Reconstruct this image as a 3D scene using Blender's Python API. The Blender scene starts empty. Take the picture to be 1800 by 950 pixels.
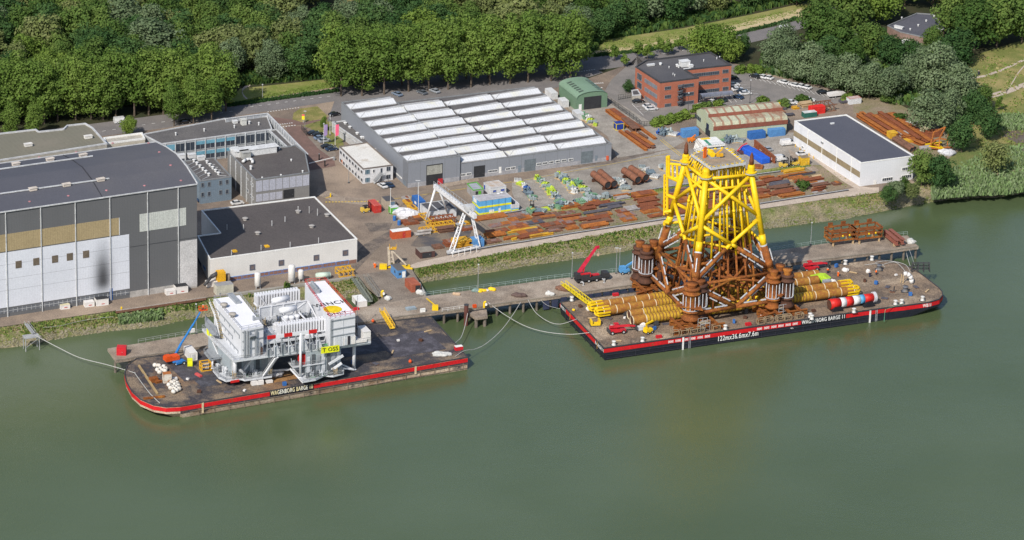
import bpy,bmesh,math,random
from math import sin,cos,radians as R,pi
from mathutils import Vector as V,Matrix,noise as NZ
random.seed(7)
S=bpy.context.scene
COL=S.collection
# ---------------------------------------------------------------- camera
FPX,PIT,ROL,CXP,CYP,HC=7000.0,.3833,.0278,900.0,475.0,491.4
FW=V((0,cos(PIT),-sin(PIT)));UP0=V((0,sin(PIT),cos(PIT)));RX0=V((1,0,0))
CR=RX0*cos(ROL)+UP0*sin(ROL);CU=UP0*cos(ROL)-RX0*sin(ROL);CO=V((0,0,HC))
cd=bpy.data.cameras.new('camera');cam=bpy.data.objects.new('camera',cd);COL.objects.link(cam)
m3=Matrix((CR,CU,-FW)).transposed();cam.matrix_world=Matrix.Translation(CO)@ m3.to_4x4()
cd.sensor_fit='HORIZONTAL';cd.sensor_width=36;cd.lens=36*FPX/1800;cd.clip_start=5;cd.clip_end=30000
S.camera=cam
# ---------------------------------------------------------------- light
SUN_AZ,SUN_EL=204.5,41.0
w=bpy.data.worlds.new('World');S.world=w;w.use_nodes=True
nt=w.node_tree;sk=nt.nodes.new('ShaderNodeTexSky');sk.sky_type='NISHITA';sk.sun_disc=False
sk.sun_elevation=R(SUN_EL);sk.sun_rotation=R(SUN_AZ);sk.altitude=100;sk.air_density=1;sk.dust_density=1.2
bg=nt.nodes['Background'];nt.links.new(sk.outputs[0],bg.inputs[0]);bg.inputs[1].default_value=0.12
sl=bpy.data.lights.new('sun','SUN');sl.energy=4.3;sl.angle=R(.55);sl.color=(1,.94,.85)
so=bpy.data.objects.new('sun',sl);COL.objects.link(so)
az,el=R(SUN_AZ),R(SUN_EL);ts=V((sin(az)*cos(el),cos(az)*cos(el),sin(el)))
so.rotation_euler=ts.to_track_quat('Z','Y').to_euler();so.location=(0,900,400)
S.view_settings.view_transform='Standard';S.view_settings.look='None';S.view_settings.exposure=0.15;S.view_settings.gamma=1
S.cycles.max_bounces=5;S.cycles.diffuse_bounces=3;S.cycles.glossy_bounces=3;S.cycles.transparent_max_bounces=6
# ---------------------------------------------------------------- photo pixel -> place
LZ=4.0
def ray(x,y):
 return(CR*((x-CXP)/FPX)+CU*(-(y-CYP)/FPX)+FW)
def G(x,y,z=LZ):
 d=ray(x,y);return CO+d*((z-HC)/d.z)
def PXL(P):
 q=P-CO;d=q.dot(FW);return(CXP+FPX*q.dot(CR)/d,CYP-FPX*q.dot(CU)/d)
def onwall(A,B,x,y):
 u=V((B.x-A.x,B.y-A.y,0)).normalized();n=V((u.y,-u.x,0));d=ray(x,y)
 t=(A-CO).dot(n)/d.dot(n);P=CO+d*t;return((P-A).dot(u),P.z)
AX=R(23.0)
# ---------------------------------------------------------------- materials
MATS={}
def mat(key,col,col2=None,sc=.5,rough=.75,metal=0,spec=.3,mix=(.35,.65),fine=.12,bump=0,stripe=None,rnd=0,coat=0,big=None,obj=True):
 if key in MATS:return MATS[key]
 m=bpy.data.materials.new(key);m.use_nodes=True;t=m.node_tree;N=t.nodes;L=t.links
 b=N['Principled BSDF'];b.inputs['Roughness'].default_value=rough;b.inputs['Metallic'].default_value=metal
 b.inputs['Specular IOR Level'].default_value=spec
 if coat:b.inputs['Coat Weight'].default_value=coat
 tc=N.new('ShaderNodeTexCoord');src=tc.outputs['Object']
 c2=col2 or tuple(c*.72 for c in col)
 n=N.new('ShaderNodeTexNoise');n.inputs['Scale'].default_value=sc;n.inputs['Detail'].default_value=6;n.inputs['Roughness'].default_value=.65;L.new(src,n.inputs['Vector'])
 mr=N.new('ShaderNodeMapRange');mr.inputs['From Min'].default_value=mix[0];mr.inputs['From Max'].default_value=mix[1];L.new(n.outputs['Fac'],mr.inputs['Value'])
 mx=N.new('ShaderNodeMix');mx.data_type='RGBA';mx.inputs['A'].default_value=(*col,1);mx.inputs['B'].default_value=(*c2,1);L.new(mr.outputs[0],mx.inputs['Factor'])
 out=mx.outputs['Result']
 if big:
  n2=N.new('ShaderNodeTexNoise');n2.inputs['Scale'].default_value=big[0];n2.inputs['Detail'].default_value=5;n2.inputs['Roughness'].default_value=.6;L.new(src,n2.inputs['Vector'])
  m2=N.new('ShaderNodeMapRange');m2.inputs['From Min'].default_value=big[2];m2.inputs['From Max'].default_value=big[3];L.new(n2.outputs['Fac'],m2.inputs['Value'])
  x2=N.new('ShaderNodeMix');x2.data_type='RGBA';L.new(m2.outputs[0],x2.inputs['Factor']);L.new(out,x2.inputs['A']);x2.inputs['B'].default_value=(*big[1],1);out=x2.outputs['Result']
 if stripe:
  sp=N.new('ShaderNodeSeparateXYZ');L.new(src,sp.inputs[0])
  d=N.new('ShaderNodeMath');d.operation='DIVIDE';L.new(sp.outputs[stripe[0]],d.inputs[0]);d.inputs[1].default_value=stripe[1]
  f=N.new('ShaderNodeMath');f.operation='FRACT';L.new(d.outputs[0],f.inputs[0])
  g=N.new('ShaderNodeMath');g.operation='LESS_THAN';L.new(f.outputs[0],g.inputs[0]);g.inputs[1].default_value=stripe[3]
  x3=N.new('ShaderNodeMix');x3.data_type='RGBA';L.new(g.outputs[0],x3.inputs['Factor']);L.new(out,x3.inputs['A']);x3.inputs['B'].default_value=(*stripe[2],1);out=x3.outputs['Result']
 if fine:
  n4=N.new('ShaderNodeTexNoise');n4.inputs['Scale'].default_value=max(sc*7,2.5);n4.inputs['Detail'].default_value=4;L.new(src,n4.inputs['Vector'])
  m4=N.new('ShaderNodeMapRange');m4.inputs['From Min'].default_value=.3;m4.inputs['From Max'].default_value=.7;m4.inputs['To Min'].default_value=1-fine*1.6;m4.inputs['To Max'].default_value=1+fine*1.6;L.new(n4.outputs['Fac'],m4.inputs['Value'])
  h=N.new('ShaderNodeHueSaturation');L.new(out,h.inputs['Color']);L.new(m4.outputs[0],h.inputs['Value']);out=h.outputs[0]
 if rnd:
  oi=N.new('ShaderNodeObjectInfo');h=N.new('ShaderNodeHueSaturation')
  m5=N.new('ShaderNodeMapRange');m5.inputs['To Min'].default_value=1-rnd;m5.inputs['To Max'].default_value=1+rnd;L.new(oi.outputs['Random'],m5.inputs['Value']);L.new(m5.outputs[0],h.inputs['Value'])
  m6=N.new('ShaderNodeMapRange');m6.inputs['To Min'].default_value=.5+.045*rnd;m6.inputs['To Max'].default_value=.5-.06*rnd;L.new(oi.outputs['Random'],m6.inputs['Value']);L.new(m6.outputs[0],h.inputs['Hue'])
  L.new(out,h.inputs['Color']);out=h.outputs[0]
 L.new(out,b.inputs['Base Color'])
 if bump:
  bp=N.new('ShaderNodeBump');bp.inputs['Strength'].default_value=min(1,bump);bp.inputs['Distance'].default_value=.3;L.new(n.outputs['Fac'],bp.inputs['Height']);L.new(bp.outputs[0],b.inputs['Normal'])
 MATS[key]=m;return m
# ---------------------------------------------------------------- mesh builder
class MB:
 def __init__(s,T=None):s.v=[];s.f=[];s.mi=[];s.T=T;s.m=0
 def add(s,vs,fs):
  o=len(s.v);s.v+=[s.T(V(p))if s.T else V(p)for p in vs];s.f+=[[i+o for i in f]for f in fs];s.mi+=[s.m]*len(fs);return s
 def obox(s,c,a,b,d):
  c,a,b,d=V(c),V(a),V(b),V(d)
  vs=[c-a-b-d,c+a-b-d,c+a+b-d,c-a+b-d,c-a-b+d,c+a-b+d,c+a+b+d,c-a+b+d]
  return s.add(vs,[(0,3,2,1),(4,5,6,7),(0,1,5,4),(1,2,6,5),(2,3,7,6),(3,0,4,7)])
 def box(s,x,y,z,sx,sy,sz,rz=0,ry=0):
  M=Matrix.Rotation(rz,3,'Z')@ Matrix.Rotation(ry,3,'Y')
  return s.obox((x,y,z+sz/2),M@V((sx/2,0,0)),M@V((0,sy/2,0)),M@V((0,0,sz/2)))
 def bar(s,p,q,w,h):
  p,q=V(p),V(q);d=(q-p);L=d.length
  if L<1e-6:return s
  d/=L;a=V((-d.y,d.x,0));a=a.normalized()if a.length>1e-4 else V((1,0,0));b=d.cross(a)
  return s.obox((p+q)/2,d*L/2,a*w/2,b*h/2)
 def tube(s,p,q,r,n=8,r2=None,cap=True):
  p,q=V(p),V(q);d=q-p
  if d.length<1e-6:return s
  d.normalize();a=d.orthogonal().normalized();b=d.cross(a);r2=r if r2 is None else r2
  vs=[p+(a*cos(2*pi*i/n)+b*sin(2*pi*i/n))*r for i in range(n)]+[q+(a*cos(2*pi*i/n)+b*sin(2*pi*i/n))*r2 for i in range(n)]
  fs=[(i,(i+1)%n,n+(i+1)%n,n+i)for i in range(n)]
  if cap:fs+=[tuple(range(n-1,-1,-1)),tuple(range(n,2*n))]
  return s.add(vs,fs)
 def path(s,pts,r,n=6):
  for a,b in zip(pts,pts[1:]):s.tube(a,b,r,n)
  return s
 def prism(s,pts,z0,z1,bot=True):
  n=len(pts);ar=sum(pts[i][0]*pts[(i+1)%n][1]-pts[(i+1)%n][0]*pts[i][1]for i in range(n))
  if ar<0:pts=pts[::-1]
  vs=[(p[0],p[1],z0)for p in pts]+[(p[0],p[1],z1)for p in pts]
  fs=[(i,(i+1)%n,n+(i+1)%n,n+i)for i in range(n)]+[tuple(range(n,2*n))]
  if bot:fs.append(tuple(range(n-1,-1,-1)))
  return s.add(vs,fs)
 def prof(s,pts,y0,y1,taper=1,zt=None):
  n=len(pts);ar=sum(pts[i][0]*pts[(i+1)%n][1]-pts[(i+1)%n][0]*pts[i][1]for i in range(n))
  if ar<0:pts=pts[::-1]
  vs=[(p[0],y0,p[1])for p in pts]+[(p[0],y1,p[1])for p in pts]
  fs=[(i,n+i,n+(i+1)%n,(i+1)%n)for i in range(n)]+[tuple(range(n)),tuple(range(2*n-1,n-1,-1))]
  return s.add([V(v)for v in vs],[tuple(reversed(f))for f in fs]if False else fs)
 def lathe(s,c,prof,n=16):
  c=V(c);vs=[];fs=[]
  for r,z in prof:vs+=[c+V((r*cos(2*pi*i/n),r*sin(2*pi*i/n),z))for i in range(n)]
  for k in range(len(prof)-1):
   fs+=[(k*n+i,k*n+(i+1)%n,(k+1)*n+(i+1)%n,(k+1)*n+i)for i in range(n)]
  fs.append(tuple(range(n-1,-1,-1)));fs.append(tuple((len(prof)-1)*n+i for i in range(n)))
  return s.add(vs,fs)
 def ell(s,c,rx,ry,rz,n=10,k=6):
  return s.lathe_e(c,rx,ry,rz,n,k)
 def lathe_e(s,c,rx,ry,rz,n,k):
  c=V(c);vs=[];fs=[]
  for j in range(1,k):
   t=pi*j/k
   vs+=[c+V((rx*sin(t)*cos(2*pi*i/n),ry*sin(t)*sin(2*pi*i/n),-rz*cos(t)))for i in range(n)]
  vs+=[c-V((0,0,rz)),c+V((0,0,rz))];b=len(vs)-2
  for j in range(k-2):fs+=[(j*n+i,j*n+(i+1)%n,(j+1)*n+(i+1)%n,(j+1)*n+i)for i in range(n)]
  fs+=[(b,(i+1)%n,i)for i in range(n)]+[(b+1,(k-2)*n+i,(k-2)*n+(i+1)%n)for i in range(n)]
  return s.add(vs,fs)
 def build(s,name,mats,parent=None,smooth=False,loc=None):
  me=bpy.data.meshes.new(name);me.from_pydata([tuple(v)for v in s.v],[],s.f)
  if not isinstance(mats,(list,tuple)):mats=[mats]
  for m in mats:me.materials.append(m)
  if len(mats)>1:me.polygons.foreach_set('material_index',s.mi)
  if smooth:me.polygons.foreach_set('use_smooth',[True]*len(me.polygons))
  me.update();o=bpy.data.objects.new(name,me);COL.objects.link(o)
  if parent:o.parent=parent
  if loc is not None:o.location=loc
  return o
def tag(o,label=None,cat=None,group=None,kind=None):
 if label:o['label']=label
 if cat:o['category']=cat
 if group:o['group']=group
 if kind:o['kind']=kind
 return o
def thing(name,label,cat,loc=(0,0,0),rz=0,group=None):
 o=bpy.data.objects.new(name,None);COL.objects.link(o);o.location=loc;o.rotation_euler=(0,0,rz);o.empty_display_size=.5
 return tag(o,label,cat,group)
KIDS={}
def copy_tree(o,parent=None,loc=None,rz=None,label=None,scale=None,group=None):
 def rec(a,par):
  c=a.copy();COL.objects.link(c)
  if par:c.parent=par
  for ch in a.children:rec(ch,c)
  return c
 c=rec(o,parent)
 if loc is not None:c.location=loc
 if rz is not None:c.rotation_euler=(0,0,rz)
 if scale is not None:c.scale=scale if not isinstance(scale,(int,float))else(scale,)*3
 if label:c['label']=label
 if group:c['group']=group
 return c
def sheet(name,px,m,z=LZ,label=None,kind='structure'):
 P=[G(x,y,z)for x,y in px];c=P[0]
 b=MB();b.add([p for p in P],[tuple(range(len(P)))])
 o=b.build(name,m)
 if o.data.polygons[0].normal.z<0:o.data.flip_normals()
 return tag(o,None,None,None,kind)
def text_mesh(txt,size,name,m,parent,M,depth=.02,shear=0,xs=1,align='CENTER'):
 c=bpy.data.curves.new('txt','FONT');c.body=txt;c.size=size;c.extrude=depth;c.align_x=align;c.align_y='CENTER';c.shear=shear;c.offset=0;c.space_character=1.12
 o=bpy.data.objects.new('txt',c);COL.objects.link(o);bpy.context.view_layer.update()
 me=bpy.data.meshes.new_from_object(o.evaluated_get(bpy.context.evaluated_depsgraph_get()));bpy.data.objects.remove(o);bpy.data.curves.remove(c)
 vs=[v.co.copy()for v in me.vertices];fs=[tuple(p.vertices)for p in me.polygons];nv=len(vs);V2=[];F2=[]
 for k,(ox,oy)in enumerate(((0,0),(-.016,.006),(.016,-.006))):
  V2+=[v+V((ox*size,oy*size,.004*k))for v in vs];F2+=[tuple(i+k*nv for i in f)for f in fs]
 bpy.data.meshes.remove(me);me=bpy.data.meshes.new(name);me.from_pydata([tuple(v)for v in V2],[],F2)
 me.transform(M @ Matrix.Diagonal((xs,1,1,1)));me.materials.clear();me.materials.append(m);me.name=name
 o=bpy.data.objects.new(name,me);COL.objects.link(o)
 if parent:o.parent=parent
 return o
def rotm(x,y,z):
 return Matrix((V(x),V(y),V(z))).transposed()
def inl(pts,x):
 if x<=pts[0][0]:a,b=pts[0],pts[1]
 elif x>=pts[-1][0]:a,b=pts[-2],pts[-1]
 else:
  for a,b in zip(pts,pts[1:]):
   if a[0]<=x<=b[0]:break
 return a[1]+(b[1]-a[1])*(x-a[0])/(b[0]-a[0])
# ================================================================ SETTING
ASPH=mat('asphalt',(.125,.12,.118),(.17,.16,.15),.12,.9,big=(.02,(.20,.175,.155),.5,.7))
ROADM=mat('road_asphalt',(.16,.15,.15),(.20,.185,.18),.2,.9)
YARD=mat('yard_paving',(.245,.19,.145),(.15,.12,.10),.13,.92,mix=(.34,.7),fine=.2,big=(.04,(.32,.25,.19),.48,.66))
CONC=mat('concrete',(.35,.32,.28),(.24,.215,.185),.22,.9,fine=.2,big=(.05,(.20,.18,.16),.52,.7))
CONC2=mat('jetty_concrete',(.30,.24,.185),(.19,.155,.125),.25,.92,fine=.22,big=(.09,(.37,.31,.25),.48,.66))
SAND=mat('sand_track',(.50,.42,.345),(.40,.33,.27),.25,.95,fine=.14)
BRICKR=mat('brick_road',(.20,.125,.105),(.15,.10,.085),.3,.9)
GRASS=mat('grass',(.16,.20,.042),(.27,.25,.095),.12,.95,mix=(.38,.62),fine=.22)
DRYG=mat('dry_grass',(.33,.26,.11),(.17,.17,.05),.1,.95,mix=(.4,.62),fine=.22)
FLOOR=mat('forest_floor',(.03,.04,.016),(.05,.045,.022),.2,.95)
BANK=mat('bank_soil',(.10,.125,.03),(.24,.20,.13),.16,.95,mix=(.38,.6),fine=.3,bump=.8)
STEELG=mat('steel_yard_ground',(.24,.19,.13),(.15,.15,.07),.12,.95,mix=(.48,.68),fine=.25)
WHITE=mat('white_paint',(.78,.78,.76),(.68,.67,.64),.6,.5)
YELM=mat('yellow_marking',(.72,.5,.06),None,.6,.7)
WATER=bpy.data.materials.new('river_water');WATER.use_nodes=True
def mk_water():
 t=WATER.node_tree;N=t.nodes;L=t.links;b=N['Principled BSDF']
 tc=N.new('ShaderNodeTexCoord')
 n0=N.new('ShaderNodeTexNoise');n0.inputs['Scale'].default_value=.012;n0.inputs['Detail'].default_value=4;L.new(tc.outputs['Object'],n0.inputs['Vector'])
 mx=N.new('ShaderNodeMix');mx.data_type='RGBA';mr=N.new('ShaderNodeMapRange');mr.inputs['From Min'].default_value=.35;mr.inputs['From Max'].default_value=.65;L.new(n0.outputs['Fac'],mr.inputs['Value']);L.new(mr.outputs[0],mx.inputs['Factor'])
 mx.inputs['A'].default_value=(.068,.095,.042,1);mx.inputs['B'].default_value=(.084,.113,.057,1);L.new(mx.outputs['Result'],b.inputs['Base Color'])
 b.inputs['Roughness'].default_value=.07;b.inputs['IOR'].default_value=1.33;b.inputs['Specular IOR Level'].default_value=.5
 mp=N.new('ShaderNodeMapping');mp.inputs['Rotation'].default_value=(0,0,R(30));mp.inputs['Scale'].default_value=(1.6,.8,1);L.new(tc.outputs['Object'],mp.inputs['Vector'])
 n1=N.new('ShaderNodeTexNoise');n1.inputs['Scale'].default_value=1.5;n1.inputs['Detail'].default_value=5;n1.inputs['Roughness'].default_value=.62;n1.inputs['Distortion'].default_value=.4;L.new(mp.outputs[0],n1.inputs['Vector'])
 n2=N.new('ShaderNodeTexNoise');n2.inputs['Scale'].default_value=.14;n2.inputs['Detail'].default_value=3;L.new(tc.outputs['Object'],n2.inputs['Vector'])
 n3=N.new('ShaderNodeTexNoise');n3.inputs['Scale'].default_value=.02;n3.inputs['Detail'].default_value=2;L.new(tc.outputs['Object'],n3.inputs['Vector'])
 m3=N.new('ShaderNodeMapRange');m3.inputs['From Min'].default_value=.35;m3.inputs['From Max'].default_value=.65;m3.inputs['To Min'].default_value=.55;m3.inputs['To Max'].default_value=1.3;L.new(n3.outputs['Fac'],m3.inputs['Value'])
 ml=N.new('ShaderNodeMath');ml.operation='MULTIPLY';L.new(n1.outputs['Fac'],ml.inputs[0]);L.new(m3.outputs[0],ml.inputs[1])
 ad=N.new('ShaderNodeMath');ad.operation='ADD';L.new(ml.outputs[0],ad.inputs[0]);L.new(n2.outputs['Fac'],ad.inputs[1])
 bp=N.new('ShaderNodeBump');bp.inputs['Strength'].default_value=1;bp.inputs['Distance'].default_value=.085;L.new(ad.outputs[0],bp.inputs['Height']);L.new(bp.outputs[0],b.inputs['Normal'])
mk_water()
b=MB();b.add([(-6000,-800,0),(6000,-800,0),(6000,9000,0),(-6000,9000,0)],[(0,1,2,3)]);tag(b.build('water',WATER),kind='structure')
CREST=[(-300,622),(0,577),(60,568),(190,550),(345,528),(423,518),(625,490),(722,473),(741,471),(880,445),(920,437),(967,428),(1042,415),(1150,397),(1350,367),(1491,345),(1542,338),(1600,330),(1660,322),(1730,310),(1800,296),(2100,250)]
WLINE=[(-300,652),(0,613),(60,606),(88,598),(189,583),(274,575),(345,559),(423,553),(560,531),(640,520),(735,498),(920,469),(1023,454),(1107,440),(1230,420),(1350,402),(1489,385),(1557,370),(1653,353),(1714,348),(1764,347),(1800,341),(2100,300)]
def mk_land():
 xs=[-2400,-900,-500]+list(range(-300,2101,12))+[2400,3000,4500];vs=[];fs=[];nr=12
 for x in xs:
  yc,yw=inl(CREST,x),inl(WLINE,x);c=G(x,yc,LZ);q=G(x,yw,0)
  ex=x<-300 or x>2100
  row=[V((c.x*4,9000,LZ)),V((c.x*1.5,2300,LZ)),V((c.x*1.1,c.y+60,LZ)),V((c.x,c.y+.3,LZ))]
  for k in range(1,7):
   t=k/6;p=c.lerp(q,t);p.z=LZ*(1-t)**.9 if t<1 else 0
   if k<6 and not ex:
    nn=NZ.noise(p*.22)+.6*NZ.noise(p*.7);p.z+=.55*nn;p.y+=.9*NZ.noise(p*.13+V((5,0,0)))
   elif not ex:p.y+=1.0*NZ.noise(p*.09)+.5*NZ.noise(p*.5)
   row.append(p)
  row.append(V((q.x,q.y-3,-1.2)));row.append(V((q.x,q.y-30,-5)))
  vs+=row
 n=len(row)
 for i in range(len(xs)-1):
  for k in range(n-1):fs.append((i*n+k,i*n+k+1,(i+1)*n+k+1,(i+1)*n+k))
 b=MB();b.add(vs,fs)
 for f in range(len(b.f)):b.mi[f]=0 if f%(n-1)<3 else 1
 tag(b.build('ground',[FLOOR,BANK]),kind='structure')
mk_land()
z1,z2,z3,z4=LZ+.02,LZ+.04,LZ+.06,LZ+.08
sheet('yard_pavement',[(-120,596),(0,575),(190,548),(345,526),(420,516),(620,488),(722,471),(880,444),(967,427),(1150,396),(1350,366),(1542,337),(1610,322),(1680,292),(1700,262),(1640,215),(1560,190),(1500,170),(1440,140),(1290,112),(1130,105),(1000,150),(900,158),(600,178),(560,176),(470,190),(250,215),(-120,262)],YARD,z1)
def strip(name,cl,wpx,m,z,kind='structure'):
 L=[(x,y-wy/2)for(x,y),wy in zip(cl,wpx)];Rr=[(x,y+wy/2)for(x,y),wy in zip(cl,wpx)]
 P=[G(x,y,z)for x,y in L];Q=[G(x,y,z)for x,y in Rr];n=len(P)
 b=MB();b.add(P+Q,[(i,n+i,n+i+1,i+1)for i in range(n-1)]);return tag(b.build(name,m),kind=kind)
RC=[(-150,262),(60,243),(170,229),(300,212),(430,189),(590,166),(800,142),(1000,118),(1120,102),(1213,87),(1300,70),(1380,52),(1425,36),(1470,18),(1560,-8),(1700,-40)]
strip('asphalt_road',RC,[24,24,24,24,26,24,26,26,24,22,20,18,16,15,14,13],ROADM,z2)
sheet('shaded_parking',[(575,214),(590,172),(800,149),(1035,116),(1060,128),(985,152),(940,166),(620,190),(600,214)],ROADM,z3)
sheet('grass_verge',[(395,188),(422,156),(590,138),(600,158),(410,184)],GRASS,z1+.005)
sheet('grass_field',[(1030,102),(1048,72),(1200,50),(1330,24),(1430,2),(1425,22),(1330,52),(1230,74),(1110,92),(1040,104)],GRASS,z1+.005)
strip('sandy_path',[(1040,93),(1130,82),(1220,66),(1290,50),(1340,38),(1410,22)],[4,6,8,11,13,15],mat('dry_path',(.52,.42,.27),(.40,.33,.17),.25,.95),z2)
strip('cycle_path',[(405,188),(450,176),(590,155)],[3,3,3],mat('pink_paving',(.38,.27,.22)),z3)
strip('dirt_trail',[(440,150),(430,154),(425,160),(428,168),(436,176)],[2.5,4,5,4,2.5],SAND,z2+.01)
sheet('traffic_island',[(514,210),(516,199),(528,191),(558,187),(576,204),(572,209),(530,215)],DRYG,z3)
sheet('lawn',[(531,222),(560,213),(580,209),(600,238),(606,262),(580,262),(556,240),(546,226)],mat('lawn_grass',(.13,.16,.04),(.22,.19,.07),.3,.95),z3)
strip('brick_road',[(455,208),(520,216),(560,212),(600,206)],[9,10,7,6],BRICKR,z2+.01)
sheet('brick_lane',[(500,222),(535,222),(560,250),(585,272),(590,292),(545,300),(528,268)],BRICKR,z2+.015)
sheet('brick_parking',[(548,240),(585,262),(592,272),(585,280),(560,262),(540,240)],mat('parking_setts',(.26,.22,.18)),z2+.018)
sheet('car_park',[(1062,162),(1075,140),(1120,100),(1285,112),(1330,128),(1480,165),(1500,178),(1400,192),(1300,190),(1215,196),(1150,225),(1105,205)],mat('car_park_asphalt',(.23,.21,.195),(.17,.16,.15),.15,.9),z2)
sheet('concrete_apron',[(890,322),(1180,263),(1215,262),(1330,230),(1400,234),(1500,322),(1480,330),(1370,300),(1240,330),(1000,377),(925,388)],CONC,z2)
sheet('storage_apron',[(985,172),(1062,165),(1160,225),(1205,248),(1180,262),(1085,278),(1068,240),(1000,192)],CONC,z2+.01)
sheet('crane_apron',[(640,455),(680,345),(780,330),(900,318),(900,390),(850,440),(720,470)],mat('dusty_yard',(.27,.215,.165),(.19,.15,.115),.08,.95,fine=.18),z2)
sheet('oil_stained_patch',[(722,432),(735,415),(790,402),(835,392),(822,424),(760,440),(742,436)],mat('oily_ground',(.085,.08,.085),(.20,.16,.12),.12,.9,mix=(.42,.62)),z3)
sheet('steel_yard_ground',[(845,440),(850,408),(905,388),(1100,350),(1300,315),(1430,290),(1470,292),(1495,330),(1350,358),(1165,388),(1000,414)],STEELG,z2+.01)
strip('sand_track',[(712,472),(735,466),(800,453),(880,440),(960,424),(1042,411),(1150,391),(1250,374),(1350,360),(1450,345),(1500,338),(1545,334)],[4,10,12,12,10,10,10,10,11,11,14,9],SAND,z3)
sheet('sandy_access',[(1505,333),(1480,318),(1415,270),(1425,262),(1515,328),(1545,332),(1530,338)],SAND,z3+.01)
sheet('quay_strip_grass',[(905,385),(1100,345),(1300,306),(1420,285),(1425,290),(1300,313),(1100,352),(908,390)],GRASS,z3+.01)
sheet('bank_verge_right',[(1600,326),(1640,300),(1690,262),(1900,240),(2100,240),(2100,252),(1800,294),(1730,308),(1660,320)],mat('reed_ground',(.11,.15,.04),(.17,.17,.06),.2,.95,fine=.25),z2)
sheet('meadow',[(1680,262),(1690,150),(1705,100),(1800,70),(2000,60),(2000,245),(1800,250)],mat('meadow_grass',(.30,.25,.10),(.15,.17,.045),.09,.95,mix=(.38,.6),fine=.22),z1+.01)
strip('gravel_path',[(1705,138),(1730,134),(1760,124),(1790,110),(1830,92)],[3,3.5,4,4,5],SAND,z2+.01)
strip('footpath',[(1722,180),(1745,168),(1768,162),(1800,150),(1850,132)],[8,8,9,9,9],SAND,z3)
strip('trail',[(1768,162),(1780,145),(1790,128),(1810,105)],[6,4,3,3],SAND,z2+.02)
sheet('mud_creek',[(1762,240),(1775,226),(1800,214),(1860,190),(1860,262),(1800,270),(1790,262),(1785,250)],mat('mud',(.16,.125,.095),None,.3,.5),z3)
sheet('waste_ground',[(1500,172),(1560,172),(1620,205),(1655,235),(1690,262),(1650,285),(1610,275),(1500,200)],mat('waste_soil',(.27,.21,.155),(.18,.165,.08),.15,.95,fine=.2),z2)
for i_,px_ in enumerate(([(600,470),(640,430),(700,398),(712,402),(660,440),(622,480)],[(560,330),(600,345),(660,352),(655,362),(590,356),(555,342)],[(640,392),(690,392),(684,405),(650,408)],[(770,325),(840,312),(842,318),(775,331)],[(1000,288),(1070,282),(1150,266),(1150,270),(1070,288),(1004,294)],[(1385,262),(1400,270),(1440,300),(1430,303),(1392,280)])):
 sheet('worn_ground_patch',px_,mat('worn_dark',(.12,.10,.088),(.21,.17,.135),.3,.9,mix=(.4,.6),fine=.25)if i_%2==0 else mat('worn_pale',(.33,.27,.215),(.24,.19,.15),.3,.9,mix=(.4,.62),fine=.22),z3+.02)
def dashes(name,a,b2,n,w,duty=.5,m=WHITE,z=LZ+.11):
 A,B=G(*a,z),G(*b2,z);d=(B-A)/n;u=d.normalized();s=V((-u.y,u.x,0))*w/2;b=MB()
 for i in range(n):
  p=A+d*i;q=p+d*duty;b.add([p-s,q-s,q+s,p+s],[(0,1,2,3)])
 tag(b.build(name,m),kind='structure')
dashes('road_marking',(470,197),(528,189),12,.5);dashes('road_marking',(492,219),(516,216),6,.6);dashes('road_marking',(492,224),(522,220),6,.6)
dashes('road_marking',(440,188),(590,168),10,.25,.35);dashes('road_marking',(1013,127),(1048,122),8,.5);dashes('road_marking',(1130,101),(1290,73),14,.25,.35);dashes('road_marking',(180,231),(420,194),14,.25,.35)
dashes('yellow_marking',(572,355.5),(668,354),17,.8,.55,YELM)
dashes('yellow_marking',(672,353),(900,320),1,.22,1,YELM);dashes('yellow_marking',(900,321),(1175,270),1,.18,1,YELM)
dashes('yellow_marking',(1160,246),(1195,274),1,.2,1,YELM);dashes('yellow_marking',(1164,245),(1199,273),1,.2,1,YELM)
dashes('road_marking',(1045,147),(1062,146),5,.8,.6);dashes('road_marking',(1043,156),(1060,154),5,.8,.6)
for i in range(4):
 dashes('parking_marking',(1111+i*7,183+i*4.8),(1131+i*7,180.5+i*4.8),1,.15,1)
dashes('parking_marking',(1111,183),(1131,203),1,.15,1)
for i in range(9):
 dashes('parking_marking',(1232+i*9,188-i*1.2),(1221+i*9,176-i*1.2),1,.14,1)
for i in range(17):
 dashes('parking_marking',(1330+i*8.5,141+i*2.1),(1322+i*8.5,134.5+i*2.1),1,.14,1)
for i in range(7):dashes('parking_marking',(1300+i*7,150+i*5.2),(1312+i*7,149+i*5.2),1,.14,1)
# ================================================================ BUILDINGS
ROOFD=mat('dark_roof_felt',(.070,.070,.078),(.095,.092,.098),.06,.85,fine=.1,big=(.03,(.12,.115,.115),.52,.75))
ROOFG=mat('grey_roof_felt',(.13,.122,.118),(.10,.095,.095),.1,.9,fine=.16)
ROOFC=mat('corrugated_dark_roof',(.075,.066,.064),(.095,.082,.078),.08,.8,stripe=(1,1.1,(.12,.105,.10),.16))
GLASS=mat('dark_glass',(.035,.045,.065),(.05,.065,.085),.4,.12,spec=.6)
BLUEG=mat('blue_panel',(.16,.36,.46),(.12,.28,.38),.5,.4)
TRIM=mat('light_trim',(.55,.56,.57),None,.5,.6)
TRIMD=mat('grey_trim',(.24,.25,.26),None,.5,.6)
DOORM=mat('dark_opening',(.025,.026,.03),(.035,.036,.04),.5,.8)
FLASH=mat('unit_white',(.66,.67,.67),(.5,.5,.5),.8,.6)
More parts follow.
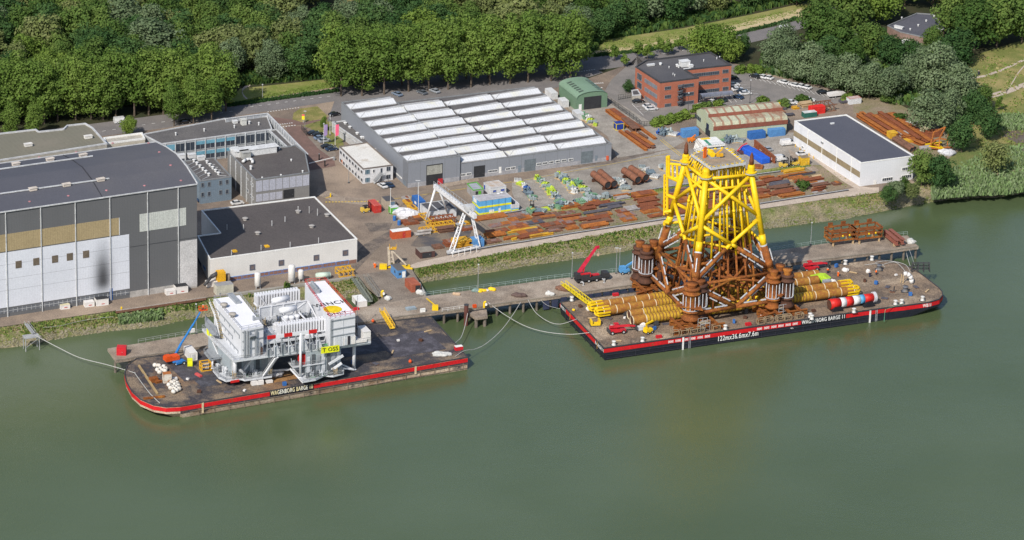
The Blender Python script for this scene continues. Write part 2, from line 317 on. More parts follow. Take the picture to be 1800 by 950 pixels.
class Bld:
 def __init__(s,name,label,cat,px,h,wall,roof=ROOFD,trim=TRIMD,zb=LZ,group=None,par=.35,parw=.4,cap=True,P=None):
  P=P or[G(x,y,zb+h)for x,y in px];d=P[1]-P[0];s.th=math.atan2(d.y,d.x);s.zb=zb;s.h=h
  s.P=P;s.root=thing(name,label,cat,(P[0].x,P[0].y,zb),s.th,group)
  s.Mi=Matrix.Rotation(-s.th,3,'Z');s.O=V((P[0].x,P[0].y,zb));s.L=[s.loc(p)for p in P];s.n=len(P)
  b=MB();pts=[(p.x,p.y)for p in s.L];n=s.n
  b.add([(x,y,0)for x,y in pts]+[(x,y,h)for x,y in pts],[(i,(i+1)%n,n+(i+1)%n,n+i)for i in range(n)])
  s.wall=b.build('wall',wall,s.root)
  if cap:
   b=MB();b.add([(x,y,h-par)for x,y in pts],[tuple(range(n))]);s.roof=b.build('roof',roof,s.root)
   b=MB()
   for i in range(n):
    A,B=s.L[i],s.L[(i+1)%n];u=(B-A);u.z=0;u.normalize();nn=V((u.y,-u.x,0))
    a=V((A.x,A.y,0))-nn*(parw/2-.06)-u*.06;c=V((B.x,B.y,0))-nn*(parw/2-.06)+u*.06
    b.bar(a+V((0,0,h-par/2+.03+.004*i)),c+V((0,0,h-par/2+.03+.004*i)),parw,par+.02)
   s.par=b.build('parapet',trim,s.root)
 def loc(s,p):return s.Mi @(p-s.O)
 def uv(s,i,x,y):
  A,B=s.P[i],s.P[(i+1)%s.n];u,z=onwall(A,B,x,y);return u,z-s.zb
 def fr(s,i):
  A,B=s.L[i].copy(),s.L[(i+1)%s.n].copy();A.z=B.z=0;u=(B-A).normalized();return A,u,V((u.y,-u.x,0))
 def rect(s,i,x0,y0,x1,y1):
  u0,za=s.uv(i,x0,y0);u1,zc=s.uv(i,x1,y1)
  return min(u0,u1),max(u0,u1),max(0.02,min(za,zc)),min(s.h,max(za,zc))
 def slab(s,i,r,m,name,off=.04,th=.06,parent=None):
  A,u,n=s.fr(i);u0,u1,za,zc=r;b=MB()
  b.obox(A+u*(u0+u1)/2+n*(off)+V((0,0,(za+zc)/2)),u*(u1-u0)/2,n*th/2,V((0,0,(zc-za)/2)))
  return b.build(name,m,parent or s.root)
 def panel(s,i,x0,y0,x1,y1,m,name='cladding_panel',off=.04,th=.07):return s.slab(i,s.rect(i,x0,y0,x1,y1),m,name,off,th)
 def win(s,i,x0,y0,x1,y1,nx=2,fm=None,gm=None,name='window',ny=1,r=None,fw=.12):
  r=r or s.rect(i,x0,y0,x1,y1);A,u,n=s.fr(i);u0,u1,za,zc=r;b=MB();Z=V((0,0,1))
  def bar(ua,ub,z0,z1,t=.16):b.obox(A+u*(ua+ub)/2+n*.05+Z*(z0+z1)/2,u*(ub-ua)/2,n*t/2,Z*(z1-z0)/2)
  bar(u0,u1,zc-fw,zc);bar(u0,u1,za,za+fw,.24)
  for k in range(nx+1):
   uc=u0+(u1-u0)*k/nx;w=fw*(.5 if 0<k<nx else 1);uc=min(max(uc,u0+w/2),u1-w/2);bar(uc-w/2,uc+w/2,za+fw,zc-fw)
  f=b.build(name,fm or TRIM,s.root);p=MB();p.obox(A+u*(u0+u1)/2+n*.045+Z*(za+zc)/2,u*((u1-u0)/2-.03),n*.03,Z*((zc-za)/2-.03));p.build('pane',gm or GLASS,f);return f
 def door(s,i,x0,y0,x1,y1,m,name='door',r=None):
  r=r or s.rect(i,x0,y0,x1,y1);d=s.slab(i,r,m,name,.05,.09);A,u,n=s.fr(i)
  b=MB();u0,u1,za,zc=r;b.obox(A+u*(u0+(u1-u0)*.85)+n*.12+V((0,0,za+min(1.1,(zc-za)*.45))),u*.08,n*.03,V((0,0,.05)));b.build('handle',TRIMD,d);return d
 def roofbox(s,x,y,sx,sy,sz,m=FLASH,name='roof_unit',rz=0):
  p=s.loc(G(x,y,s.zb+s.h-.3));b=MB();b.box(p.x,p.y,s.h-.34,sx,sy,sz,rz)
  b.box(p.x,p.y,s.h-.34+sz,sx*1.12,sy*1.12,.12,rz);return b.build(name,m,s.root)
 def roofpipe(s,x,y,r=.25,h=.9,m=FLASH,name='vent_pipe'):
  p=s.loc(G(x,y,s.zb+s.h-.3));b=MB();b.tube((p.x,p.y,s.h-.36),(p.x,p.y,s.h-.3+h),r,8);b.tube((p.x,p.y,s.h-.3+h),(p.x,p.y,s.h-.1+h),r*1.5,8,r*.9);return b.build(name,m,s.root)
 def drain(s,i,x,y0=None,name='downpipe',m=TRIM,w=.45,top=None):
  u,z=s.uv(i,x,y0 or 400);A,uu,n=s.fr(i);b=MB();b.bar(A+uu*u+n*.25+V((0,0,0.02)),A+uu*u+n*.25+V((0,0,top or s.h-.2)),w,.3)
  for k in range(1,9):b.bar(A+uu*(u-w*.8)+n*.12+V((0,0,s.h*k/9)),A+uu*(u+w*.8)+n*.12+V((0,0,s.h*k/9)),.2,.12)
  return b.build(name,m,s.root)
# ---- the great assembly hall
CLAD=mat('dark_grey_cladding',(.125,.128,.135),(.115,.118,.124),.05,.55,fine=.05,stripe=(0,.9,(.108,.11,.116),.1))
CLADW=mat('white_cladding',(.64,.66,.72),(.58,.60,.66),.05,.5,fine=.05,stripe=(0,.9,(.56,.58,.63),.08))
CLADB=mat('tan_cladding',(.36,.285,.165),(.31,.245,.14),.1,.6,fine=.1,stripe=(0,.8,(.28,.22,.12),.14))
CLADP=mat('pale_grey_cladding',(.50,.52,.49),(.46,.48,.45),.1,.55,stripe=(0,.7,(.40,.42,.40),.18))
CLADL=mat('light_grey_cladding',(.60,.59,.59),None,.1,.55,stripe=(0,.9,(.52,.51,.51),.1))
def hall():
 zE,zR,zK=39.5,43.5,41.5
 A=G(346,324,zE);B=G(-260,411,zE);u=(A-B);u.z=0;u.normalize();v=V((-u.y,u.x,0));Lh=(A-B).length
 Pn=[B,A,A+v*35.5,B+v*35.5];s=Bld('assembly_hall','huge dark grey ship hall with white and tan front panels at far left','hall',None,zE-LZ,CLAD,P=Pn,cap=False)
 h=s.h;rh=zR-LZ;kh=zK-LZ
 b=MB()
 for x0 in(0,Lh):b.add([(x0,0,h),(x0,18,h),(x0,18,rh),(x0,35.5,h),(x0,35.5,kh)],[(0,1,2),(1,3,4,2)])
 b.add([(0,35.5,h),(Lh,35.5,h),(Lh,35.5,kh),(0,35.5,kh)],[(0,1,2,3)])
 b.build('gable',CLAD,s.root)
 b=MB();b.add([(-.3,-.4,h+.02),(Lh+.3,-.4,h+.02),(Lh+.3,9,h+2.7),(-.3,9,h+2.7),(Lh+.3,18,rh+.02),(-.3,18,rh+.02),(Lh+.3,27,rh-.7),(-.3,27,rh-.7),(Lh+.3,35.9,kh+.02),(-.3,35.9,kh+.02)],[(0,1,2,3),(3,2,4,5),(5,4,6,7),(7,6,8,9)])
 b.build('roof',mat('hall_roof_felt',(.075,.078,.096),(.088,.09,.108),.03,.8,fine=.06,big=(.02,(.105,.103,.112),.5,.75)),s.root)
 zr=lambda y:inl([(0,h),(9,h+2.7),(18,rh),(27,rh-.7),(35.5,kh)],y)
 b=MB()
 for x in(Lh,):
  for y0,y1 in((0,9),(9,18),(18,27),(27,35.5)):b.bar((x+.15,y0,zr(y0)+.16),(x+.15,y1,zr(y1)+.16),.35,.25)
 b.bar((0,-.3,h+.1),(Lh,-.3,h+.1),.35,.35);b.bar((0,35.8,kh+.1),(Lh,35.8,kh+.1),.35,.35)
 b.build('roof_edge_trim',TRIM,s.root)
 b=MB()
 for y0,y1 in((0,9),(9,18),(18,27),(27,35.5)):b.bar((Lh-32,y0,zr(y0)+.1),(Lh-32,y1,zr(y1)+.1),.3,.16)
 b.build('roof_seam',mat('felt_seam',(.045,.046,.055)),s.root)
 def onroof(x,y):
  z=zE+2
  for _ in range(8):p=s.loc(G(x,y,z));z=LZ+zr(max(0,min(35,p.y)))
  return V((p.x,p.y,z-LZ))
 for(a,c,vs)in(((0,299),(163,276),[(28,291),(88,283),(146,275.5)]),((0,342),(192,315),[(58,334.5),(117,327),(177,318)])):
  p,q=onroof(*a),onroof(*c);p=q+(p-q)*2.2;b=MB();b.bar(p+V((0,0,.3)),q+V((0,0,.3)),.55,.3);w_=b.build('roof_rail',TRIM,s.root)
  for x,y in vs:
   r_=onroof(x,y);b=MB();b.box(r_.x,r_.y,r_.z,2.4,1.2,.8,.1);b.box(r_.x,r_.y,r_.z+.8,2.8,1.5,.15,.1);b.build('roof_vent',mat('vent_cream',(.62,.55,.48)),s.root)
 for x,y in[(198,252),(261,252),(280,268),(300,291),(318,319),(254,328),(187,336.5),(120,346),(52,356),(134,268),(69,277)]:
  r_=onroof(x,y);b=MB();b.lathe((r_.x,r_.y,r_.z-.05),[(.45,0),(.45,.2),(.2,.3)],8);b.build('roof_marker',mat('pink_cap',(.5,.22,.24)),s.root)
 Pp=lambda x0,y0,x1,y1,m,nm='cladding_panel',off=.05:s.panel(0,x0,y0,x1,y1,m,nm,off,.08)
 u1=s.uv(0,227.5,480)[0];z=lambda y,x:s.uv(0,x,y)[1]
 s.slab(0,(0,u1,3.2,z(412,227)),CLADW,'white_door_panel',.05,.09)
 s.slab(0,(0,s.uv(0,209,400)[0],z(413,209)+.05,z(383,209)),CLADB,'tan_panel',.055,.09)
 s.slab(0,(s.uv(0,209,400)[0],s.uv(0,210.5,400)[0],z(413,209),z(383,209)),TRIM,'panel_edge',.07,.12)
 s.slab(0,(s.uv(0,245.5,400)[0],s.uv(0,327,400)[0],z(408,245.5),z(377,245.5)),CLADP,'translucent_panel',.055,.09)
 s.slab(0,(s.uv(0,316,450)[0],Lh-.05,z(506,330)+.3,z(423,330)),CLADL,'pale_corner_panel',.055,.09)
 s.slab(0,(u1+.1,Lh-.06,.02,2.1),mat('plinth',(.42,.40,.38)),'plinth',.04,.1)
 s.slab(0,(0,u1-.02,1.2,2.7),mat('sill_frame',(.14,.15,.17)),'lower_glazing',.03,.05)
 b=MB();A0,uu,n=s.fr(0)
 for k in range(60):b.bar(A0+uu*(k*u1/60)+n*.07+V((0,0,1.2)),A0+uu*(k*u1/60)+n*.07+V((0,0,2.7)),.09,.1)
 b.bar(A0+n*.07+V((0,0,2)),A0+uu*u1+n*.07+V((0,0,2)),.1,.09);b.build('glazing_bars',TRIM,s.root)
 for(zz,ux0,ux1)in((z(470,150),0,u1),(z(445,150),0,u1),(z(490,150),0,u1),(z(430,260),u1,Lh)):
  s.slab(0,(ux0,ux1,zz,zz+.12),mat('seam',(.45,.46,.5))if ux0==0 else mat('seam_dark',(.08,.082,.09)),'seam',.1,.03)
 for k,(x,y)in enumerate([(32.5,465),(63.5,460),(96.5,455.5),(122.5,451.5),(151,447)]):
  r_=s.rect(0,x-5.5,y-5.5,x+5.5,y+5.5);s.slab(0,r_,mat('brown_glass',(.16,.13,.10),None,.4,.4),'window',.13,.1)
 u0,zz=s.uv(0,181,508)
 m=bpy.data.materials.new('soot');m.use_nodes=True;t=m.node_tree;N=t.nodes;Lk=t.links;bs=N['Principled BSDF'];bs.inputs['Base Color'].default_value=(.03,.03,.035,1);bs.inputs['Roughness'].default_value=.9
 tc=N.new('ShaderNodeTexCoord');sp=N.new('ShaderNodeSeparateXYZ');Lk.new(tc.outputs['Object'],sp.inputs[0])
 def mth(op,a,bb,c=None):
  q=N.new('ShaderNodeMath');q.operation=op;q.use_clamp=False
  for k,vv in enumerate((a,bb,c)):
   if vv is None:continue
   if isinstance(vv,(int,float)):q.inputs[k].default_value=vv
   else:Lk.new(vv,q.inputs[k])
  return q.outputs[0]
 gx=mth('DIVIDE',sp.outputs[0],2.5);gx=mth('MULTIPLY',gx,gx);gx=mth('POWER',2.718,mth('MULTIPLY',gx,-1))
 gz=mth('DIVIDE',mth('SUBTRACT',sp.outputs[2],5),mth('MAXIMUM',mth('MULTIPLY',mth('SIGN',mth('SUBTRACT',sp.outputs[2],5),0),8.5),3.2));gz=mth('POWER',2.718,mth('MULTIPLY',mth('MULTIPLY',gz,gz),-1))
 al=mth('MULTIPLY',mth('MULTIPLY',gx,gz),.72);Lk.new(al,bs.inputs['Alpha'])
 b=MB();b.add([(-5,0,-2),(5,0,-2),(5,0,19),(-5,0,19)],[(0,1,2,3)]);o=b.build('soot_stain',m,s.root);q=A0+uu*(u0)+n*.13;o.location=(q.x,q.y,zz-2)
 for x in(11.5,73,133.5,194,260,313.5):s.drain(0,x,480,w=.26)
 s.slab(0,(s.uv(0,193,520)[0],s.uv(0,198,520)[0],.1,4.2),mat('blue_door',(.06,.16,.45)),'door',.08,.1)
 return s
HALL=hall()
# ---- olive-roofed building behind it
OLV=mat('olive_roof',(.175,.165,.125),(.155,.147,.112),.1,.8,stripe=(0,1.6,(.20,.19,.145),.12),big=(.05,(.20,.18,.14),.5,.7))
s=Bld('olive_roofed_hall','hall with ribbed olive brown roof behind the huge grey hall','hall',[(-120,300),(188,252),(163,224),(150,216.5),(118,220),(111,226.5),(68,231),(63,227),(-120,248)],17,mat('beige_wall',(.4,.38,.33)),OLV,TRIM,par=.5,parw=.5)
s.roofbox(49.5,257,2.6,1.4,.9,mat('vent_white',(.7,.68,.64)));s.roofbox(155,243,2.6,1.4,.9,mat('vent_white',(.7,.68,.64)))
s=Bld('low_entrance_block','low flat block with white parapet and pale roof behind the grey hall','building',[(186,252),(255,243),(250,233),(182,242)],9,mat('cream_wall',(.52,.48,.40)),mat('cream_roof',(.45,.42,.36)),WHITE,par=.6,parw=.5)
# ---- long glazed office wing and its courtyard buildings
GW=mat('white_mullion',(.50,.53,.55),None,.5,.6)
s=Bld('glazed_office_wing','long two-storey office with dark flat roof and blue glazed front bands','office',[(283,253),(478.5,227),(470,204),(398,211),(396,208),(250,236)],8.5,mat('office_wall',(.34,.36,.38)),ROOFG,TRIM)
for k in range(11):
 x0=291+k*17.6;x1=x0+16.4;yb=251-(x0-291)*.128
 for j,dy in enumerate((4.5,22.5)):
  s.win(0,x0,yb+dy,x1,yb+dy+15.0-(.128*16),2,GW,GLASS if not 2<k<7 else GLASS)
  if 2<k<7:s.panel(0,x0+.3,yb+dy+.4,x1-.3,yb+dy+4.2,BLUEG,'blue_panel',.14,.05)
  elif k in(0,):s.panel(0,x0+.3,yb+dy+.4,x1-.3,yb+dy+8,BLUEG,'blue_panel',.14,.05)
 s.drain(0,x0-.7,260,'column',GW,.3)
s.roofbox(413,216,1.6,1.6,.7);s.roofbox(428,219,1.7,1.9,2.0,mat('chimney_white',(.6,.6,.56)),'chimney');s.roofpipe(438,218,.4,.9);s.roofpipe(412,225);s.roofpipe(309,238);s.roofpipe(359,231);s.roofpipe(455,220)
def screen():
 t=thing('roof_screen','long light grey slatted screen wall running down beside the courtyard offices','screen wall',G(470,200,LZ),0)
 O=t.location
 b=MB();f=MB();zt=LZ+9.6
 pts=[(397,208.5),(470,199),(541,271)]
 for(a,c)in zip(pts,pts[1:]):
  A,B=G(*a,zt),G(*c,zt);u=(B-A);Ln=u.length;u.normalize();n_=V((u.y,-u.x,0));k=0
  b.bar(A-O-V((0,0,.1)),B-O-V((0,0,.1)),.5,.22)
  lo=2.6 if a[0]<450 else 9.4
  f.obox((A+B)/2-O-V((0,0,lo/2+.2)),u*Ln/2,n_*.06,V((0,0,lo/2)))
  while k<Ln:
   p=A+u*k-O;b.bar(p+n_*.1-V((0,0,.2)),p+n_*.1-V((0,0,lo)),.16,.16);b.bar(p-n_*.1-V((0,0,.2)),p-n_*.1-V((0,0,lo)),.16,.16);k+=2.6
 b.build('frame',TRIM,t);f.build('screen_panel',mat('screen_mesh',(.40,.42,.45),None,.4,.5),t)
screen()
s=Bld('courtyard_link','narrow dark-roofed glazed link between office wing and cladded block','link building',[(504,258),(516,257),(486,227),(473,229)],8.2,mat('link_wall',(.30,.33,.35)),ROOFG,TRIM)
for k in range(6):
 t0=k/6;s.win(3,473+t0*30+.3,232+t0*29,477.5+t0*30,246+t0*29,2,GW)
s=Bld('grey_panelled_block','dark-roofed block with pale grey panel bands beside the barrier lane','building',[(449,316),(544,303),(537,268),(520,255),(504,258),(470,257.5),(400,266)],11,mat('block_wall',(.22,.215,.205),(.2,.195,.19)),mat('block_roof',(.088,.078,.076),(.105,.095,.09),.1,.9),TRIMD)
PAN=mat('pale_panel',(.42,.43,.49),(.38,.39,.45),.3,.55,stripe=(0,.5,(.37,.38,.43),.3))
for k in range(8):
 x0=449.5+k*11.8;s.panel(0,x0+.5,319-(x0-449)*.127,x0+11.2,336.5-(x0-449)*.13,PAN,'wall_panel')
 if k<4:s.panel(0,x0+.5,342.5-(x0-449)*.127,x0+11.2,354-(x0-449)*.13,PAN,'wall_panel')
s.door(0,498,334.5,517,347,DOORM,'loading_door')
for k in range(5):s.drain(6,406+k*9.5,290+k*8,'wall_fin',TRIM,.3)
s.win(6,433,311,437,318,1);s.win(6,441,319,445.5,329,2);s.win(6,433,330,437,340,1);s.win(6,440,341,446,352,2)
s.roofbox(450,270,14,3.4,2.2,rz=.0);s.roofbox(424,268,7,2.5,1.4);s.roofbox(418,274,3,2.5,2);s.roofbox(431,277,3,3,2.2,mat('unit_grey',(.42,.42,.4)));s.roofbox(413,270,2.5,2,2);s.roofpipe(441,298,.4,1.2)
for q in[(491.5,262),(512,283),(461,314.5),(494,310),(532,303)]:s.roofpipe(*q,.25,.5)
b=MB();pts=[V((s.loc(G(x,y,LZ+10.9)).x,s.loc(G(x,y,LZ+10.9)).y,11.4))for x,y in[(427,287),(432,283),(440,282),(444,284),(444,288)]];b.path(pts,.5,8);b.build('duct',FLASH,s.root,True)
s=Bld('slate_blue_annex','small two-storey slate blue building with rows of white roof vents','building',[(352,318),(407,310.5),(376,277),(322,283)],8.5,mat('slate_cladding',(.17,.22,.27),(.15,.2,.25),.1,.6,stripe=(0,.8,(.14,.18,.22),.12)),ROOFG,TRIMD)
for x in(356,367.5,387.5,399):s.win(0,x-2.6,325-(x-356)*.13-3,x+2.6,325-(x-356)*.13+4,1,TRIMD);s.win(0,x-2.6,342-(x-356)*.13-3,x+2.6,342-(x-356)*.13+4,1,TRIMD)
for k in range(6):
 s.roofpipe(341+k*5.2,284.5+k*4.9,.42,.8);p,q=s.loc(G(341+k*5.2,286+k*4.9,LZ+8.3)),s.loc(G(330+k*5.2,291+k*4.9,LZ+8.3));b=MB();b.bar((p.x,p.y,8.3),(q.x,q.y,8.3),.15,.12);b.build('roof_cable',TRIM,s.root)
 if k<5:s.roofpipe(364+k*5,287+k*5,.42,.8);p,q=s.loc(G(364+k*5,289+k*5,LZ+8.3)),s.loc(G(378+k*5,289.5+k*5,LZ+8.3));b=MB();b.bar((p.x,p.y,8.3),(q.x,q.y,8.3),.15,.12);b.build('roof_cable',TRIM,s.root)
for x,y in((318,278),(337,277),(353,281)):s.roofbox(x,y,2.5,1.6,1.3)
# ---- flat white building by the quay
WCL=mat('white_wall',(.66,.65,.63),(.60,.59,.57),.15,.6,fine=.05,stripe=(0,1.0,(.60,.59,.57),.06))
P=[G(x,y,LZ+8.5)for x,y in[(369,456),(628,420),(553,345.5),(354,370),(387,409.5),(347,414.5)]]
s=Bld('white_flat_building','long white single-storey workshop with ribbed dark roof and blue window strip','workshop',None,8.5,WCL,ROOFC,WHITE,P=P)
for x,y in((443.5,470),(494.5,462),(556,453),(607,444.5)):s.win(0,x-4.8,y-4,x+4.8,y+4.3,1,mat('frame_slate',(.12,.13,.17)),mat('shutter_brown',(.17,.14,.14)),fw=.3)
BLF=mat('blue_frame',(.06,.25,.62),None,.5,.5)
for k in range(9):
 x0=403+k*23.5;y0=487.5-(x0-403)*.145;s.win(0,x0,y0,x0+22,y0+6-(22*.14)+1,3,BLF,mat('green_glass',(.06,.08,.07)),'strip_window')
s.slab(0,(0.05,51,.02,1.3),mat('red_brick',(.24,.13,.10),(.2,.11,.085),1.5,.9),'brick_plinth',.06,.1)
s.door(5,347.5,452,354,482,mat('dark_blue_door',(.02,.035,.09)),'loading_door');s.win(5,358,466,361.5,476,1,BLF)
for x,y in((524,375),(543.5,375),(558,379)):s.roofpipe(x,y,.12,2.2,mat('mast',(.5,.5,.5)),'mast')
for x,y in((407,449),(459,440),(510,434.5),(560,427),(399,404),(428,404),(478,397),(501,390)):s.roofpipe(x,y,.12,1.6,TRIM,'mast')
for x,y in((524,374),(453,412),(548,400),(575,380),(431,387)):s.roofpipe(x,y,.7,.7,mat('cowl',(.4,.38,.36)),'roof_cowl')
for x,y in((412.5,442.5),(469,434)):s.roofbox(x,y,1.3,1.5,.3,mat('yellow_hatch',(.75,.42,.02)),'yellow_hatch')
# ---- white two-storey office with stained roof
OW=mat('office_white',(.62,.62,.63),(.55,.55,.56),.4,.6)
s=Bld('white_office_block','two-storey white office with rust-stained white roof and outside stair','office',[(638,297),(691,290),(646,250),(596.5,257.5)],5.6,OW,mat('stained_white_roof',(.62,.60,.55),(.68,.66,.62),.15,.7,big=(.18,(.34,.25,.16),.55,.78)),mat('brown_gutter',(.20,.17,.15)))
for j,dy in enumerate((0,14.0)):
 s.win(0,641.5,299+dy,650,306+dy,3,TRIM,mat('blue_blind',(.07,.14,.19)),fw=.08);s.win(0,679,293.5+dy,686.5,300.5+dy,2,TRIM,fw=.08)
 for k in range(8):s.win(3,598.0+k*5.2,264+k*4.85+dy,601.4+k*5.2,273+k*4.85+dy,1,TRIM,fw=.06)
s.win(0,655,298,659,304,1,WHITE);s.door(0,669,296.5,672,304,GLASS);s.door(0,669,310,672.2,319,GLASS)
A0,uu,n=s.fr(0);b=MB();ua=s.uv(0,655,320)[0];ub=s.uv(0,668,305)[0]
b.bar(A0+uu*ua+n*1.2+V((0,0,.1)),A0+uu*ub+n*1.2+V((0,0,2.9)),.9,.12)
for q in(.75,1.65):b.bar(A0+uu*ua+n*q+V((0,0,1.0)),A0+uu*ub+n*q+V((0,0,3.8)),.06,.5)
b.obox(A0+uu*(ub+.7)+n*.9+V((0,0,2.9)),uu*.8,n*.8,V((0,0,.06)))
for q in(.1,1.3):b.bar(A0+uu*(ub+q)+n*1.6,A0+uu*(ub+q)+n*1.6+V((0,0,3.8)),.08,.08)
b.build('outside_stair',mat('galvanised',(.45,.46,.47),None,.5,.5,.3),s.root)
s.panel(3,600,280,602,288,mat('orange_post',(.7,.2,.04)),'orange_sign')
# ---- low reception annex
s=Bld('reception_annex','low reception building with gravelled dark roof against the warehouse','building',[(700,269),(711,267),(645,212),(617,211),(583,214.5),(652,262),(690,260)],3.8,mat('annex_wall',(.5,.5,.5)),ROOFG,TRIM)
s.win(4,587,222,606,236,5,TRIM);s.win(4,607,238,615,244,2,TRIM,mat('blue_door2',(.05,.2,.5)));s.win(4,619,245,634,257,4,TRIM)
for q in((607,218),(615,225),(636,243),(640,243),(628,236)):s.roofpipe(*q,.5,.5)
# ---- warehouse with skylight roof
WGR=mat('warehouse_grey',(.235,.25,.28),(.22,.235,.265),.1,.5,fine=.05,stripe=(0,4.6,(.17,.18,.20),.03))
WGR2=mat('warehouse_base',(.36,.36,.38))
WRF=mat('warehouse_roof',(.10,.094,.096),(.125,.118,.116),.12,.9,fine=.14)
hb,hm=9.4,6.4
zt=LZ+hm
FL=G(809.5,286.5,zt);FR_=G(1075.2,252.7,zt);BR=G(938.9,152.2,zt);u=(FR_-FL).normalized();v=V((-u.y,u.x,0));dep=(BR-FR_).dot(v);Lw=(FR_-FL).length
BL=FL+v*dep;BR2=FR_+v*dep+u*((BR-FR_).dot(u))
FRx=FR_;BRx=BR;BLx=G(690,181,zt)
s=Bld('skylight_warehouse','large grey warehouse roof with staggered rows of white skylights','warehouse',None,hm,WGR,WRF,TRIMD,P=[FL,FRx,BRx,BLx])
WH=s
SKY=mat('skylight_white',(.65,.66,.675),(.58,.59,.605),.3,.4,fine=.05,stripe=(0,1.05,(.50,.51,.53),.12),big=(.12,(.62,.60,.46),.55,.75))
def skylight(s,q,h,hz=.9,hip=True):
 P=[s.loc(G(x,y,s.zb+h+.2))for x,y in q]
 for p in P:p.z=h-.1
 u=(P[1]-P[0]).normalized();v=(P[3]-P[0]);vl=v.length
 m0=(P[0]+P[3])/2;m1=(P[1]+P[2])/2;L_=(m1-m0).length;iu=(m1-m0).normalized();a=m0+iu*(vl*.55 if hip else .1);c=m1-iu*.1;a.z=c.z=h+hz
 b=MB();b.add(P+[a,c],[(0,1,5,4),(1,2,5),(2,3,4,5),(3,0,4)]);o=b.build('skylight',SKY,s.root)
 e=MB();
 for A_,B_ in((P[0],P[1]),(P[3],P[2]),(P[0],P[3]),(P[1],P[2])):e.bar(A_+V((0,0,.05)),B_+V((0,0,.05)),.22,.3)
 e.bar(a+V((0,0,.03)),c+V((0,0,.03)),.2,.12)
 for A_ in(P[0],P[3]):e.bar(A_,a+V((0,0,.03)),.14,.12)
 e.build('skylight_frame',mat('skylight_frame',(.42,.42,.43)),o)
ZM=lambda x,y:(580+x/4.737,140+y/4.737)
COLS=[
 ((590,230),(895,168),79,66,6,73.0),((945,190),(1305,118),82,70,6,70),((1345,130),(1700,60),85,72,6,72)]
QUADS={
'a':([(590,206),(632,254),(957,214),(903,165)],[(1062,634),(1094,684),(1470,634),(1405,583)]),
'b':([(945,184),(975,209),(1362,159),(1305,117)],[(1448,594),(1487,629),(1888,572),(1839,525)]),
'c':([(1345,126),(1370,155),(1758,107),(1700,60)],[(1873,534),(1901,570),(2296,518),(2251,466)]),
'h':([(132,204),(165,240),(552,192),(500,141)],[(603,634),(637,670),(1052,612),(1000,562)])}
def sky_column(bld,key,h,hip):
 q0,q6=QUADS[key]
 for r_ in range(7):
  t=r_/6;q=[(a[0]+(c[0]-a[0])*t,a[1]+(c[1]-a[1])*t)for a,c in zip(q0,q6)]
  q[1],q[2]=(q[1][0]+5,q[1][1]+5),(q[2][0]+5,q[2][1]+5);skylight(bld,[ZM(*q[1]),ZM(*q[2]),ZM(*q[3]),ZM(*q[0])],h,hip=hip)
for key,hp in(('a',False),('b',True),('c',True)):sky_column(WH,key,hm,hp)
for c0 in((925,165,1462,622),(1325,112,1880,568)):
 p,q=WH.loc(G(*ZM(c0[0],c0[1]),zt)),WH.loc(G(*ZM(c0[2],c0[3]),zt));b=MB();b.bar((p.x,p.y,hm-.2),(q.x,q.y,hm-.2),.45,.3);b.build('roof_gutter',mat('gutter_dark',(.05,.05,.055)),WH.root)
for(x0,x1,y0,y1)in((833,852,293,310.5),):WH.door(0,x0,y0,x1,y1,DOORM,'loading_door')
WH.door(0,922,281.5,941,299.5,mat('roller_grey',(.16,.19,.21),stripe=(2,.5,(.13,.155,.17),.2)),'roller_door');WH.door(0,1021.5,267.5,1041.5,285.5,mat('roller_grey',(.16,.19,.21)),'roller_door')
WH.slab(0,(.05,Lw-.05,.02,1.5),WGR2,'base_course',.05,.08)
for x,y in((814,307.5),(824,306),(862,301.5),(870,300.5),(893,297),(902,295.5),(947,288.8),(958,287),(969,285.5),(980,284),(991,282.5),(1003,281)):WH.win(0,x-4.2,y-1.6,x+4.2,y+1.9,3,WHITE)
WH.door(0,877,294,881,304.5,WHITE);WH.door(0,910.5,291.5,916,302,mat('grey_door',(.2,.24,.28)));WH.door(0,1046,274,1050,282.5,mat('grey_door',(.2,.24,.28)));WH.panel(0,1065.5,274.5,1069,281,mat('red_box',(.65,.12,.05)),'red_cabinet',.2,.4)
z9=LZ+hb;b0,b1,b2,b3=G(717.2,285.7,z9),G(809.2,273.4,z9),G(685.6,169.6,z9),G(600,179.7,z9)
s=Bld('high_bay','taller grey bay of the warehouse with big doorway and tinted skylights','warehouse',None,hb,WGR,WRF,TRIMD,P=[b0,b1,b2,b3])
sky_column(s,'h',hb,True)
s.slab(0,(.05,19.4,.02,1.6),WGR2,'base_course',.05,.08);s.door(0,749.5,291,777.5,325,DOORM,'big_doorway');s.panel(0,750.2,292.5,777,304.5,mat('folding_door',(.36,.36,.32)),'folding_door',.12,.08)
b=MB();A0,uu,n=s.fr(0);q=A0+uu*(s.uv(0,773,318)[0])+n*.3;b.box(q.x,q.y-.2,.1,1.6,.6,1.8);b.build('red_machine',mat('red_paint',(.5,.03,.04)),s.root)
for k,(x,y)in enumerate(((693,302),(699,307),(704.5,312))):s.win(3,x-2.2,y-3,x+2.2,y+3,1,WHITE)
s.door(3,709,316,713,328,mat('grey_door',(.2,.24,.28)))
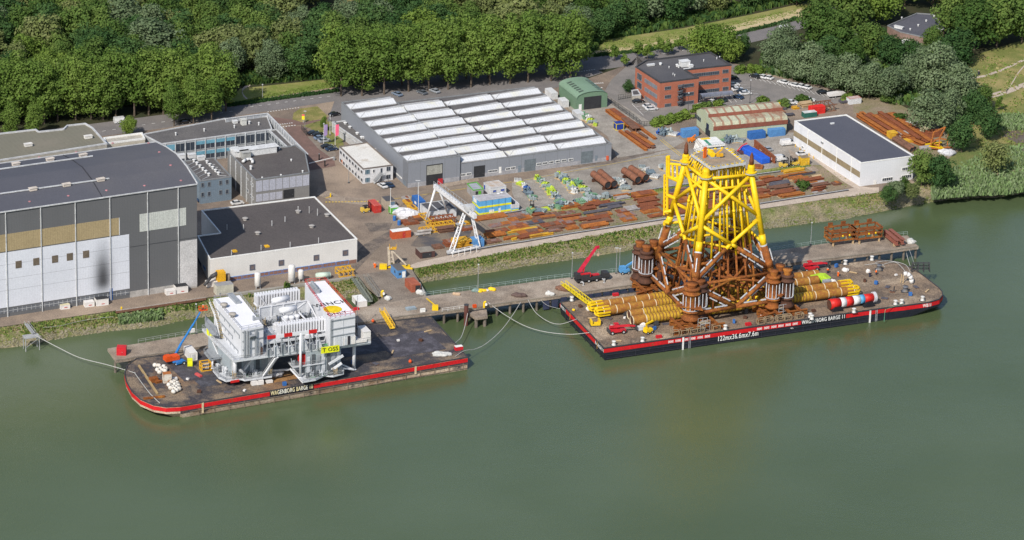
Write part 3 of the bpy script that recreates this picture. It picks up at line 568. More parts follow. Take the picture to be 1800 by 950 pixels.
# ---- green arched hangar
def hangar(name,label,cat,nl,nr,fr,hw,rise,m_w,m_r):
 A,B,C=G(*nl),G(*nr),G(*fr);u=(B-A);Wd=u.length;u.normalize();th=math.atan2(u.y,u.x);v=V((-u.y,u.x,0));Ln=(C-B).length
 t=thing(name,label,cat,A,th);b=MB();n=14;arc=[(0,0),(0,hw)]+[(Wd/2-Wd/2*cos(pi*k/n),hw+rise*sin(pi*k/n)**.8)for k in range(1,n)]+[(Wd,hw),(Wd,0)]
 w_=MB()
 for y in(0,Ln):w_.add([(x,y,z)for x,z in arc],[tuple(range(len(arc)))])
 w_.add([(0,0,0),(0,Ln,0),(0,Ln,hw),(0,0,hw),(Wd,0,0),(Wd,Ln,0),(Wd,Ln,hw),(Wd,0,hw)],[(0,1,2,3),(4,5,6,7)]);w_.build('wall',m_w,t)
 r2=arc[1:-1];b.add([(x,-.35,z+.08)for x,z in r2]+[(x,Ln+.35,z+.08)for x,z in r2],[(i,i+1,len(r2)+i+1,len(r2)+i)for i in range(len(r2)-1)]);b.build('roof',m_r,t,True)
 return t,Wd,Ln,arc
GRN=mat('green_sheet',(.15,.235,.16),(.13,.21,.14),.15,.6,fine=.08,stripe=(0,.9,(.12,.22,.135),.1));GRN2=mat('green_roof',(.20,.29,.21),(.17,.255,.18),.12,.6,fine=.08,stripe=(1,.9,(.165,.28,.185),.1))
t,Wd,Ln,arc=hangar('arched_hangar','green arched-roof hangar with wide open front behind the warehouse','hangar',(1013,195),(1067,188.5),(1040,164),4.6,2.2,GRN,GRN2)
b=MB();b.box(Wd*.52,-.06,.02,Wd*.56,.12,4.8);b.build('open_doorway',DOORM,t);b=MB();b.box(Wd*.12,-.1,.02,1.1,.1,2.3);b.build('door',WHITE,t)
zA=lambda x:inl([(a,c)for a,c in arc[1:-1]],x)
for sd,xx in((0,.2),(1,.8)):
 for k in range(6):
  x=Wd*xx;b=MB();b.bar((x-.9,Ln*(.12+.13*k),zA(x-.9)+.2),(x+.9,Ln*(.12+.13*k),zA(x+.9)+.2),1.0,.1);b.build('roof_window',mat('roof_window',(.09,.12,.10),None,.5,.3),t)
# ---- brick office
BRK=mat('orange_brick',(.38,.135,.085),(.33,.115,.07),.5,.8,fine=.1,big=(.08,(.34,.12,.075),.5,.7))
s=Bld('brick_office','three-storey orange brick office with dark roof and spiral fire stair','office',[(1160.5,145),(1228.5,136.5),(1204.5,122.5),(1286,114),(1249,91.5),(1136,105.5),(1117,117)],10.0,BRK,ROOFD,mat('dark_coping',(.06,.06,.065)),par=.45,parw=.5)
fz=((1169,1179.5,152,158.5),)
def wr(i,xa,ya,xb,hm_,nx,gm=GLASS,fm=TRIMD,zoff=0):
 u0,zt_=s.uv(i,xa,ya);u1=s.uv(i,xb,ya)[0];s.win(i,0,0,0,0,nx,fm,gm,r=(min(u0,u1),max(u0,u1),zt_-hm_,zt_))
for j in range(3):
 dy=j*15.1
 wr(0,1168.3,152.8+dy,1179.5,1.35,4);wr(0,1192,149.6+dy,1219.5,1.35,8);wr(2,1213,130+dy,1264,1.4,13);wr(2,1270,123+dy,1280.6,1.4,4)
 wr(6,1155.5,151.7+dy*1.02,1133,1.5,3,mat('grey_blind',(.19,.20,.23)))
 if j<2:wr(6,1128.5,132.5+dy,1120.5,2.4,3)
A0,uu,n=s.fr(0);ux=s.uv(0,1193,170)[0];c=A0+uu*ux+n*1.2;b=MB();b.tube(c,c+V((0,0,8.4)),.12,6);prev=None
for k in range(60):
 a=k*.42;p=c+V((cos(a)*1.05,sin(a)*1.05,.15+k*.135));b.bar(c+V((0,0,p.z)),p,.35,.08)
 if prev:b.bar(prev+V((0,0,.8)),p+V((0,0,.8)),.08,.5)
 prev=p
b.build('spiral_stair',mat('stair_steel',(.11,.12,.14),None,.5,.5),s.root)
s.roofbox(1203,116,3.4,2.6,2.0);s.roofbox(1214,118,1.6,1.4,.8);s.roofbox(1144,115.5,2.8,1,.5);s.roofpipe(1161,114,.45,.6);s.roofpipe(1190,117,.4,.7);s.roofpipe(1193,119,.3,.6);s.roofbox(1208,122,2.6,.7,.3)
for q in((1183,132),(1186,134),(1237,108),(1260,104),(1265,102.5),(1176,120)):s.roofpipe(*q,.15,.6)
s2=thing('entrance_canopy','grey glazed canopy over the bicycle racks in front of the brick office','canopy',G(1262,178),R(20));b=MB()
for k in range(9):a=-1.2+k*.3;b.bar((-7,sin(a)*1.6,2.4+cos(a)*.9),(5.5,sin(a)*1.6,2.4+cos(a)*.9),.5,.06)
b.build('canopy_roof',mat('canopy_glass',(.22,.25,.32),None,.5,.25),s2);b=MB()
for x in(-6.5,-2.5,1.5,5):b.tube((x,1.4,0),(x,1.4,2.7),.08,6);b.tube((x,-1.4,0),(x,-1.4,2.7),.08,6)
b.build('posts',TRIMD,s2)
s=Bld('utility_kiosk','small beige utility kiosk at the corner of the brick office','kiosk',[(1112,168),(1127,166.5),(1121,157),(1110,159)],2.4,mat('beige_block',(.48,.45,.39)),ROOFD,TRIM)
# ---- pale green shed with rusted roof
PGR=mat('pale_green_wall',(.40,.44,.33),(.36,.40,.29),.2,.75,fine=.12,big=(.09,(.40,.42,.26),.55,.75))
PGR2=mat('pale_green_roof',(.44,.45,.33),(.38,.39,.28),.15,.75,fine=.15,stripe=(0,3.2,(.30,.19,.13),.26),big=(.13,(.27,.15,.10),.5,.66));RST=mat('rust_strip',(.18,.055,.04),(.22,.08,.05),.5,.85)
A=G(1254,247);B=G(1382,235);u=B-A;Ls=u.length;u.normalize();th=math.atan2(u.y,u.x);v=V((-u.y,u.x,0));Fl=G(1212,221);wd=(Fl-A).dot(v)
t=thing('green_shed','pale green metal shed with rust-streaked stepped roof','shed',A,th);sh=[(0,0),(0,5.0),(.6,6.4),(wd*.3,6.8),(wd*.32,7.8),(wd*.55,8.6),(wd*.8,7.6),(wd-.4,6.0),(wd,4.5),(wd,0)]
b=MB()
for x in(0,Ls):b.add([(x,y,z)for y,z in sh],[tuple(range(len(sh)))])
b.add([(0,0,0),(Ls,0,0),(Ls,0,5),(0,0,5),(0,wd,0),(Ls,wd,0),(Ls,wd,4.5),(0,wd,4.5)],[(0,1,2,3),(4,5,6,7)]);b.build('wall',PGR,t)
r2=sh[1:-1];b=MB();b.add([(-.3,y,z+.06)for y,z in r2]+[(Ls+.3,y,z+.06)for y,z in r2],[(i,i+1,len(r2)+i+1,len(r2)+i)for i in range(len(r2)-1)]);b.build('roof',PGR2,t)
for(y0,z0,y1,z1_)in((-.12,3.7,-.1,5.2),(wd*.3,6.95,wd*.325,7.95),(wd*.62,8.35,wd*.68,8.15)):
 b=MB();b.add([(-.3,y0-.08,z0),(Ls+.3,y0-.08,z0),(Ls+.3,y1-.08,z1_+.1),(-.3,y1-.08,z1_+.1),(-.3,y0+.1,z0),(Ls+.3,y0+.1,z0)],[(0,1,2,3),(0,4,5,1)]);b.build('rusty_band',RST,t)
b=MB();b.box(-.04,wd*.36,.02,.1,2.4,4.2);b.build('doorway',mat('navy_opening',(.02,.03,.07)),t)
for k in range(4):b=MB();b.box(-.05,wd*.80+k*1.5,2.4,.1,1.1,1.5);b.build('window',GLASS,t)
# ---- white warehouse at right
s=Bld('white_warehouse','white metal warehouse with dark roof and tan stripe at the right end of the yard','warehouse',[(1513.5,286.5),(1607,274),(1488,201.5),(1396.5,212.5)],8.8,mat('white_sheet',(.68,.69,.72),(.63,.64,.67),.1,.5,fine=.04,stripe=(0,.9,(.61,.62,.65),.08)),mat('slate_roof',(.078,.082,.105),(.09,.093,.115),.08,.85,fine=.1),WHITE)
A0,uu,n=s.fr(3);Lq=(s.L[0]-s.L[3]).length
s.slab(3,(.06,Lq-.15,3.2,5.3),mat('tan_stripe',(.30,.24,.15)),'tan_stripe',.05,.08)
for k in range(1,5):
 b=MB();p=A0+uu*(Lq*k/4.6)+n*.15;b.tube(p+V((0,0,.05)),p+V((0,0,8.6)),.12,6);b.build('downpipe',WHITE,s.root)
s.win(3,1409.5,256,1413,262,2,WHITE);s.panel(3,1444.5,249,1447.5,253,TRIMD,'wall_lamp',.2,.4)
s.win(0,1585.5,295,1604,298,6,WHITE);s.win(0,1550.5,313.5,1569,317,5,WHITE);s.win(0,1585,308.5,1602,312.5,5,WHITE);s.door(0,1536,317.5,1540.2,325,WHITE)
s.roofbox(1463,218,1.4,.6,.3)
b=MB()
for k in range(5):p=A0+uu*(Lq*(.07+.07*k))+n*1.0;b.tube((p.x,p.y,0),(p.x,p.y,1.1),.16,8)
b.build('bollards',mat('bollard_yellow',(.75,.45,.03)),s.root)
# ---- building among the trees, top right
s=Bld('woodland_pavilion','flat dark-roofed building half hidden among trees at top right','building',[(1582,56),(1627,66),(1660,52),(1650,36),(1640,25),(1612,23),(1560,45)],5,mat('pavilion_wall',(.25,.17,.14)),mat('pavilion_roof',(.085,.088,.108),(.10,.10,.12),.1,.85),TRIMD)
s.roofbox(1651,54,2.5,1.5,.5);s.roofbox(1580,50,3.5,1.2,.8)
for q in((1614,46),(1628,38),(1600,53),(1642,30),(1585,33)):s.roofpipe(*q,.3,.5)
s=Bld('pale_lean_to','small pale shed in front of the pavilion among the trees','shed',[(1588,80),(1612,82),(1614,71),(1585,69)],2.6,mat('pale_wall',(.45,.45,.44)),mat('pale_roof',(.5,.5,.5)),WHITE)
# ================================================================ JETTY, BARGES
def local(t):
 Mi=Matrix.Rotation(-t.rotation_euler[2],3,'Z');O=V(t.location)
 return lambda p:Mi @(V(p)-O)
STEELD=mat('dark_steel',(.06,.06,.065),None,.5,.6)
NAVY=mat('navy_fender',(.03,.04,.085),(.05,.055,.09),.4,.6)
GALV=mat('galvanised',(.45,.46,.47),None,.5,.5,.3)
PILEM=mat('jetty_pile',(.20,.17,.14),(.10,.085,.07),.4,.85)
JN=[(204,634),(368,608.5),(627,569),(705,557),(817,544),(900,531),(960,524),(1116,501),(1360,467),(1531,446),(1614.7,434)]
JF=[(1595,414),(1457,427.5),(1360,441),(1111,476),(960,492.6),(900,501),(747,521),(655,537),(363,584),(243,604),(189,613)]
jt=thing('jetty','long brown concrete jetty on piles running behind both barges','jetty',G(900,515,0),AX);lj=local(jt)
pts=[lj(G(x,y,4.4))for x,y in JN+JF]
b=MB();b.prism([(p.x,p.y)for p in pts],3.5,4.4);b.build('deck',CONC2,jt)
b=MB()
for a,c in zip(JN,JN[1:]):b.bar(lj(G(*a,4.4))+V((0,.1,.12)),lj(G(*c,4.4))+V((0,.1,.12)),.35,.28)
b.build('kerb',mat('kerb_timber',(.30,.26,.21),(.2,.17,.14),.5,.9),jt)
def along(px,step,z):
 P=[G(x,y,z)for x,y in px];out=[]
 d=0
 for a,c in zip(P,P[1:]):
  L_=(c-a).length
  while d<L_:out.append(a.lerp(c,d/L_));d+=step
  d-=L_
 return out
for p in along(JN,4.6,4.4)[:62]:
 q=lj(p)+V((0,.9,0));b=MB();b.tube((q.x,q.y,-3),(q.x,q.y,3.6),.42,8);b.build('pile',PILEM,jt)
for i,p in enumerate(along([(960,524),(1116,501),(1360,467)],3.1,4.4)[:28]):
 q=lj(p);b=MB();b.box(q.x,q.y-.15,.5+(i%3)*.3,2.1,.3,2.7-(i%2)*.3);b.build('fender_panel',NAVY,jt)
b=MB();cc=[lj(G(x,y,3.6))for x,y in[(836,560),(857,557),(855,545),(823,550)]];b.prism([(p.x,p.y)for p in cc],2.9,3.8);b.build('mooring_platform',CONC2,jt)
for x,y in((838,559),(853,557)):
 q=lj(G(x,y,3.4));b=MB();b.tube((q.x,q.y+.3,-3),(q.x,q.y+.3,3),.55,10);b.build('pile',PILEM,jt)
pr=thing('access_pier','wide concrete pier joining the quay to the jetty','pier',G(690,520,0),AX);lp=local(pr)
b=MB();pp=[lj(G(x,y,4.36))for x,y in[]];pp=[lp(G(x,y,4.34))for x,y in[(625,484),(722,470),(735,492),(750,523),(745,550),(700,557),(658,545),(655,536),(672,524)]]
b.prism([(p.x,p.y)for p in pp],3.3,4.34);b.build('deck',mat('pier_concrete',(.25,.21,.17),(.17,.14,.115),.2,.9,fine=.2,big=(.08,(.11,.10,.09),.58,.74)),pr)
for x,y in((668,522),(655,537),(738,500),(744,512)):
 q=lp(G(x,y,3.4));b=MB();b.tube((q.x,q.y+.6,-3),(q.x,q.y+.6,3.4),.45,8);b.build('pile',PILEM,pr)
def railing(name,label,px,z,h=1.1,step=2.5,m=GALV,r=.05,cat='railing',group=None,rails=(1.0,.55)):
 P=[G(x,y,z)for x,y in px];t=P[0];b=MB()
 for a,c in zip(P,P[1:]):
  for k in rails:b.bar(a-t+V((0,0,h*k)),c-t+V((0,0,h*k)),r*1.3,r*1.3)
 for p in along(px,step,z)+[P[-1]]:b.bar(p-t,p-t+V((0,0,h)),r*1.5,r*1.5)
 o=b.build(name,m,None,loc=t);return tag(o,label,cat,group)
PALEG=mat('pale_green_rail',(.34,.42,.40),None,.5,.5)
railing('railing','grey railing along the left end of the jetty beside the river bank',[(243,603.5),(363,583.5),(470,566)],4.4,1.3)
railing('railing','pale green railing along the landward edge of the middle jetty',[(749,520.5),(900,500.5),(960,492),(1111,475.5)],4.4,1.3,m=PALEG)
railing('railing','thin railing along the right part of the jetty behind the pile barge',[(1350,442.5),(1457,427),(1595,413.5)],4.4,1.3,m=PALEG)
railing('railing','short white railing on the jetty edge beside the yellow barrier post',[(777,549),(817,543.5)],4.4,1.3,2,WHITE)
railing('railing','short white railing on the pier edge by the rusty brown container',[(738,503),(747,520)],4.35,1.3,2,WHITE)
def mast(x,y,z,h,label,r=.11,cat='mast',name='lamp_mast',arm=0,base=None,m=GALV):
 t=thing(name,label,cat,G(x,y,z));b=MB();b.tube((0,0,0),(0,0,h),r,6,r*.6);b.build('pole',m,t)
 if arm:
  b=MB();b.box(arm/2,0,h-.15,arm,.3,.2);b.box(-arm/2,0,h-.15,arm,.3,.2);b.build('lamp_head',TRIM,t)
 else:b=MB();b.box(0,0,h-.1,.45,.45,.3);b.build('cap',TRIM,t)
 b=MB();b.box(0,0,0,.7,.7,.25);b.build('base_plate',STEELD,t);return t
mast(345,587,4.4,10,'thin grey mast on the jetty left of the white offshore module')
mast(840,511,4.4,9,'thin grey mast on the middle jetty left of the crane truck')
mast(1005,490,4.4,9,'thin grey mast on the jetty right beside the red crane truck')
mast(1083,481,4.4,9,'taller lamp mast on a yellow foot between crane truck and blue boom lift',arm=.6)
mast(1088.5,480,4.4,8.5,'slim mast just right of the lamp mast with the yellow foot')
mast(1425,431,4.4,8,'thin pale mast on the jetty left of the rusty frames')
mast(628,578,4.4,11,'thin mast on the jetty in front of the small white shelter')
# ---------------------------------------------------------------- barges
def barge(name,label,deck_px,water_in,dz,hull_m,deck_m,band_edges,band_m,nface):
 P=[G(x,y,dz)for x,y in deck_px];d=P[nface[1]]-P[nface[0]];th=math.atan2(d.y,d.x)
 t=thing(name,label,'barge',(P[nface[0]].x,P[nface[0]].y,0),th);lc=local(t);L=[lc(p)for p in P];n=len(L)
 cx,cy=sum(p.x for p in L)/n,sum(p.y for p in L)/n
 for p in L:p.z=dz
 W0=[]
 for p,wi in zip(L,water_in):dx,dy=wi;W0.append(V((p.x+dx,p.y+dy,-1.6)))
 b=MB();Rr=[V((p.x,p.y,dz-2.3))for p in L]
 b.add(L+Rr+W0,[(i,(i+1)%n,n+(i+1)%n,n+i)[::-1]for i in range(n)]+[(n+i,n+(i+1)%n,2*n+(i+1)%n,2*n+i)[::-1]for i in range(n)]);b.build('hull',hull_m,t)
 b=MB();b.add([p-V((0,0,.05))for p in L],[tuple(range(n))]);o=b.build('deck',deck_m,t)
 if o.data.polygons[0].normal.z<0:o.data.flip_normals()
 b=MB()
 for i in range(n):b.bar(L[i]+V((0,0,.05)),L[(i+1)%n]+V((0,0,.05)),.3,.28)
 b.build('deck_rim',STEELD,t)
 b=MB()
 for i in band_edges:
  A,B=L[i],L[(i+1)%n];u=(B-A).normalized();nn=V((u.y,-u.x,0));
  if(A+nn-V((cx,cy,dz))).length<(A-V((cx,cy,dz))).length:nn=-nn
  b.obox((A+B)/2+nn*.05-V((0,0,.95)),u*((B-A).length/2+.02),nn*.06,V((0,0,.62)))
 b.build('red_band',band_m,t);return t,L,lc
REDB=mat('band_red',(.58,.014,.02),(.48,.012,.015),.3,.55,big=(.5,(.22,.07,.03),.60,.70))
DK1=mat('worn_deck_dark',(.055,.050,.056),(.22,.165,.115),.13,.78,mix=(.46,.62),fine=.3,big=(.05,(.27,.16,.085),.55,.70))
DK2=mat('worn_deck_brown',(.225,.165,.115),(.12,.092,.072),.16,.85,mix=(.42,.60),fine=.3,big=(.08,(.36,.28,.20),.52,.66))
HL1=mat('weathered_hull',(.50,.40,.30),(.30,.20,.13),.18,.8,mix=(.42,.6),fine=.2,big=(.2,(.07,.06,.06),.55,.68))
HL2=mat('black_hull',(.012,.014,.024),(.018,.02,.03),.2,.45,spec=.5)
d10=[(317,714.6),(822,628.4),(757,557),(627,573),(368,613),(240,631),(224,643),(219,657),(222,671),(232,689),(247,702.5),(270,712.5),(292,716)]
w10=[(2,1),(-.1,.05),(-.1,-.1),(0,0),(0,0),(3,-1),(4,-.6),(5,0),(5,1),(5.5,2),(6,3),(6,3.4),(5,2)]
w10=[(a*1.0,c*1.0)for a,c in w10]
B10,L10,l10=barge('left_barge','flat deck barge with weathered tan hull carrying the white offshore module',d10,w10,4.1,HL1,DK1,[0,6,7,8,9,10,11,12],REDB,(0,1));B10.name='deck_barge'
d11=[(1062,612.5),(1549,542.5),(1591.5,537.4),(1633,531.7),(1651,526.5),(1657,519),(1656,513),(1650,506),(1629,489.5),(1610,475),(1577.6,461),(1536,456.4),(1250,495.5),(985,532)]
w11=[(.8,.3),(-.3,.05),(-3,.4),(-9,1),(-12,1),(-13,0),(-13,0),(-12,0),(-10,-.5),(-6,-1),(-2,-.5),(0,0),(0,0),(.8,-.1)]
B11,L11,l11=barge('deck_barge','flat deck barge with black hull and red stripe carrying the yellow jacket',d11,w11,4.3,HL2,DK2,[0,1,2,3,4,5,6,13],REDB,(0,1));
for t,L,dz,n_,m_,xs_ in((B10,L10,4.1,3,mat('stringer_tan',(.26,.20,.15)),(0,1)),(B11,L11,4.3,2,mat('stringer_dark',(.035,.037,.05)),(0,1))):
 A,B=L[0],L[xs_[1]];u=(B-A).normalized();nn=V((u.y,-u.x,0));Ln=(B-A).length;b=MB()
 for zz in(1.9,.55):b.bar(V((A.x,A.y,zz))+nn*.08+u*(3 if t is B10 else 1),V((B.x,B.y,zz))+nn*.08,.22,.12)
 k=6
 while k<Ln-1:b.bar(A+u*k+nn*.06-V((0,0,dz-2.4)),A+u*k+nn*.06-V((0,0,dz)),.14,.14);k+=4.9
 b.build('rubbing_strake',m_,t)
b=MB()
A,B=L11[0],L11[13];u=(B-A).normalized();nn=V((-u.y,u.x,0))
for k in range(8):b.bar(A+u*(3+k*4.4)-V((0,0,1.6))+nn*.05,A+u*(3+k*4.4)-V((0,0,4.3))+nn*.05,.14,.14)
b.bar(A+u*3-V((0,0,2.9))+nn*.05,A+u*34-V((0,0,2.9))+nn*.05,.14,.14);b.build('frame_line',mat('stringer_dark',(.035,.037,.05)),B11)
WL=mat('lettering_white',(.8,.8,.78),None,.5,.6)
def hull_text(t,L,i,j,xa,xb,y,txt,size,m,z,plate=None,dz=4.3,xs=1,nm='lettering'):
 A,B=L[i],L[j];u=(B-A).normalized();u.z=0;nn=V((u.y,-u.x,0));lc=local(t)
 def at(x):
  d=ray(x,y);Aw=t.matrix_basis @ A;Bw=t.matrix_basis @ B;w_=(Bw-Aw);n_=V((w_.y,-w_.x,0));q=CO+d*((Aw-CO).dot(n_)/d.dot(n_));return(lc(q)-A).dot(u)
 ua,ub=at(xa),at(xb);c=A+u*(ua+ub)/2;c.z=z
 if plate:b=MB();b.obox(c+nn*.125,u*(ub-ua)/2,nn*.02,V((0,0,size*.55)));b.build('name_plate',plate,t)
 o=text_mesh(txt,size,nm,m,t,Matrix.Translation(c+nn*.17)@ rotm(u,V((0,0,1)),nn).to_4x4(),.03,xs=1)
 w_=max(v.co.x for v in o.data.vertices)-min(v.co.x for v in o.data.vertices);d0=(o.data.vertices[0].co)
 pr_=[(v.co-c).dot(u)for v in o.data.vertices];wd=max(pr_)-min(pr_);k=abs(ub-ua)*.96/wd
 for v in o.data.vertices:v.co=v.co+u*((v.co-c).dot(u)*(k-1))
 return o
BLK=mat('plate_black',(.015,.016,.022))
bpy.context.view_layer.update()
hull_text(B10,L10,0,1,474,551,686,'WAGENBORG BARGE 10',1.95,mat('lettering_cream',(.72,.62,.36),(.8,.78,.7),.25,.7,mix=(.45,.55)),3.25,BLK,4.1)
hull_text(B11,L11,0,1,1408,1486,566,'WAGENBORG BARGE 11',1.8,WL,3.38,BLK)
hull_text(B11,L11,0,1,1260,1333,594,'122mx36.6mx7.6m',2.4,WL,1.9)
hull_text(B11,L11,2,3,1622,1637,536,'WB11',1.6,WL,3.35)
hull_text(B11,L11,0,1,1389,1394,579,'W b',.7,WL,1.9)
for x0 in[1175+k*12.9 for k in range(6)]+[1331+k*12.6 for k in range(6)]:
 A,B=L11[0],L11[1];u=(B-A).normalized();nn=V((u.y,-u.x,0));Aw,Bw=B11.matrix_basis @ A,B11.matrix_basis @ B;w_=Bw-Aw;n_=V((w_.y,-w_.x,0));d=ray(x0,600-(x0-1175)*.143);q=CO+d*((Aw-CO).dot(n_)/d.dot(n_));k=(l11(q)-A).dot(u);b=MB()
 for j in range(5):c=A+u*(k+j*.38);c.z=3.35;b.obox(c+nn*.13,u*(.13 if j%2 else .09),nn*.02,V((0,0,.42 if j%2==0 else .34)))
 b.build('white_mark',WL,B11)
for x0,y0 in((1200,608),(1528.5,562)):
 Aw,Bw=B11.matrix_basis @ A,B11.matrix_basis @ B;d=ray(x0,y0);q=CO+d*((Aw-CO).dot(n_)/d.dot(n_));k=(l11(q)-A).dot(u)
 b=MB();c=A+u*k;c.z=2.1;b.obox(c+nn*.2,u*.27,nn*.1,V((0,0,2.1)));b.build('draught_strip',WL,B11)
 b=MB()
 for s_ in(-.3,.3):b.bar(A+u*(k+2.3+s_)+nn*.2-V((0,0,.2)),A+u*(k+2.3+s_)+nn*.2-V((0,0,4.2)),.1,.1)
 for j in range(9):c=A+u*(k+2.3)+nn*.2;c.z=.3+j*.45;b.obox(c,u*.3,nn*.05,V((0,0,.06)))
 b.build('ladder',mat('ladder_grey',(.35,.36,.38)),B11)
Aw=B11.matrix_basis @ L11[13];
for i_,(xx,xa)in enumerate(((1,4.5),(33.5,37.5))):
 A,B=L11[13],L11[0];u=(B-A).normalized();nn=V((u.y,-u.x,0));Ls_=(B-A).length;c=A+u*(3.0 if i_==0 else Ls_-3.6);c.z=3.35
 b=MB();b.obox(c+nn*.12,u*(2.4 if i_==0 else 3.6),nn*.02,V((0,0,.75)));b.build('name_plate',BLK,B11)
 text_mesh('WB11' if i_==0 else 'BARGE11',1.5,'lettering',WL,B11,Matrix.Translation(c+nn*.16)@ rotm(u,V((0,0,1)),nn).to_4x4(),.015,xs=1.15)
for fx in(.24,.86):
 c=L11[13].lerp(L11[0],fx);b=MB();b.obox(V((c.x,c.y,3.2))+nn*.2,u*.14,nn*.08,V((0,0,1.2)));b.build('ladder',mat('ladder_ochre',(.35,.2,.05)),B11)
for x0,y0,h0 in((356,716,3.4),(730,652,2.6)):
 A,B=L10[0],L10[1];u=(B-A).normalized();nn=V((u.y,-u.x,0));Aw,Bw=B10.matrix_basis @ A,B10.matrix_basis @ B;w_=Bw-Aw;n_=V((w_.y,-w_.x,0));d=ray(x0,y0);q=CO+d*((Aw-CO).dot(n_)/d.dot(n_));k=(l10(q)-A).dot(u);b=MB();c=A+u*k;c.z=4.1-h0/2;b.obox(c+nn*.2,u*.3,nn*.1,V((0,0,h0/2)));b.build('draught_strip',mat('strip_cream',(.5,.36,.18),(.6,.5,.35),.5,.8),B10)
A,B=L10[0],L10[1];u=(B-A).normalized();nn=V((u.y,-u.x,0));b=MB();b.obox(V(((A+B)/2).xy.to_3d())+V((0,0,2.25))+nn*.03,u*(B-A).length/2,nn*.04,V((0,0,.6)));b.build('dark_band',mat('band_dark',(.05,.048,.055),(.2,.1,.05),.3,.7,mix=(.52,.7)),B10)
for i_,(x,y,sx,sy,c_)in enumerate(((505,660,15,7,(.22,.12,.05)),(640,612,22,9,(.05,.05,.06)),(330,655,7,12,(.055,.052,.06)),(372,668,10,8,(.05,.05,.055)),(720,605,18,16,(.06,.056,.066)))):
 p=l10(G(x,y,4.1));b=MB();b.box(p.x,p.y,4.06,sx,sy,.03+.012*i_);b.build('deck_plate',mat('plate%.3f%.3f'%(c_[0],c_[1]),c_,tuple(v*1.9 for v in c_),.25,.8,mix=(.45,.65),fine=.2),B10)
BWH=mat('bollard_white',(.62,.62,.6),(.45,.43,.4),1,.6)
def mk_bollard():
 t=thing('bollard','x','bollard');b=MB();b.lathe((0,0,0),[(.75,0),(.75,.12),(.55,.15),(.55,1.15),(.7,1.25),(.7,1.4),(.4,1.5)],12);b.build('post',BWH,t,True);b=MB();b.box(0,0,0,1.9,1.6,.08);b.build('base_plate',STEELD,t);return t
bol=mk_bollard();first=[True]
def put(proto,x,y,z,rz=0,label=None,group=None,scale=None,used=set()):
 P=G(x,y,z)
 if proto.name not in used:
  used.add(proto.name);proto.location=P;proto.rotation_euler=(0,0,rz)
  if label:proto['label']=label
  if group:proto['group']=group
  if scale:proto.scale=(scale,)*3 if isinstance(scale,(int,float))else scale
  return proto
 return copy_tree(proto,None,P,rz,label,scale,group)
BL='white bollard post standing along the deck edge of the black-hulled barge'
for x,y in((1079,607),(1129.5,600.5),(1275,579),(1427,561.5),(1501,549.5),(1574,535.5),(1585,534),(1621.5,528.5),(1005,529),(1486,465),(1532.5,457.5),(1424,558)):put(bol,x,y,4.3,AX,BL,'white bollards along the barge deck edges')
GB='grey mooring winch drum on the bow deck of the black-hulled barge'
gd=thing('deck_winch','x','winch',group='grey drums on the bow deck');b=MB();b.lathe((0,0,0),[(1.0,0),(1.0,.3),(.8,.4),(.8,1.5),(1.0,1.6),(1.0,1.9)],14);b.build('drum',mat('drum_blue_grey',(.10,.12,.16),(.2,.17,.13),.8,.7),gd,True);b=MB();b.box(0,0,0,2.6,2.2,.15);b.build('base_plate',STEELD,gd)
put(gd,1545,475,4.3,0,'grey winch drum in the middle of the bow deck near the rope coils','grey drums on the bow deck');put(gd,1591,513,4.3,0,'grey winch drum near the pointed end of the black-hulled barge','grey drums on the bow deck')
buo=thing('float_ball','x','float');b=MB();b.lathe_e((0,0,.75),.78,.78,.75,12,8);b.build('ball',mat('float_white',(.66,.64,.60),(.45,.40,.33),1.2,.6),buo,True);b=MB();b.tube((0,0,1.4),(0,0,1.75),.16,6);b.build('lifting_eye',STEELD,buo)
for k,(x,y)in enumerate([(272.5,646),(279,647),(283,652),(288,648.5),(290,656),(280.5,658.5),(291,652),(285,655),(277,654)]):put(buo,x,y,4.1,k,'dirty white float ball in the upper cluster on the barge bow','white float balls in the upper cluster')
for k,(x,y)in enumerate([(297,680.5),(302,676.5),(306,675),(311,677.5),(309,684),(313,682),(303,684),(307,687.5),(314.5,687.5),(305,692.5),(310,690),(300,686),(308,680)]):copy_tree(buo,None,G(x,y,4.1),k,'dirty white float ball in the lower cluster beside the rusty white tank box',group='white float balls in the lower cluster')
# ================================================================ JACKET FOUNDATION ON THE RIGHT BARGE
YEL=mat('offshore_yellow',(.80,.53,.012),(.70,.46,.012),.35,.45,fine=.08,big=(.7,(.48,.27,.03),.64,.76))
RUST=mat('rusty_steel',(.27,.085,.018),(.15,.05,.015),.5,.85,fine=.25,big=(.3,(.38,.15,.025),.52,.68))
RUST2=mat('dark_rust',(.105,.045,.026),(.06,.03,.022),.7,.85,fine=.2)
ANO=mat('anode_grey',(.55,.56,.60),None,1,.5)
BD=4.35
LEGPX={'A':[(1206.7,279.3),(1173.8,395.5),(1160,440)],'B':[(1241.3,304.6),(1227.4,444.8),(1221.5,500)],'C':[(1319.2,297.3),(1342.4,431),(1356,478)],'D':[(1284.7,271.8),(1288.5,381.6),(1294,419)]}
ZL=(51.0,26.6,17.5)
N3={k:[G(x,y,z)for(x,y),z in zip(v,ZL)]for k,v in LEGPX.items()}
def leg(k,z):
 a,b2,c=N3[k]
 if z>=ZL[1]:t=(z-ZL[1])/(ZL[0]-ZL[1]);return b2+(a-b2)*t
 t=(z-ZL[2])/(ZL[1]-ZL[2]);return c+(b2-c)*t
CT=sum((N3[k][1]for k in 'ABCD'),V())/4
jk=thing('offshore_jacket','tall four-legged yellow and rust-brown jacket tower standing on the black barge','jacket tower',(CT.x,CT.y,BD),0)
JO=V(jk.location)
def J(*ps):return[V(p)-JO for p in ps]
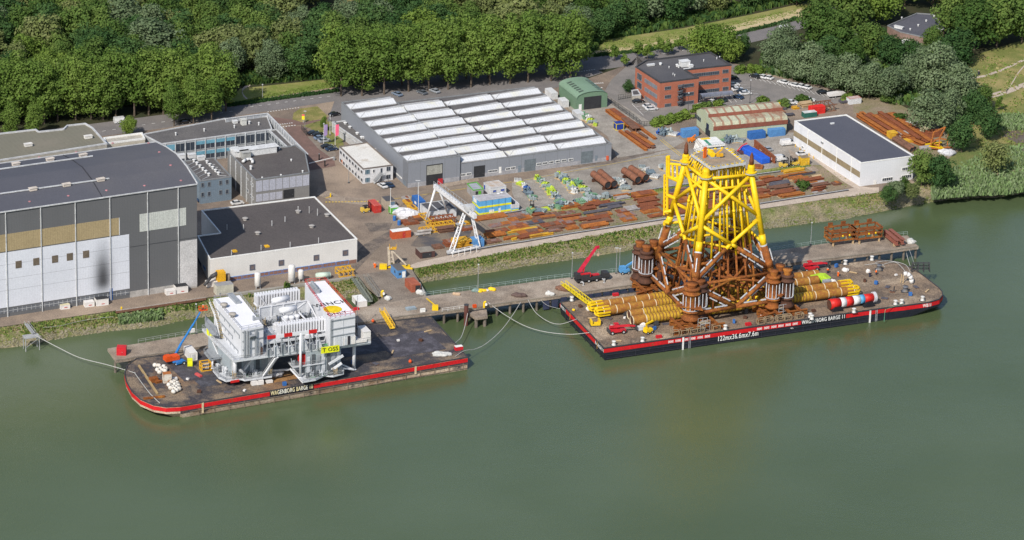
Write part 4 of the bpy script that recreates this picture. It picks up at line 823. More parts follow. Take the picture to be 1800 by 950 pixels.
def member(nm,p,q,r,m,n=10,r2=None):b=MB();b.tube(p-JO,q-JO,r,n,r2);return b.build(nm,m,jk,True)
anodes=[0]
def anod(p,q,r,cnt=3,sides=((0,1),(0,-1))):
 d=(q-p);L_=d.length;d.normalize();vu=(V((0,0,1))-d*d.z).normalized()
 for k in range(cnt):
  for sx,sy in sides:
   if anodes[0]>84:return
   c=p+d*(L_*(.14+.72*(k+.5)/cnt));o=vu*(r+.38)*sy;b=MB();hl=L_*.25/cnt*1.1
   b.bar(c-d*hl+o-JO,c+d*hl+o-JO,.34,.34);b.bar(c-d*hl*.7+vu*r*sy*.9-JO,c-d*hl*.7+o-JO,.1,.1);b.bar(c+d*hl*.7+vu*r*sy*.9-JO,c+d*hl*.7+o-JO,.1,.1)
   b.build('anode',ANO,jk);anodes[0]+=1
for k in 'ABCD':
 a=leg(k,51.6);y=leg(k,26.6);lo=leg(k,17.5);d_=(leg(k,26)-leg(k,18)).normalized();ft=lo-d_*(3.0)
 b=MB();b.tube(leg(k,30)-JO,a-JO,.95,14);b.tube(y-JO,leg(k,30)-JO,1.1,14);b.build('upper_leg',YEL,jk,True)
 b=MB();b.tube(ft-JO,y-JO,1.1,14);b.tube(lo+(y-lo)*.2-JO,lo+(y-lo)*.45-JO,1.28,14);b.build('lower_leg',RUST,jk,True)
 b=MB();p=leg(k,50.0)-JO;b.lathe(p,[(1.1,-.2),(1.9,0),(1.9,.25),(1.2,.3),(1.2,1.9),(1.0,2.6)],14);b.build('leg_collar',YEL,jk)
 b=MB();b.lathe(p,[(2.1,-.45),(2.1,-.25),(1.5,-.1)],12);b.build('collar_walkway',mat('weld_grey',(.42,.40,.34)),jk)
 if k in 'AC':
  b=MB();b.lathe(p+V((0,0,2.5)),[(.75,0),(.75,1.6),(.6,1.9),(.6,2.9),(.2,4.0),(.08,4.2)],12);b.build('stabbing_cone',mat('cone_rust',(.16,.055,.025),None,.8,.6),jk,True)
 b=MB();b.tube(y-d_*.15-JO,y+d_*.3-JO,1.22,14);b.build('weld_band',ANO,jk)
 anod(lo+d_*2,y,1.1,1)
FACES=[('B','C'),('A','B'),('C','D'),('D','A')]
zX,zT,zK=36.0,49.3,28.2
for fi,(a,c)in enumerate(FACES):
 r=.62
 member('cross_brace',leg(a,zT),leg(c,zX),r,YEL);member('cross_brace',leg(c,zT),leg(a,zX),r,YEL)
 K=(leg(a,zK)+leg(c,zK))/2
 member('diagonal_brace',leg(a,zX-1),K,.62,YEL);member('diagonal_brace',leg(c,zX-1),K,.62,YEL)
 if True:
  for e in(a,c):
   f=leg(e,18.6);t=f.lerp(K,.86);member('diagonal_brace',t,K,.62,YEL);member('lower_brace',f,t,.62,RUST);anod(f,t,.62,3 if fi<2 else 2)
 Kb=(leg(a,17.5)+leg(c,17.5))/2;out=(Kb-V((CT.x,CT.y,Kb.z))).normalized();Kb=Kb+out*2.6;Kb.z=8.6
 for e in(a,c):
  f=leg(e,16.8);member('bottom_brace',f,Kb,.66,RUST);anod(f,Kb,.66,3 if fi<2 else 1)
  g=leg(e,17.5)+(leg(e,17.5)-V((CT.x,CT.y,17.5))).normalized()*4;g.z=8.6;member('bottom_tube',Kb,g,.62,RUST);anod(Kb,g,.62,2 if fi<2 else 0,((0,1),))
 z0=27.2
 if fi>1:member('horizontal_brace',leg(a,z0),leg(c,z0),.45,YEL)
 member('lower_tie',leg(a,17.2),leg(c,17.2),.5,RUST)
ctr=V((CT.x,CT.y,0))
for z_,q_ in((17.2,.5),(10.5,.35),(26.8,.4)):
 M_=[(leg(a,z_)+leg(c,z_))/2 for a,c in FACES]
 for i in range(4):member('plan_brace',M_[i],M_[(i+1)%4],q_,RUST if z_<20 else YEL,8)
 if z_<20:member('plan_brace',M_[0],M_[2],q_,RUST,8)if z_>12 else None
for fi,(a,c)in enumerate(FACES):
 m_=(leg(a,17.2)+leg(c,17.2))/2;lo_=m_.copy();lo_.z=8.6
 for s_ in(.25,.75):q_=leg(a,17.2).lerp(leg(c,17.2),s_);w_=q_.copy();w_.z=7.6;w_+=(q_-V((CT.x,CT.y,q_.z))).normalized()*1.5;member('post',q_,w_,.3,RUST,8);b=MB();b.lathe_e(w_-JO,.5,.5,.7,8,6);b.build('foot_cap',YEL,jk,True)
 for e in(a,c):member('inner_brace',leg(e,13.5 if e in 'BD' else 14),(m_+ctr*0)*1.0,.4,RUST,8);member('inner_brace',V((CT.x,CT.y,9.0)).lerp(m_,.25),leg(e,10.5),.4,RUST,8)
def lerp2(P,s,t):return P['B'].lerp(P['C'],s).lerp(P['A'].lerp(P['D'],s),t)
TOP={k:leg(k,49.5)for k in 'ABCD'};BOT={}
for k in 'ABCD':g=leg(k,17.5)+(leg(k,17.5)-V((CT.x,CT.y,17.5))).normalized()*1.5;g.z=8.0;BOT[k]=g
RIS=[(.10,.2),(.10,.33),(.10,.46),(.10,.59),(.10,.72),(.2,.85),(.24,.08),(.36,.08),(.48,.08),(.6,.08),(.72,.08),(.84,.12),(.9,.3),(.9,.46),(.9,.62),(.62,.5),(.45,.75),(.3,.5)]
for i,(s_,t_)in enumerate(RIS):
 p,q=lerp2(TOP,s_,t_),lerp2(BOT,s_,t_);p=V((p.x,p.y,51));t=(51-(23.5+(i%3)*1.3))/(51-8);m=p.lerp(q,t)
 b=MB();b.tube(m-JO,p-JO,.36,8);b.tube(p.lerp(q,.3)-JO,p.lerp(q,.32)-JO,.5,8);b.build('riser',YEL,jk,True);b=MB();b.tube(q-JO,m-JO,.36,8);b.build('riser_foot',RUST,jk,True)
 if t_<.4:b=MB();b.lathe_e(q-JO,.62,.62,.85,8,6);b.build('riser_cap',YEL,jk,True)
for z in(49.2,45.8):
 for fi,(a,c)in enumerate(FACES):member('top_ring',leg(a,z),leg(c,z),.42 if z<49 else .5,YEL)
for i in range(10):
 s_=(i+.5)/10;member('top_strut',lerp2(TOP,s_,0),lerp2(TOP,s_,0)+V((0,1,3.6)),.2,YEL,6)
 member('top_strut',lerp2(TOP,0,s_),lerp2(TOP,0,s_)+V((1.5,0,3)),.2,YEL,6)
pl=[G(x,y,53.8)-JO for x,y in[(1250,295.5),(1311.5,286),(1277,259),(1238,263),(1214.5,270.5)]]
b=MB();b.prism([(p.x,p.y)for p in pl],53.0-BD,53.8-BD);b.build('platform_frame',mat('platform_white',(.55,.56,.58)),jk)
cc=sum(pl,V())/5;b=MB();b.prism([((p.x-cc.x)*.84+cc.x,(p.y-cc.y)*.84+cc.y)for p in pl],53.7-BD,53.86-BD);b.build('platform_boards',mat('plywood',(.34,.26,.18),(.25,.2,.15),.4,.85),jk)
n=len(pl)
b=MB()
for i in range(n):
 for zz in(.5,1.1):b.bar(pl[i]+V((0,0,zz)),pl[(i+1)%n]+V((0,0,zz)),.09,.09)
 for k in range(6):q=pl[i].lerp(pl[(i+1)%n],k/6);b.bar(q,q+V((0,0,1.1)),.09,.09)
b.build('platform_railing',GALV,jk)
for i in range(n):
 m_=7 if(pl[i]-pl[(i+1)%n]).length>8 else 3
 for k in range(m_):
  q=pl[i].lerp(pl[(i+1)%n],(k+.5)/m_);q=cc+(q-cc)*.93;b=MB();b.lathe((q.x,q.y,53.8-BD),[(.5,0),(.5,.18),(.25,.24)],8);b.build('yellow_pad',YEL,jk)
ph=G(1255,277,53.9)
e=thing('winch_unit','yellow and orange winch with safety panel on top of the jacket platform','winch',ph,.3);b=MB();b.box(0,0,0,3.4,2.2,.5);b.build('skid',mat('grey_skid',(.3,.31,.33)),e);b=MB();b.tube((-.8,-1,1.3),(-.8,1,1.3),.9,12);b.tube((-.8,1,1.3),(-.8,1.3,1.3),1.1,12);b.build('drum',YEL,e);b=MB();b.box(-3,.3,0,1.3,.3,3.6,.5);b.build('orange_panel',mat('safety_orange',(.8,.16,.02)),e);b=MB();b.box(1.6,-.8,.5,2.2,.8,.9);b.bar((.5,.6,.5),(2.8,.4,2.4),.4,.4);b.build('arm',mat('amber',(.75,.40,.02)),e)
YA=leg('A',40).y
def PA(x,y):d=ray(x,y);return CO+d*(YA/d.y)
b=MB()
for(a,c,w_)in[((1168,307),(1167.5,378),.35),((1172.5,275),(1173,376),.45),((1175.5,274),(1176,312),.5)]:b.tube(PA(*a)-JO,PA(*c)-JO,w_,8)
for y in range(312,378,7):b.tube(PA(1168,y)-JO,PA(1173,y-1)-JO,.2,6)
for(a,c,w_)in[((1175,288),(1203,291),.45),((1173,310),(1200,322),.6),((1173,312),(1196,314),.3),((1182,289),(1183,313),.4),((1190,290),(1191,318),.4),((1172,343),(1187,349),.6),((1167,373),(1180,371),.6),((1176,281),(1200,285),.15),((1168,390),(1168,396),.5),((1167,390),(1176,392),.6)]:b.tube(PA(*a)-JO,PA(*c)-JO,w_,8)
b.build('boat_landing',YEL,jk)
bpy.context.view_layer.update()
for k in 'ABCD':
 lo=leg(k,17.0);od=(lo-V((CT.x,CT.y,lo.z)));od.z=0;od.normalize();sd=V((-od.y,od.x,0))
 base=V((lo.x,lo.y,0))
 for j,(do,ds)in enumerate(((1.6,-2.6),(1.8,2.6),(5.2,.3))if k!='B' else((2.4,-.2),(-1.2,1.2))):
  c=base+od*(do+(1.6 if k=='A' else 0))+sd*ds-JO;c.z=0
  b=MB();R_=1.95 if k!='B' else 2.4
  b.lathe(c,[(R_+.5,2.2),(R_+.6,2.8),(R_,3.4),(R_,5.0),(R_+.55,5.1),(R_+.55,5.35),(R_,5.5),(R_,11.0),(R_+.6,11.1),(R_+.6,11.35),(R_,11.5),(R_,12.4),(R_+.35,12.6),(R_+.2,13.2)],18)
  b.build('pile_sleeve',RUST2 if j else RUST,jk,True)
  b=MB();b.lathe(c,[(R_*.78,13.0),(R_*.6,13.6),(R_*.8,14.6 if k!='B' else 14.2),(R_*.8,15.0 if k!='B' else 14.5)],14);b.build('sleeve_funnel',RUST,jk,True)
  if k!='D':
   b=MB()
   for q in range(11):
    an=2*pi*q/11;p=c+V((cos(an)*(R_+.3),sin(an)*(R_+.3),0));b.bar(p+V((0,0,5.9)),p+V((0,0,10.6)),.22,.22)
   b.lathe(c,[(R_+.42,5.75),(R_+.42,5.85),(R_+.2,5.86)],14);b.build('anode_ring',ANO,jk)
 c=base+od*1.2-JO;b=MB()
 for z in(5.1,11.2):b.add([c+od*4+sd*4.6+V((0,0,z)),c+od*4-sd*4.6+V((0,0,z)),c-od*1.6-sd*1.3+V((0,0,z)),c-od*1.6+sd*1.3+V((0,0,z)),c+od*4+sd*4.6+V((0,0,z+.3)),c+od*4-sd*4.6+V((0,0,z+.3)),c-od*1.6-sd*1.3+V((0,0,z+.3)),c-od*1.6+sd*1.3+V((0,0,z+.3))],[(0,1,2,3),(4,5,6,7),(0,4,5,1),(1,5,6,2),(2,6,7,3),(3,7,4,0)])
 b.obox(c+V((0,0,8.2))+od*.2,od*2.0,sd*.15,V((0,0,3.0)));b.build('yoke_plate',RUST,jk)
 b=MB();b.tube(c-od*1.6+V((0,0,3)),c-od*1.6+V((0,0,13)),.9,10);b.build('guide_tube',RUST2,jk)
 g=thing('grillage',{'A':'rusty beam grillage under the far left jacket corner','B':'rusty beam grillage under the nearest jacket corner','C':'rusty beam grillage under the right jacket corner','D':'rusty beam grillage under the hidden far jacket corner'}[k],'steel grillage',V((base.x,base.y,BD))+od*1.5,AX)
 def ib(b,p,q,h=1.5,w=.9):
  p,q=V(p),V(q);b.bar(p+V((0,0,h-.1)),q+V((0,0,h-.1)),w,.2);b.bar(p+V((0,0,.1)),q+V((0,0,.1)),w,.2);b.bar(p+V((0,0,h/2)),q+V((0,0,h/2)),.2,h-.3)
 b=MB();ib(b,(-7,1.6,0),(7,1.6,0));ib(b,(-7,-1.6,0),(7,-1.6,0));b.build('long_beam',RUST,g)
 b=MB()
 for x in(-6,-2,2,6):ib(b,(x,-7,1.5),(x,5,1.5),.7,.7)
 b.build('cross_beam',RUST,g)
 b=MB();ib(b,(-9,-6.5,0),(-2.5,-4.5,0),1.6);b.build('skid_beam',RUST,g);b=MB();ib(b,(2.5,-5.5,0),(9,-5.5,0),1.6);b.build('skid_beam',RUST,g)
for i,(x,y)in enumerate(((1237,580),(1374,552))):
 t=thing('scaffold_tower',('small grey scaffold tower beside the nearest jacket foot','small grey scaffold tower under the right jacket corner')[i],'scaffold',G(x,y,BD),AX);b=MB()
 for dx in(-1.6,0,1.6):
  for dy in(-1,1):b.tube((dx,dy,0),(dx,dy,3.6),.09,5)
 for z in(1.2,2.4,3.6):
  for dy in(-1,1):b.tube((-1.6,dy,z),(1.6,dy,z),.08,5)
  b.tube((-1.6,-1,z),(1.6,-1,z-1.2),.07,5)
 b.build('tubes',GALV,t);b=MB();b.box(0,0,2.4,3.2,1.8,.12);b.build('boards',mat('scaffold_board',(.4,.33,.22)),t)
for i,(x,y)in enumerate(((1186,590),(1202,588),(1218,586),(1230,584),(1258,580),(1337,569),(1351,566),(1371,563.5),(1384,562),(1405,559))):
 if i==0:
  cg=thing('lashing_rack','small rusty open lashing frame along the near barge edge below the jacket','lashing frame',G(x,y,BD),AX,'lashing frames along the near deck edge');b=MB()
  for dx in(-1.2,1.2):
   for dy in(-.7,.7):b.bar((dx,dy,0),(dx,dy,1.6),.2,.2)
  for z in(.1,1.6):
   for dy in(-.7,.7):b.bar((-1.2,dy,z),(1.2,dy,z),.2,.2)
   for dx in(-1.2,1.2):b.bar((dx,-.7,z),(dx,.7,z),.2,.2)
  b.build('frame',mat('frame_buff',(.34,.27,.17),(.2,.12,.07),1,.8),cg)
 else:copy_tree(cg,None,G(x,y,BD),AX)
# ---------------------------------------------------------------- long steel piles lying on the deck
PSM=mat('pile_shell',(.26,.10,.025),(.36,.19,.03),1.1,.8,mix=(.42,.66),fine=.2,stripe=(0,4.6,(.62,.54,.38),.06))
PSY=mat('pile_shell_yellow',(.47,.29,.025),(.30,.14,.02),.9,.75,mix=(.46,.66),fine=.25,stripe=(0,1.15,(.17,.075,.025),.28))
PI=[((1046,538),(1437,482),'l','rearmost of the long rusty yellow piles under the jacket'),((1058,547.5),(1437,492.5),'l','second rusty yellow pile with yellow claws at its left end'),((1105,553.5),(1487,500.5),'r','third rusty yellow pile with yellow claws at its right end'),((1110,564),(1499,510.5),'r','nearest of the long rusty yellow piles under the jacket')]
for i,(a,c,cl,lab)in enumerate(PI):
 P,Q=G(*a,BD+2.0),G(*c,BD+2.0);u=Q-P;L_=u.length;t=thing('steel_pile',lab,'steel pile',V((P.x,P.y,BD)),math.atan2(u.y,u.x),'long steel piles on the deck')
 b=MB();rr=1.52;n=20
 vs=[];fs=[];ks=[0,.02]+[j/16 for j in range(1,16)]+[.98,1]
 for f in ks:vs+=[V((L_*f,cos(2*pi*j/n)*rr,2.0+sin(2*pi*j/n)*rr))for j in range(n)]
 for f in range(len(ks)-1):fs+=[(f*n+j,f*n+(j+1)%n,(f+1)*n+(j+1)%n,(f+1)*n+j)for j in range(n)]
 b.add(vs,fs);nf=len(fs);b.mi=[1 if(.22 if i<2 else .03)<ks[f//n]<(.74 if i<2 else .8)else 0 for f in range(nf)];b.build('shell',[PSM,PSY],t,True)
 b=MB();b.tube((L_*.004,0,2),(L_*.02,0,2),rr*.93,20);b.tube((L_*.985,0,2),(L_*.99,0,2),rr*.93,20);b.build('end_plate',RUST2,t)
 for f in(.1,.3,.5,.7,.9):b=MB();b.box(L_*f,0,0,1.2,4.2,.75);b.box(L_*f,2.1,0,1.2,.6,1.6);b.box(L_*f,-2.1,0,1.2,.6,1.6);b.build('cradle',STEELD,t)
 for j in range(8):
  an=2*pi*j/8;x0=-.2 if cl=='l' else L_+.2;s_=-1 if cl=='l' else 1;b=MB();p=V((x0,cos(an)*rr*.95,2+sin(an)*rr*.95));b.bar(p-V((s_*2.6,0,0)),p+V((s_*1.2,0,0)),.5,.5);b.bar(p+V((s_*1.2,0,0)),p+V((s_*2.0,-cos(an)*.7,-sin(an)*.7)),.5,.5);b.build('claw',YEL,t)
P,Q=G(1458,536,BD+1.9),G(1536,523,BD+2.3);u=Q-P;L_=u.length
t=thing('striped_pile','red, white and blue banded hammer tube lying on black cradles','banded tube',V((P.x,P.y,BD)),math.atan2(u.y,u.x));x=0
for nm,c_,w_ in(('r',(.6,.02,.015),.23),('w',(.7,.7,.7),.12),('r',(.6,.02,.015),.16),('w',(.7,.7,.7),.16),('b',(.1,.35,.6),.10),('r',(.6,.02,.015),.20)):
 b=MB();r0=1.7-.35*x;b.tube((L_*x,0,2+.4*x),(L_*(x+w_),0,2+.4*(x+w_)),r0,18,r0-.35*w_);x+=w_;b.build('band',mat('band_'+nm,c_,None,.8,.5),t,True)
b=MB();b.tube((-.15,0,2),(.1,0,2),1.55,18);b.build('open_end',RUST2,t)
b=MB();b.tube((L_*.97,0,2.4),(L_*1.03,0,2.4),1.75,18);b.build('end_ring',ANO,t)
for f in(.14,.86):b=MB();b.prof([(L_*f-2,0),(L_*f+2,0),(L_*f+1.2,1.5),(L_*f-1.2,1.5)],-1.9,1.9);b.build('cradle',mat('cradle_black',(.015,.015,.02)),t)
# ================================================================ OFFSHORE MODULE ON THE LEFT BARGE
TW=mat('module_white',(.66,.67,.70),(.60,.61,.64),.12,.5,fine=.04);TG=mat('module_grey',(.30,.32,.345),(.24,.26,.285),.3,.6,fine=.1);TL=mat('module_light',(.54,.56,.59),(.48,.5,.53),.4,.6,fine=.1);TD=mat('module_shadow_grey',(.10,.11,.125),(.07,.08,.09),.5,.7)
RD=mat('module_red',(.60,.02,.02),None,.5,.5);GNF=mat('green_floor',(.06,.26,.12),None,.6,.7);LIM=mat('banner_yellow',(.80,.82,.02),None,.5,.5);TREAD=mat('tread_yellow',(.42,.32,.10),(.3,.22,.08),.8,.7)
ZM_=14.8;ZLo=6.3
ts_=thing('offshore_module','white offshore substation module with red railings standing on the left barge','substation',G(411,634,4.1),math.atan2((G(650,600,ZM_)-G(411,634,ZM_)).y,(G(650,600,ZM_)-G(411,634,ZM_)).x));ts_.location=G(411,634,ZM_);ts_.location.z=4.1
lt=local(ts_)
def T(x,y,z):return lt(G(x,y,z))
def slab(nm,px,z,th,m,ez=0):
 P=[T(x,y,z)for x,y in px];b=MB();b.prism([(p.x,p.y)for p in P],z-4.1-th,z-4.1);return b.build(nm,m,ts_)
def block(nm,px,ztop,zbot,m,mt=None,par=.4):
 P=[T(x,y,ztop)for x,y in px];b=MB();b.prism([(p.x,p.y)for p in P],zbot-4.1,ztop-4.1-.02);o=b.build(nm,m,ts_)
 if mt:
  b=MB();b.prism([(p.x,p.y)for p in P],ztop-4.1-.01,ztop-4.1+.06);b.build('roof_sheet',mt,ts_)
 return P,o
def rail(px,z,h=1.1,m=GALV,nm='railing',step=2.0,w=.07,closed=False,rails=(1,.55)):
 P=[T(x,y,z)for x,y in px]
 if closed:P.append(P[0])
 b=MB()
 for a,c in zip(P,P[1:]):
  L_=(c-a).length;n=max(1,int(L_/step))
  for k in rails:b.bar(a+V((0,0,h*k)),c+V((0,0,h*k)),w*1.2,w*1.2)
  for k in range(n+1):q=a.lerp(c,k/n);b.bar(q,q+V((0,0,h)),w,w)
 return b.build(nm,m,ts_)
MD=[(411,634),(652,599.5),(642,590),(627,592),(575,544),(355,578)]
slab('main_deck',MD,ZM_,.7,TL);rail(MD[:3]+[(627,592)],ZM_,1.2);rail([(411,634),(355,578),(372,575)],ZM_,1.2)
b=MB();A,B=T(484,623.5,ZM_-.7),T(652,599.7,ZM_-.7);b.bar(A+V((0,.2,-.55)),B+V((0,.2,-.55)),.3,1.1);A,B=T(411,634,ZM_-.7),T(484,623.5,ZM_-.7);b.bar(A+V((0,.2,-.25)),B+V((0,.2,-.25)),.3,.5);b.build('edge_girder',TW,ts_)
LB,_=block('left_house',[(424,581),(463,573),(421,519.5),(376,526)],24.0,ZM_,TW,mat('roof_white',(.80,.80,.84),(.74,.74,.78),.1,.6,fine=.03))
rail([(424,581),(463,573),(421,519.5),(376,526)],24.0,1.2,closed=True)
for x,y in((394,541),(409,558)):
 p=T(x,y,24);b=MB();b.lathe((p.x,p.y,19.9),[(.7,0),(.7,.7),(1.15,.9),(1.15,1.3),(.5,1.5)],12);b.build('roof_vent',mat('vent_bronze',(.40,.37,.33)),ts_,True)
p,q=T(404,520,24),T(419,535,24);b=MB();b.bar(p+V((0,0,.5)),q+V((0,0,.5)),1.6,.9);b.build('roof_duct',TG,ts_)
p=T(446,564,24);b=MB();b.box(p.x,p.y,19.95,.6,.6,1.5);b.box(p.x+1.4,p.y,19.95,2,.3,.9);b.build('roof_box',TG,ts_)
for x0,x1,z0,z1,m,nm in((.10,.16,0,9,TG,'ladder_tower'),(.2,.24,0,9,TL,'pipe_stack'),(.30,.36,0,8.6,TG,'cable_tray'),(.60,.68,0,8.4,TG,'cable_tray'),(.82,.93,.1,2.4,mat('module_door',(.10,.06,.05)),'door'),(.80,.83,.1,4.4,TG,'door_frame')):
 A,B=LB[0].copy(),LB[1].copy();u=B-A;n=V((u.y,-u.x,0)).normalized();b=MB();c=A+u*(x0+x1)/2;c.z=ZM_-4.1+(z0+z1)/2;b.obox(c+n*.35,u*(x1-x0)/2,n*.3,V((0,0,(z1-z0)/2)));b.build(nm,m,ts_)
A,B=LB[0].copy(),LB[1].copy();u=B-A;n=V((u.y,-u.x,0)).normalized();c=A+u*.42;c.z=ZM_-4.1+5.6;b=MB();b.prof([(0,0),(3,2.2),(0,2.2)],-1,1);
b=MB();b.add([c+n*.1-u*.1,c+n*.1+u*.12,c+n*1.6+u*.12+V((0,0,1.6)),c+n*1.6-u*.1+V((0,0,1.6)),c+n*.1-u*.1+V((0,0,1.7)),c+n*.1+u*.12+V((0,0,1.7))],[(0,1,2,3),(3,2,5,4),(0,3,4),(1,5,2)]);b.build('air_hood',TG,ts_)
def stair(pts,w=1.2):
 for(x0,y0,z0),(x1,y1,z1)in zip(pts,pts[1:]):
  a,c=T(x0,y0,z0),T(x1,y1,z1);L_=(c-a).length;n=max(3,int(L_/.55));d=(c-a);s_=V((-d.y,d.x,0)).normalized()*w/2;b=MB()
  for k in range(n):q=a.lerp(c,(k+.5)/n);b.obox(q,s_,V((d.x,d.y,0)).normalized()*.16,V((0,0,.04)))
  b.build('stair_tread',TREAD,ts_);b=MB()
  for sg in(-1,1):b.bar(a+s_*sg*1.1,c+s_*sg*1.1,.12,.35);b.bar(a+s_*sg*1.1+V((0,0,1)),c+s_*sg*1.1+V((0,0,1)),.09,.09)
  b.build('stair_stringer',TW,ts_)
stair([(371,531,23.6),(379,550,21),(385,572,18),(390,595,ZM_+.3)]);stair([(374,600,13.5),(384,623,9.2)])
slab('side_platform',[(362,556),(379,573),(384,590),(372,588),(360,572)],17.0,.2,TG);rail([(379,590),(360,568),(362,556)],17.0)
slab('side_platform',[(358,620),(369,633),(386,630),(400,628),(392,616),(366,612)],9.6,.2,TG);rail([(366,612),(358,620),(369,633),(400,628)],9.6)
RB,_=block('right_house',[(580,560),(624.5,552.5),(571,494),(536,498)],24.6,ZM_,TW,mat('roof_white',(.80,.80,.84)))
for seg in([(536,498),(580,560)],[(580,560),(624.5,552.5)],[(571,494),(624.5,552.5)],[(536,498),(571,494)]):rail(seg,24.65,1.3,RD,'red_railing',1.6,.075,rails=(1,.5))
u=(RB[1]-RB[0]).normalized();v=V((-u.y,u.x,0));bpy.context.view_layer.update()
MK=mat('marking_black',(.02,.02,.022));zt_=24.6-4.1+.1
for txt,(x,y),sz in(('WINCH',(581,534),3.5),('ONLY',(592.5,551.3),2.6)):
 p=T(x,y,24.7);o=text_mesh(txt,sz,'roof_lettering',MK,ts_,Matrix.Translation(V((p.x,p.y,zt_)))@ rotm(u,v,V((0,0,1))).to_4x4(),.01,xs=.86)
p=T(584.7,544,24.7);b=MB();b.lathe((p.x,p.y,zt_-.02),[(2.85,0),(2.85,.05)],28);b.build('yellow_circle',YEL if False else mat('circle_yellow',(.82,.58,.01)),ts_)
p,q=T(548,506,24.6),T(556,517,24.6);b=MB();b.bar(p+V((0,0,.8)),q+V((0,0,.8)),2.2,1.4);b.tube(p+V((0,0,1.9)),q+V((0,0,1.9)),.5,8);b.build('roof_machinery',TG,ts_)
A,B=RB[0].copy(),RB[1].copy();uu=B-A;n=V((uu.y,-uu.x,0)).normalized()
for x0,x1,z0,z1,m,nm in((.02,.12,0,9.4,TG,'ladder_tower'),(.20,.46,.1,3.2,TL,'panel_recess'),(.58,.95,.1,3.4,TL,'panel_recess'),(.70,.80,.1,3.0,mat('module_opening',(.04,.04,.05)),'opening'),(.5,.52,0,9,TL,'wall_rib')):
 b=MB();c=A+uu*(x0+x1)/2;c.z=ZM_-4.1+(z0+z1)/2;th=.12 if 'opening' in nm else .06;b.obox(c+n*th,uu*(x1-x0)/2,n*th,V((0,0,(z1-z0)/2)));b.build(nm,m,ts_)
ZR=18.6;slab('transformer_deck',[(462,604),(576,588),(536,545),(436,560)],17.2,.5,TL)
for(x0,y0,x1,y1,zc)in((455.6,541,540,528.4,23.2),):
 a,c=T(x0,y0,zc),T(x1,y1,zc);b=MB();b.obox((a+c)/2+V((0,0,-1.9)),(c-a)/2,V((0,.12,0)),V((0,0,1.9)));b.build('firewall',TL,ts_);b=MB()
 for k in range(5):q=a.lerp(c,k/4);b.bar(q+V((0,-.3,.1)),q+V((0,-.3,-4.2)),.4,.35)
 b.bar(a+V((0,-.2,.1)),c+V((0,-.2,.1)),.4,.3);b.bar(c+V((0,-.2,0)),c+V((1.5,-4.5,-4.4)),.3,.3);b.bar(c+V((-5.5,-.2,-3.6)),c+V((-.5,-.2,-.3)),.3,.3);b.build('firewall_frame',TW,ts_)
def radiator(px,py,L_,D,H,n):
 p=T(px,py,ZR+H);b=MB()
 for k in range(n):
  x=p.x+L_*(k+.5)/n;b.box(x,p.y+D/2,ZR-4.1,L_/n*.55,D,H)
  b.box(x,p.y+D*.15,ZR-4.1+H,L_/n*.7,.5,.14);b.box(x,p.y+D*.85,ZR-4.1+H,L_/n*.7,.5,.14)
 b.box(p.x+L_/2,p.y+D/2,ZR-4.1-.3,L_,D,.3);b.box(p.x+L_/2,p.y+D/2,ZR-4.1+H-.5,L_,D*.5,.3);b.build('radiator_bank',TW,ts_)
radiator(491,574,15.2,3.2,3.4,17);radiator(451,521.5,14.5,3.0,3.2,16)
for a,c in(((492,547,24),(520,541.5,24)),((479,530,24.5),(507,523.5,24.5))):
 p,q=T(*a),T(*c);b=MB();b.tube(p,q,.95,14);b.tube(p-(q-p)*.03,p,.7,12,.95);b.tube(q,q+(q-p)*.03,.95,12,.7);b.build('conservator_tank',TW,ts_,True);b=MB()
 for f in(.15,.85):m_=p.lerp(q,f);b.bar(m_,m_-V((0,0,4.5)),.25,.25)
 b.build('tank_stand',TL,ts_)
for x,y in((503,556),(513,556),(522,554)):
 p=T(x,y,22);b=MB();b.lathe((p.x,p.y,14),[(.9,0),(.9,1.6),(.55,1.7),(.7,2.6),(1.0,3.6),(.95,3.9),(.4,4.1)],12);b.build('bushing',TW,ts_,True)
for x,y,s_,h in((468,562,2.4,2),(482,560,1.6,2.8),(487,570,2.2,1.6),(538,566,2,1.2),(570,576,2.2,1.6),(577,580,1.6,2.4),(474,585,3,2),(543,585,2.2,1.2)):
 p=T(x,y,18.8);b=MB();b.box(p.x,p.y,13.1,s_,s_*.8,h);b.box(p.x,p.y,13.1+h,s_*.6,s_*.5,.5);b.build('equipment_box',TL if h>1.7 else TW,ts_)
p=T(491,566,20);b=MB();b.box(p.x,p.y,14,.35,.35,1.8);b.build('yellow_post',YEL,ts_)
for a,c in(((457,521.5,22),(470,540,18)),((495,558,23),(507,572,21)),((525,549,23),(541,566,21))):
 b=MB();b.bar(T(*a),T(*c),.35,.35);b.build('strut',TW,ts_)
P0,P1=T(470,594,21.0),T(557,582,21.0)
for k,m in enumerate((RD,TW,RD,TW,TW,RD)):
 a,c=P0.lerp(P1,k/6),P0.lerp(P1,(k+1)/6);b=MB();b.obox((a+c)/2,(c-a)/2,V((0,.2,0)),V((0,0,.55)));b.build('striped_beam',m,ts_)
for k in range(8):
 q=P0.lerp(P1,k/7);b=MB();b.bar(q-V((0,0,.4)),q-V((0,0,6.0)),.3,.3);b.bar(q-V((0,0,.6)),q+V((1.9,.3,-5.9)),.2,.2);b.box(q.x+1,q.y+1.2,ZM_-4.1,1.4,1.4,1.8+.6*(k%3));b.build('frame_bay',TL if k%2 else TG,ts_)
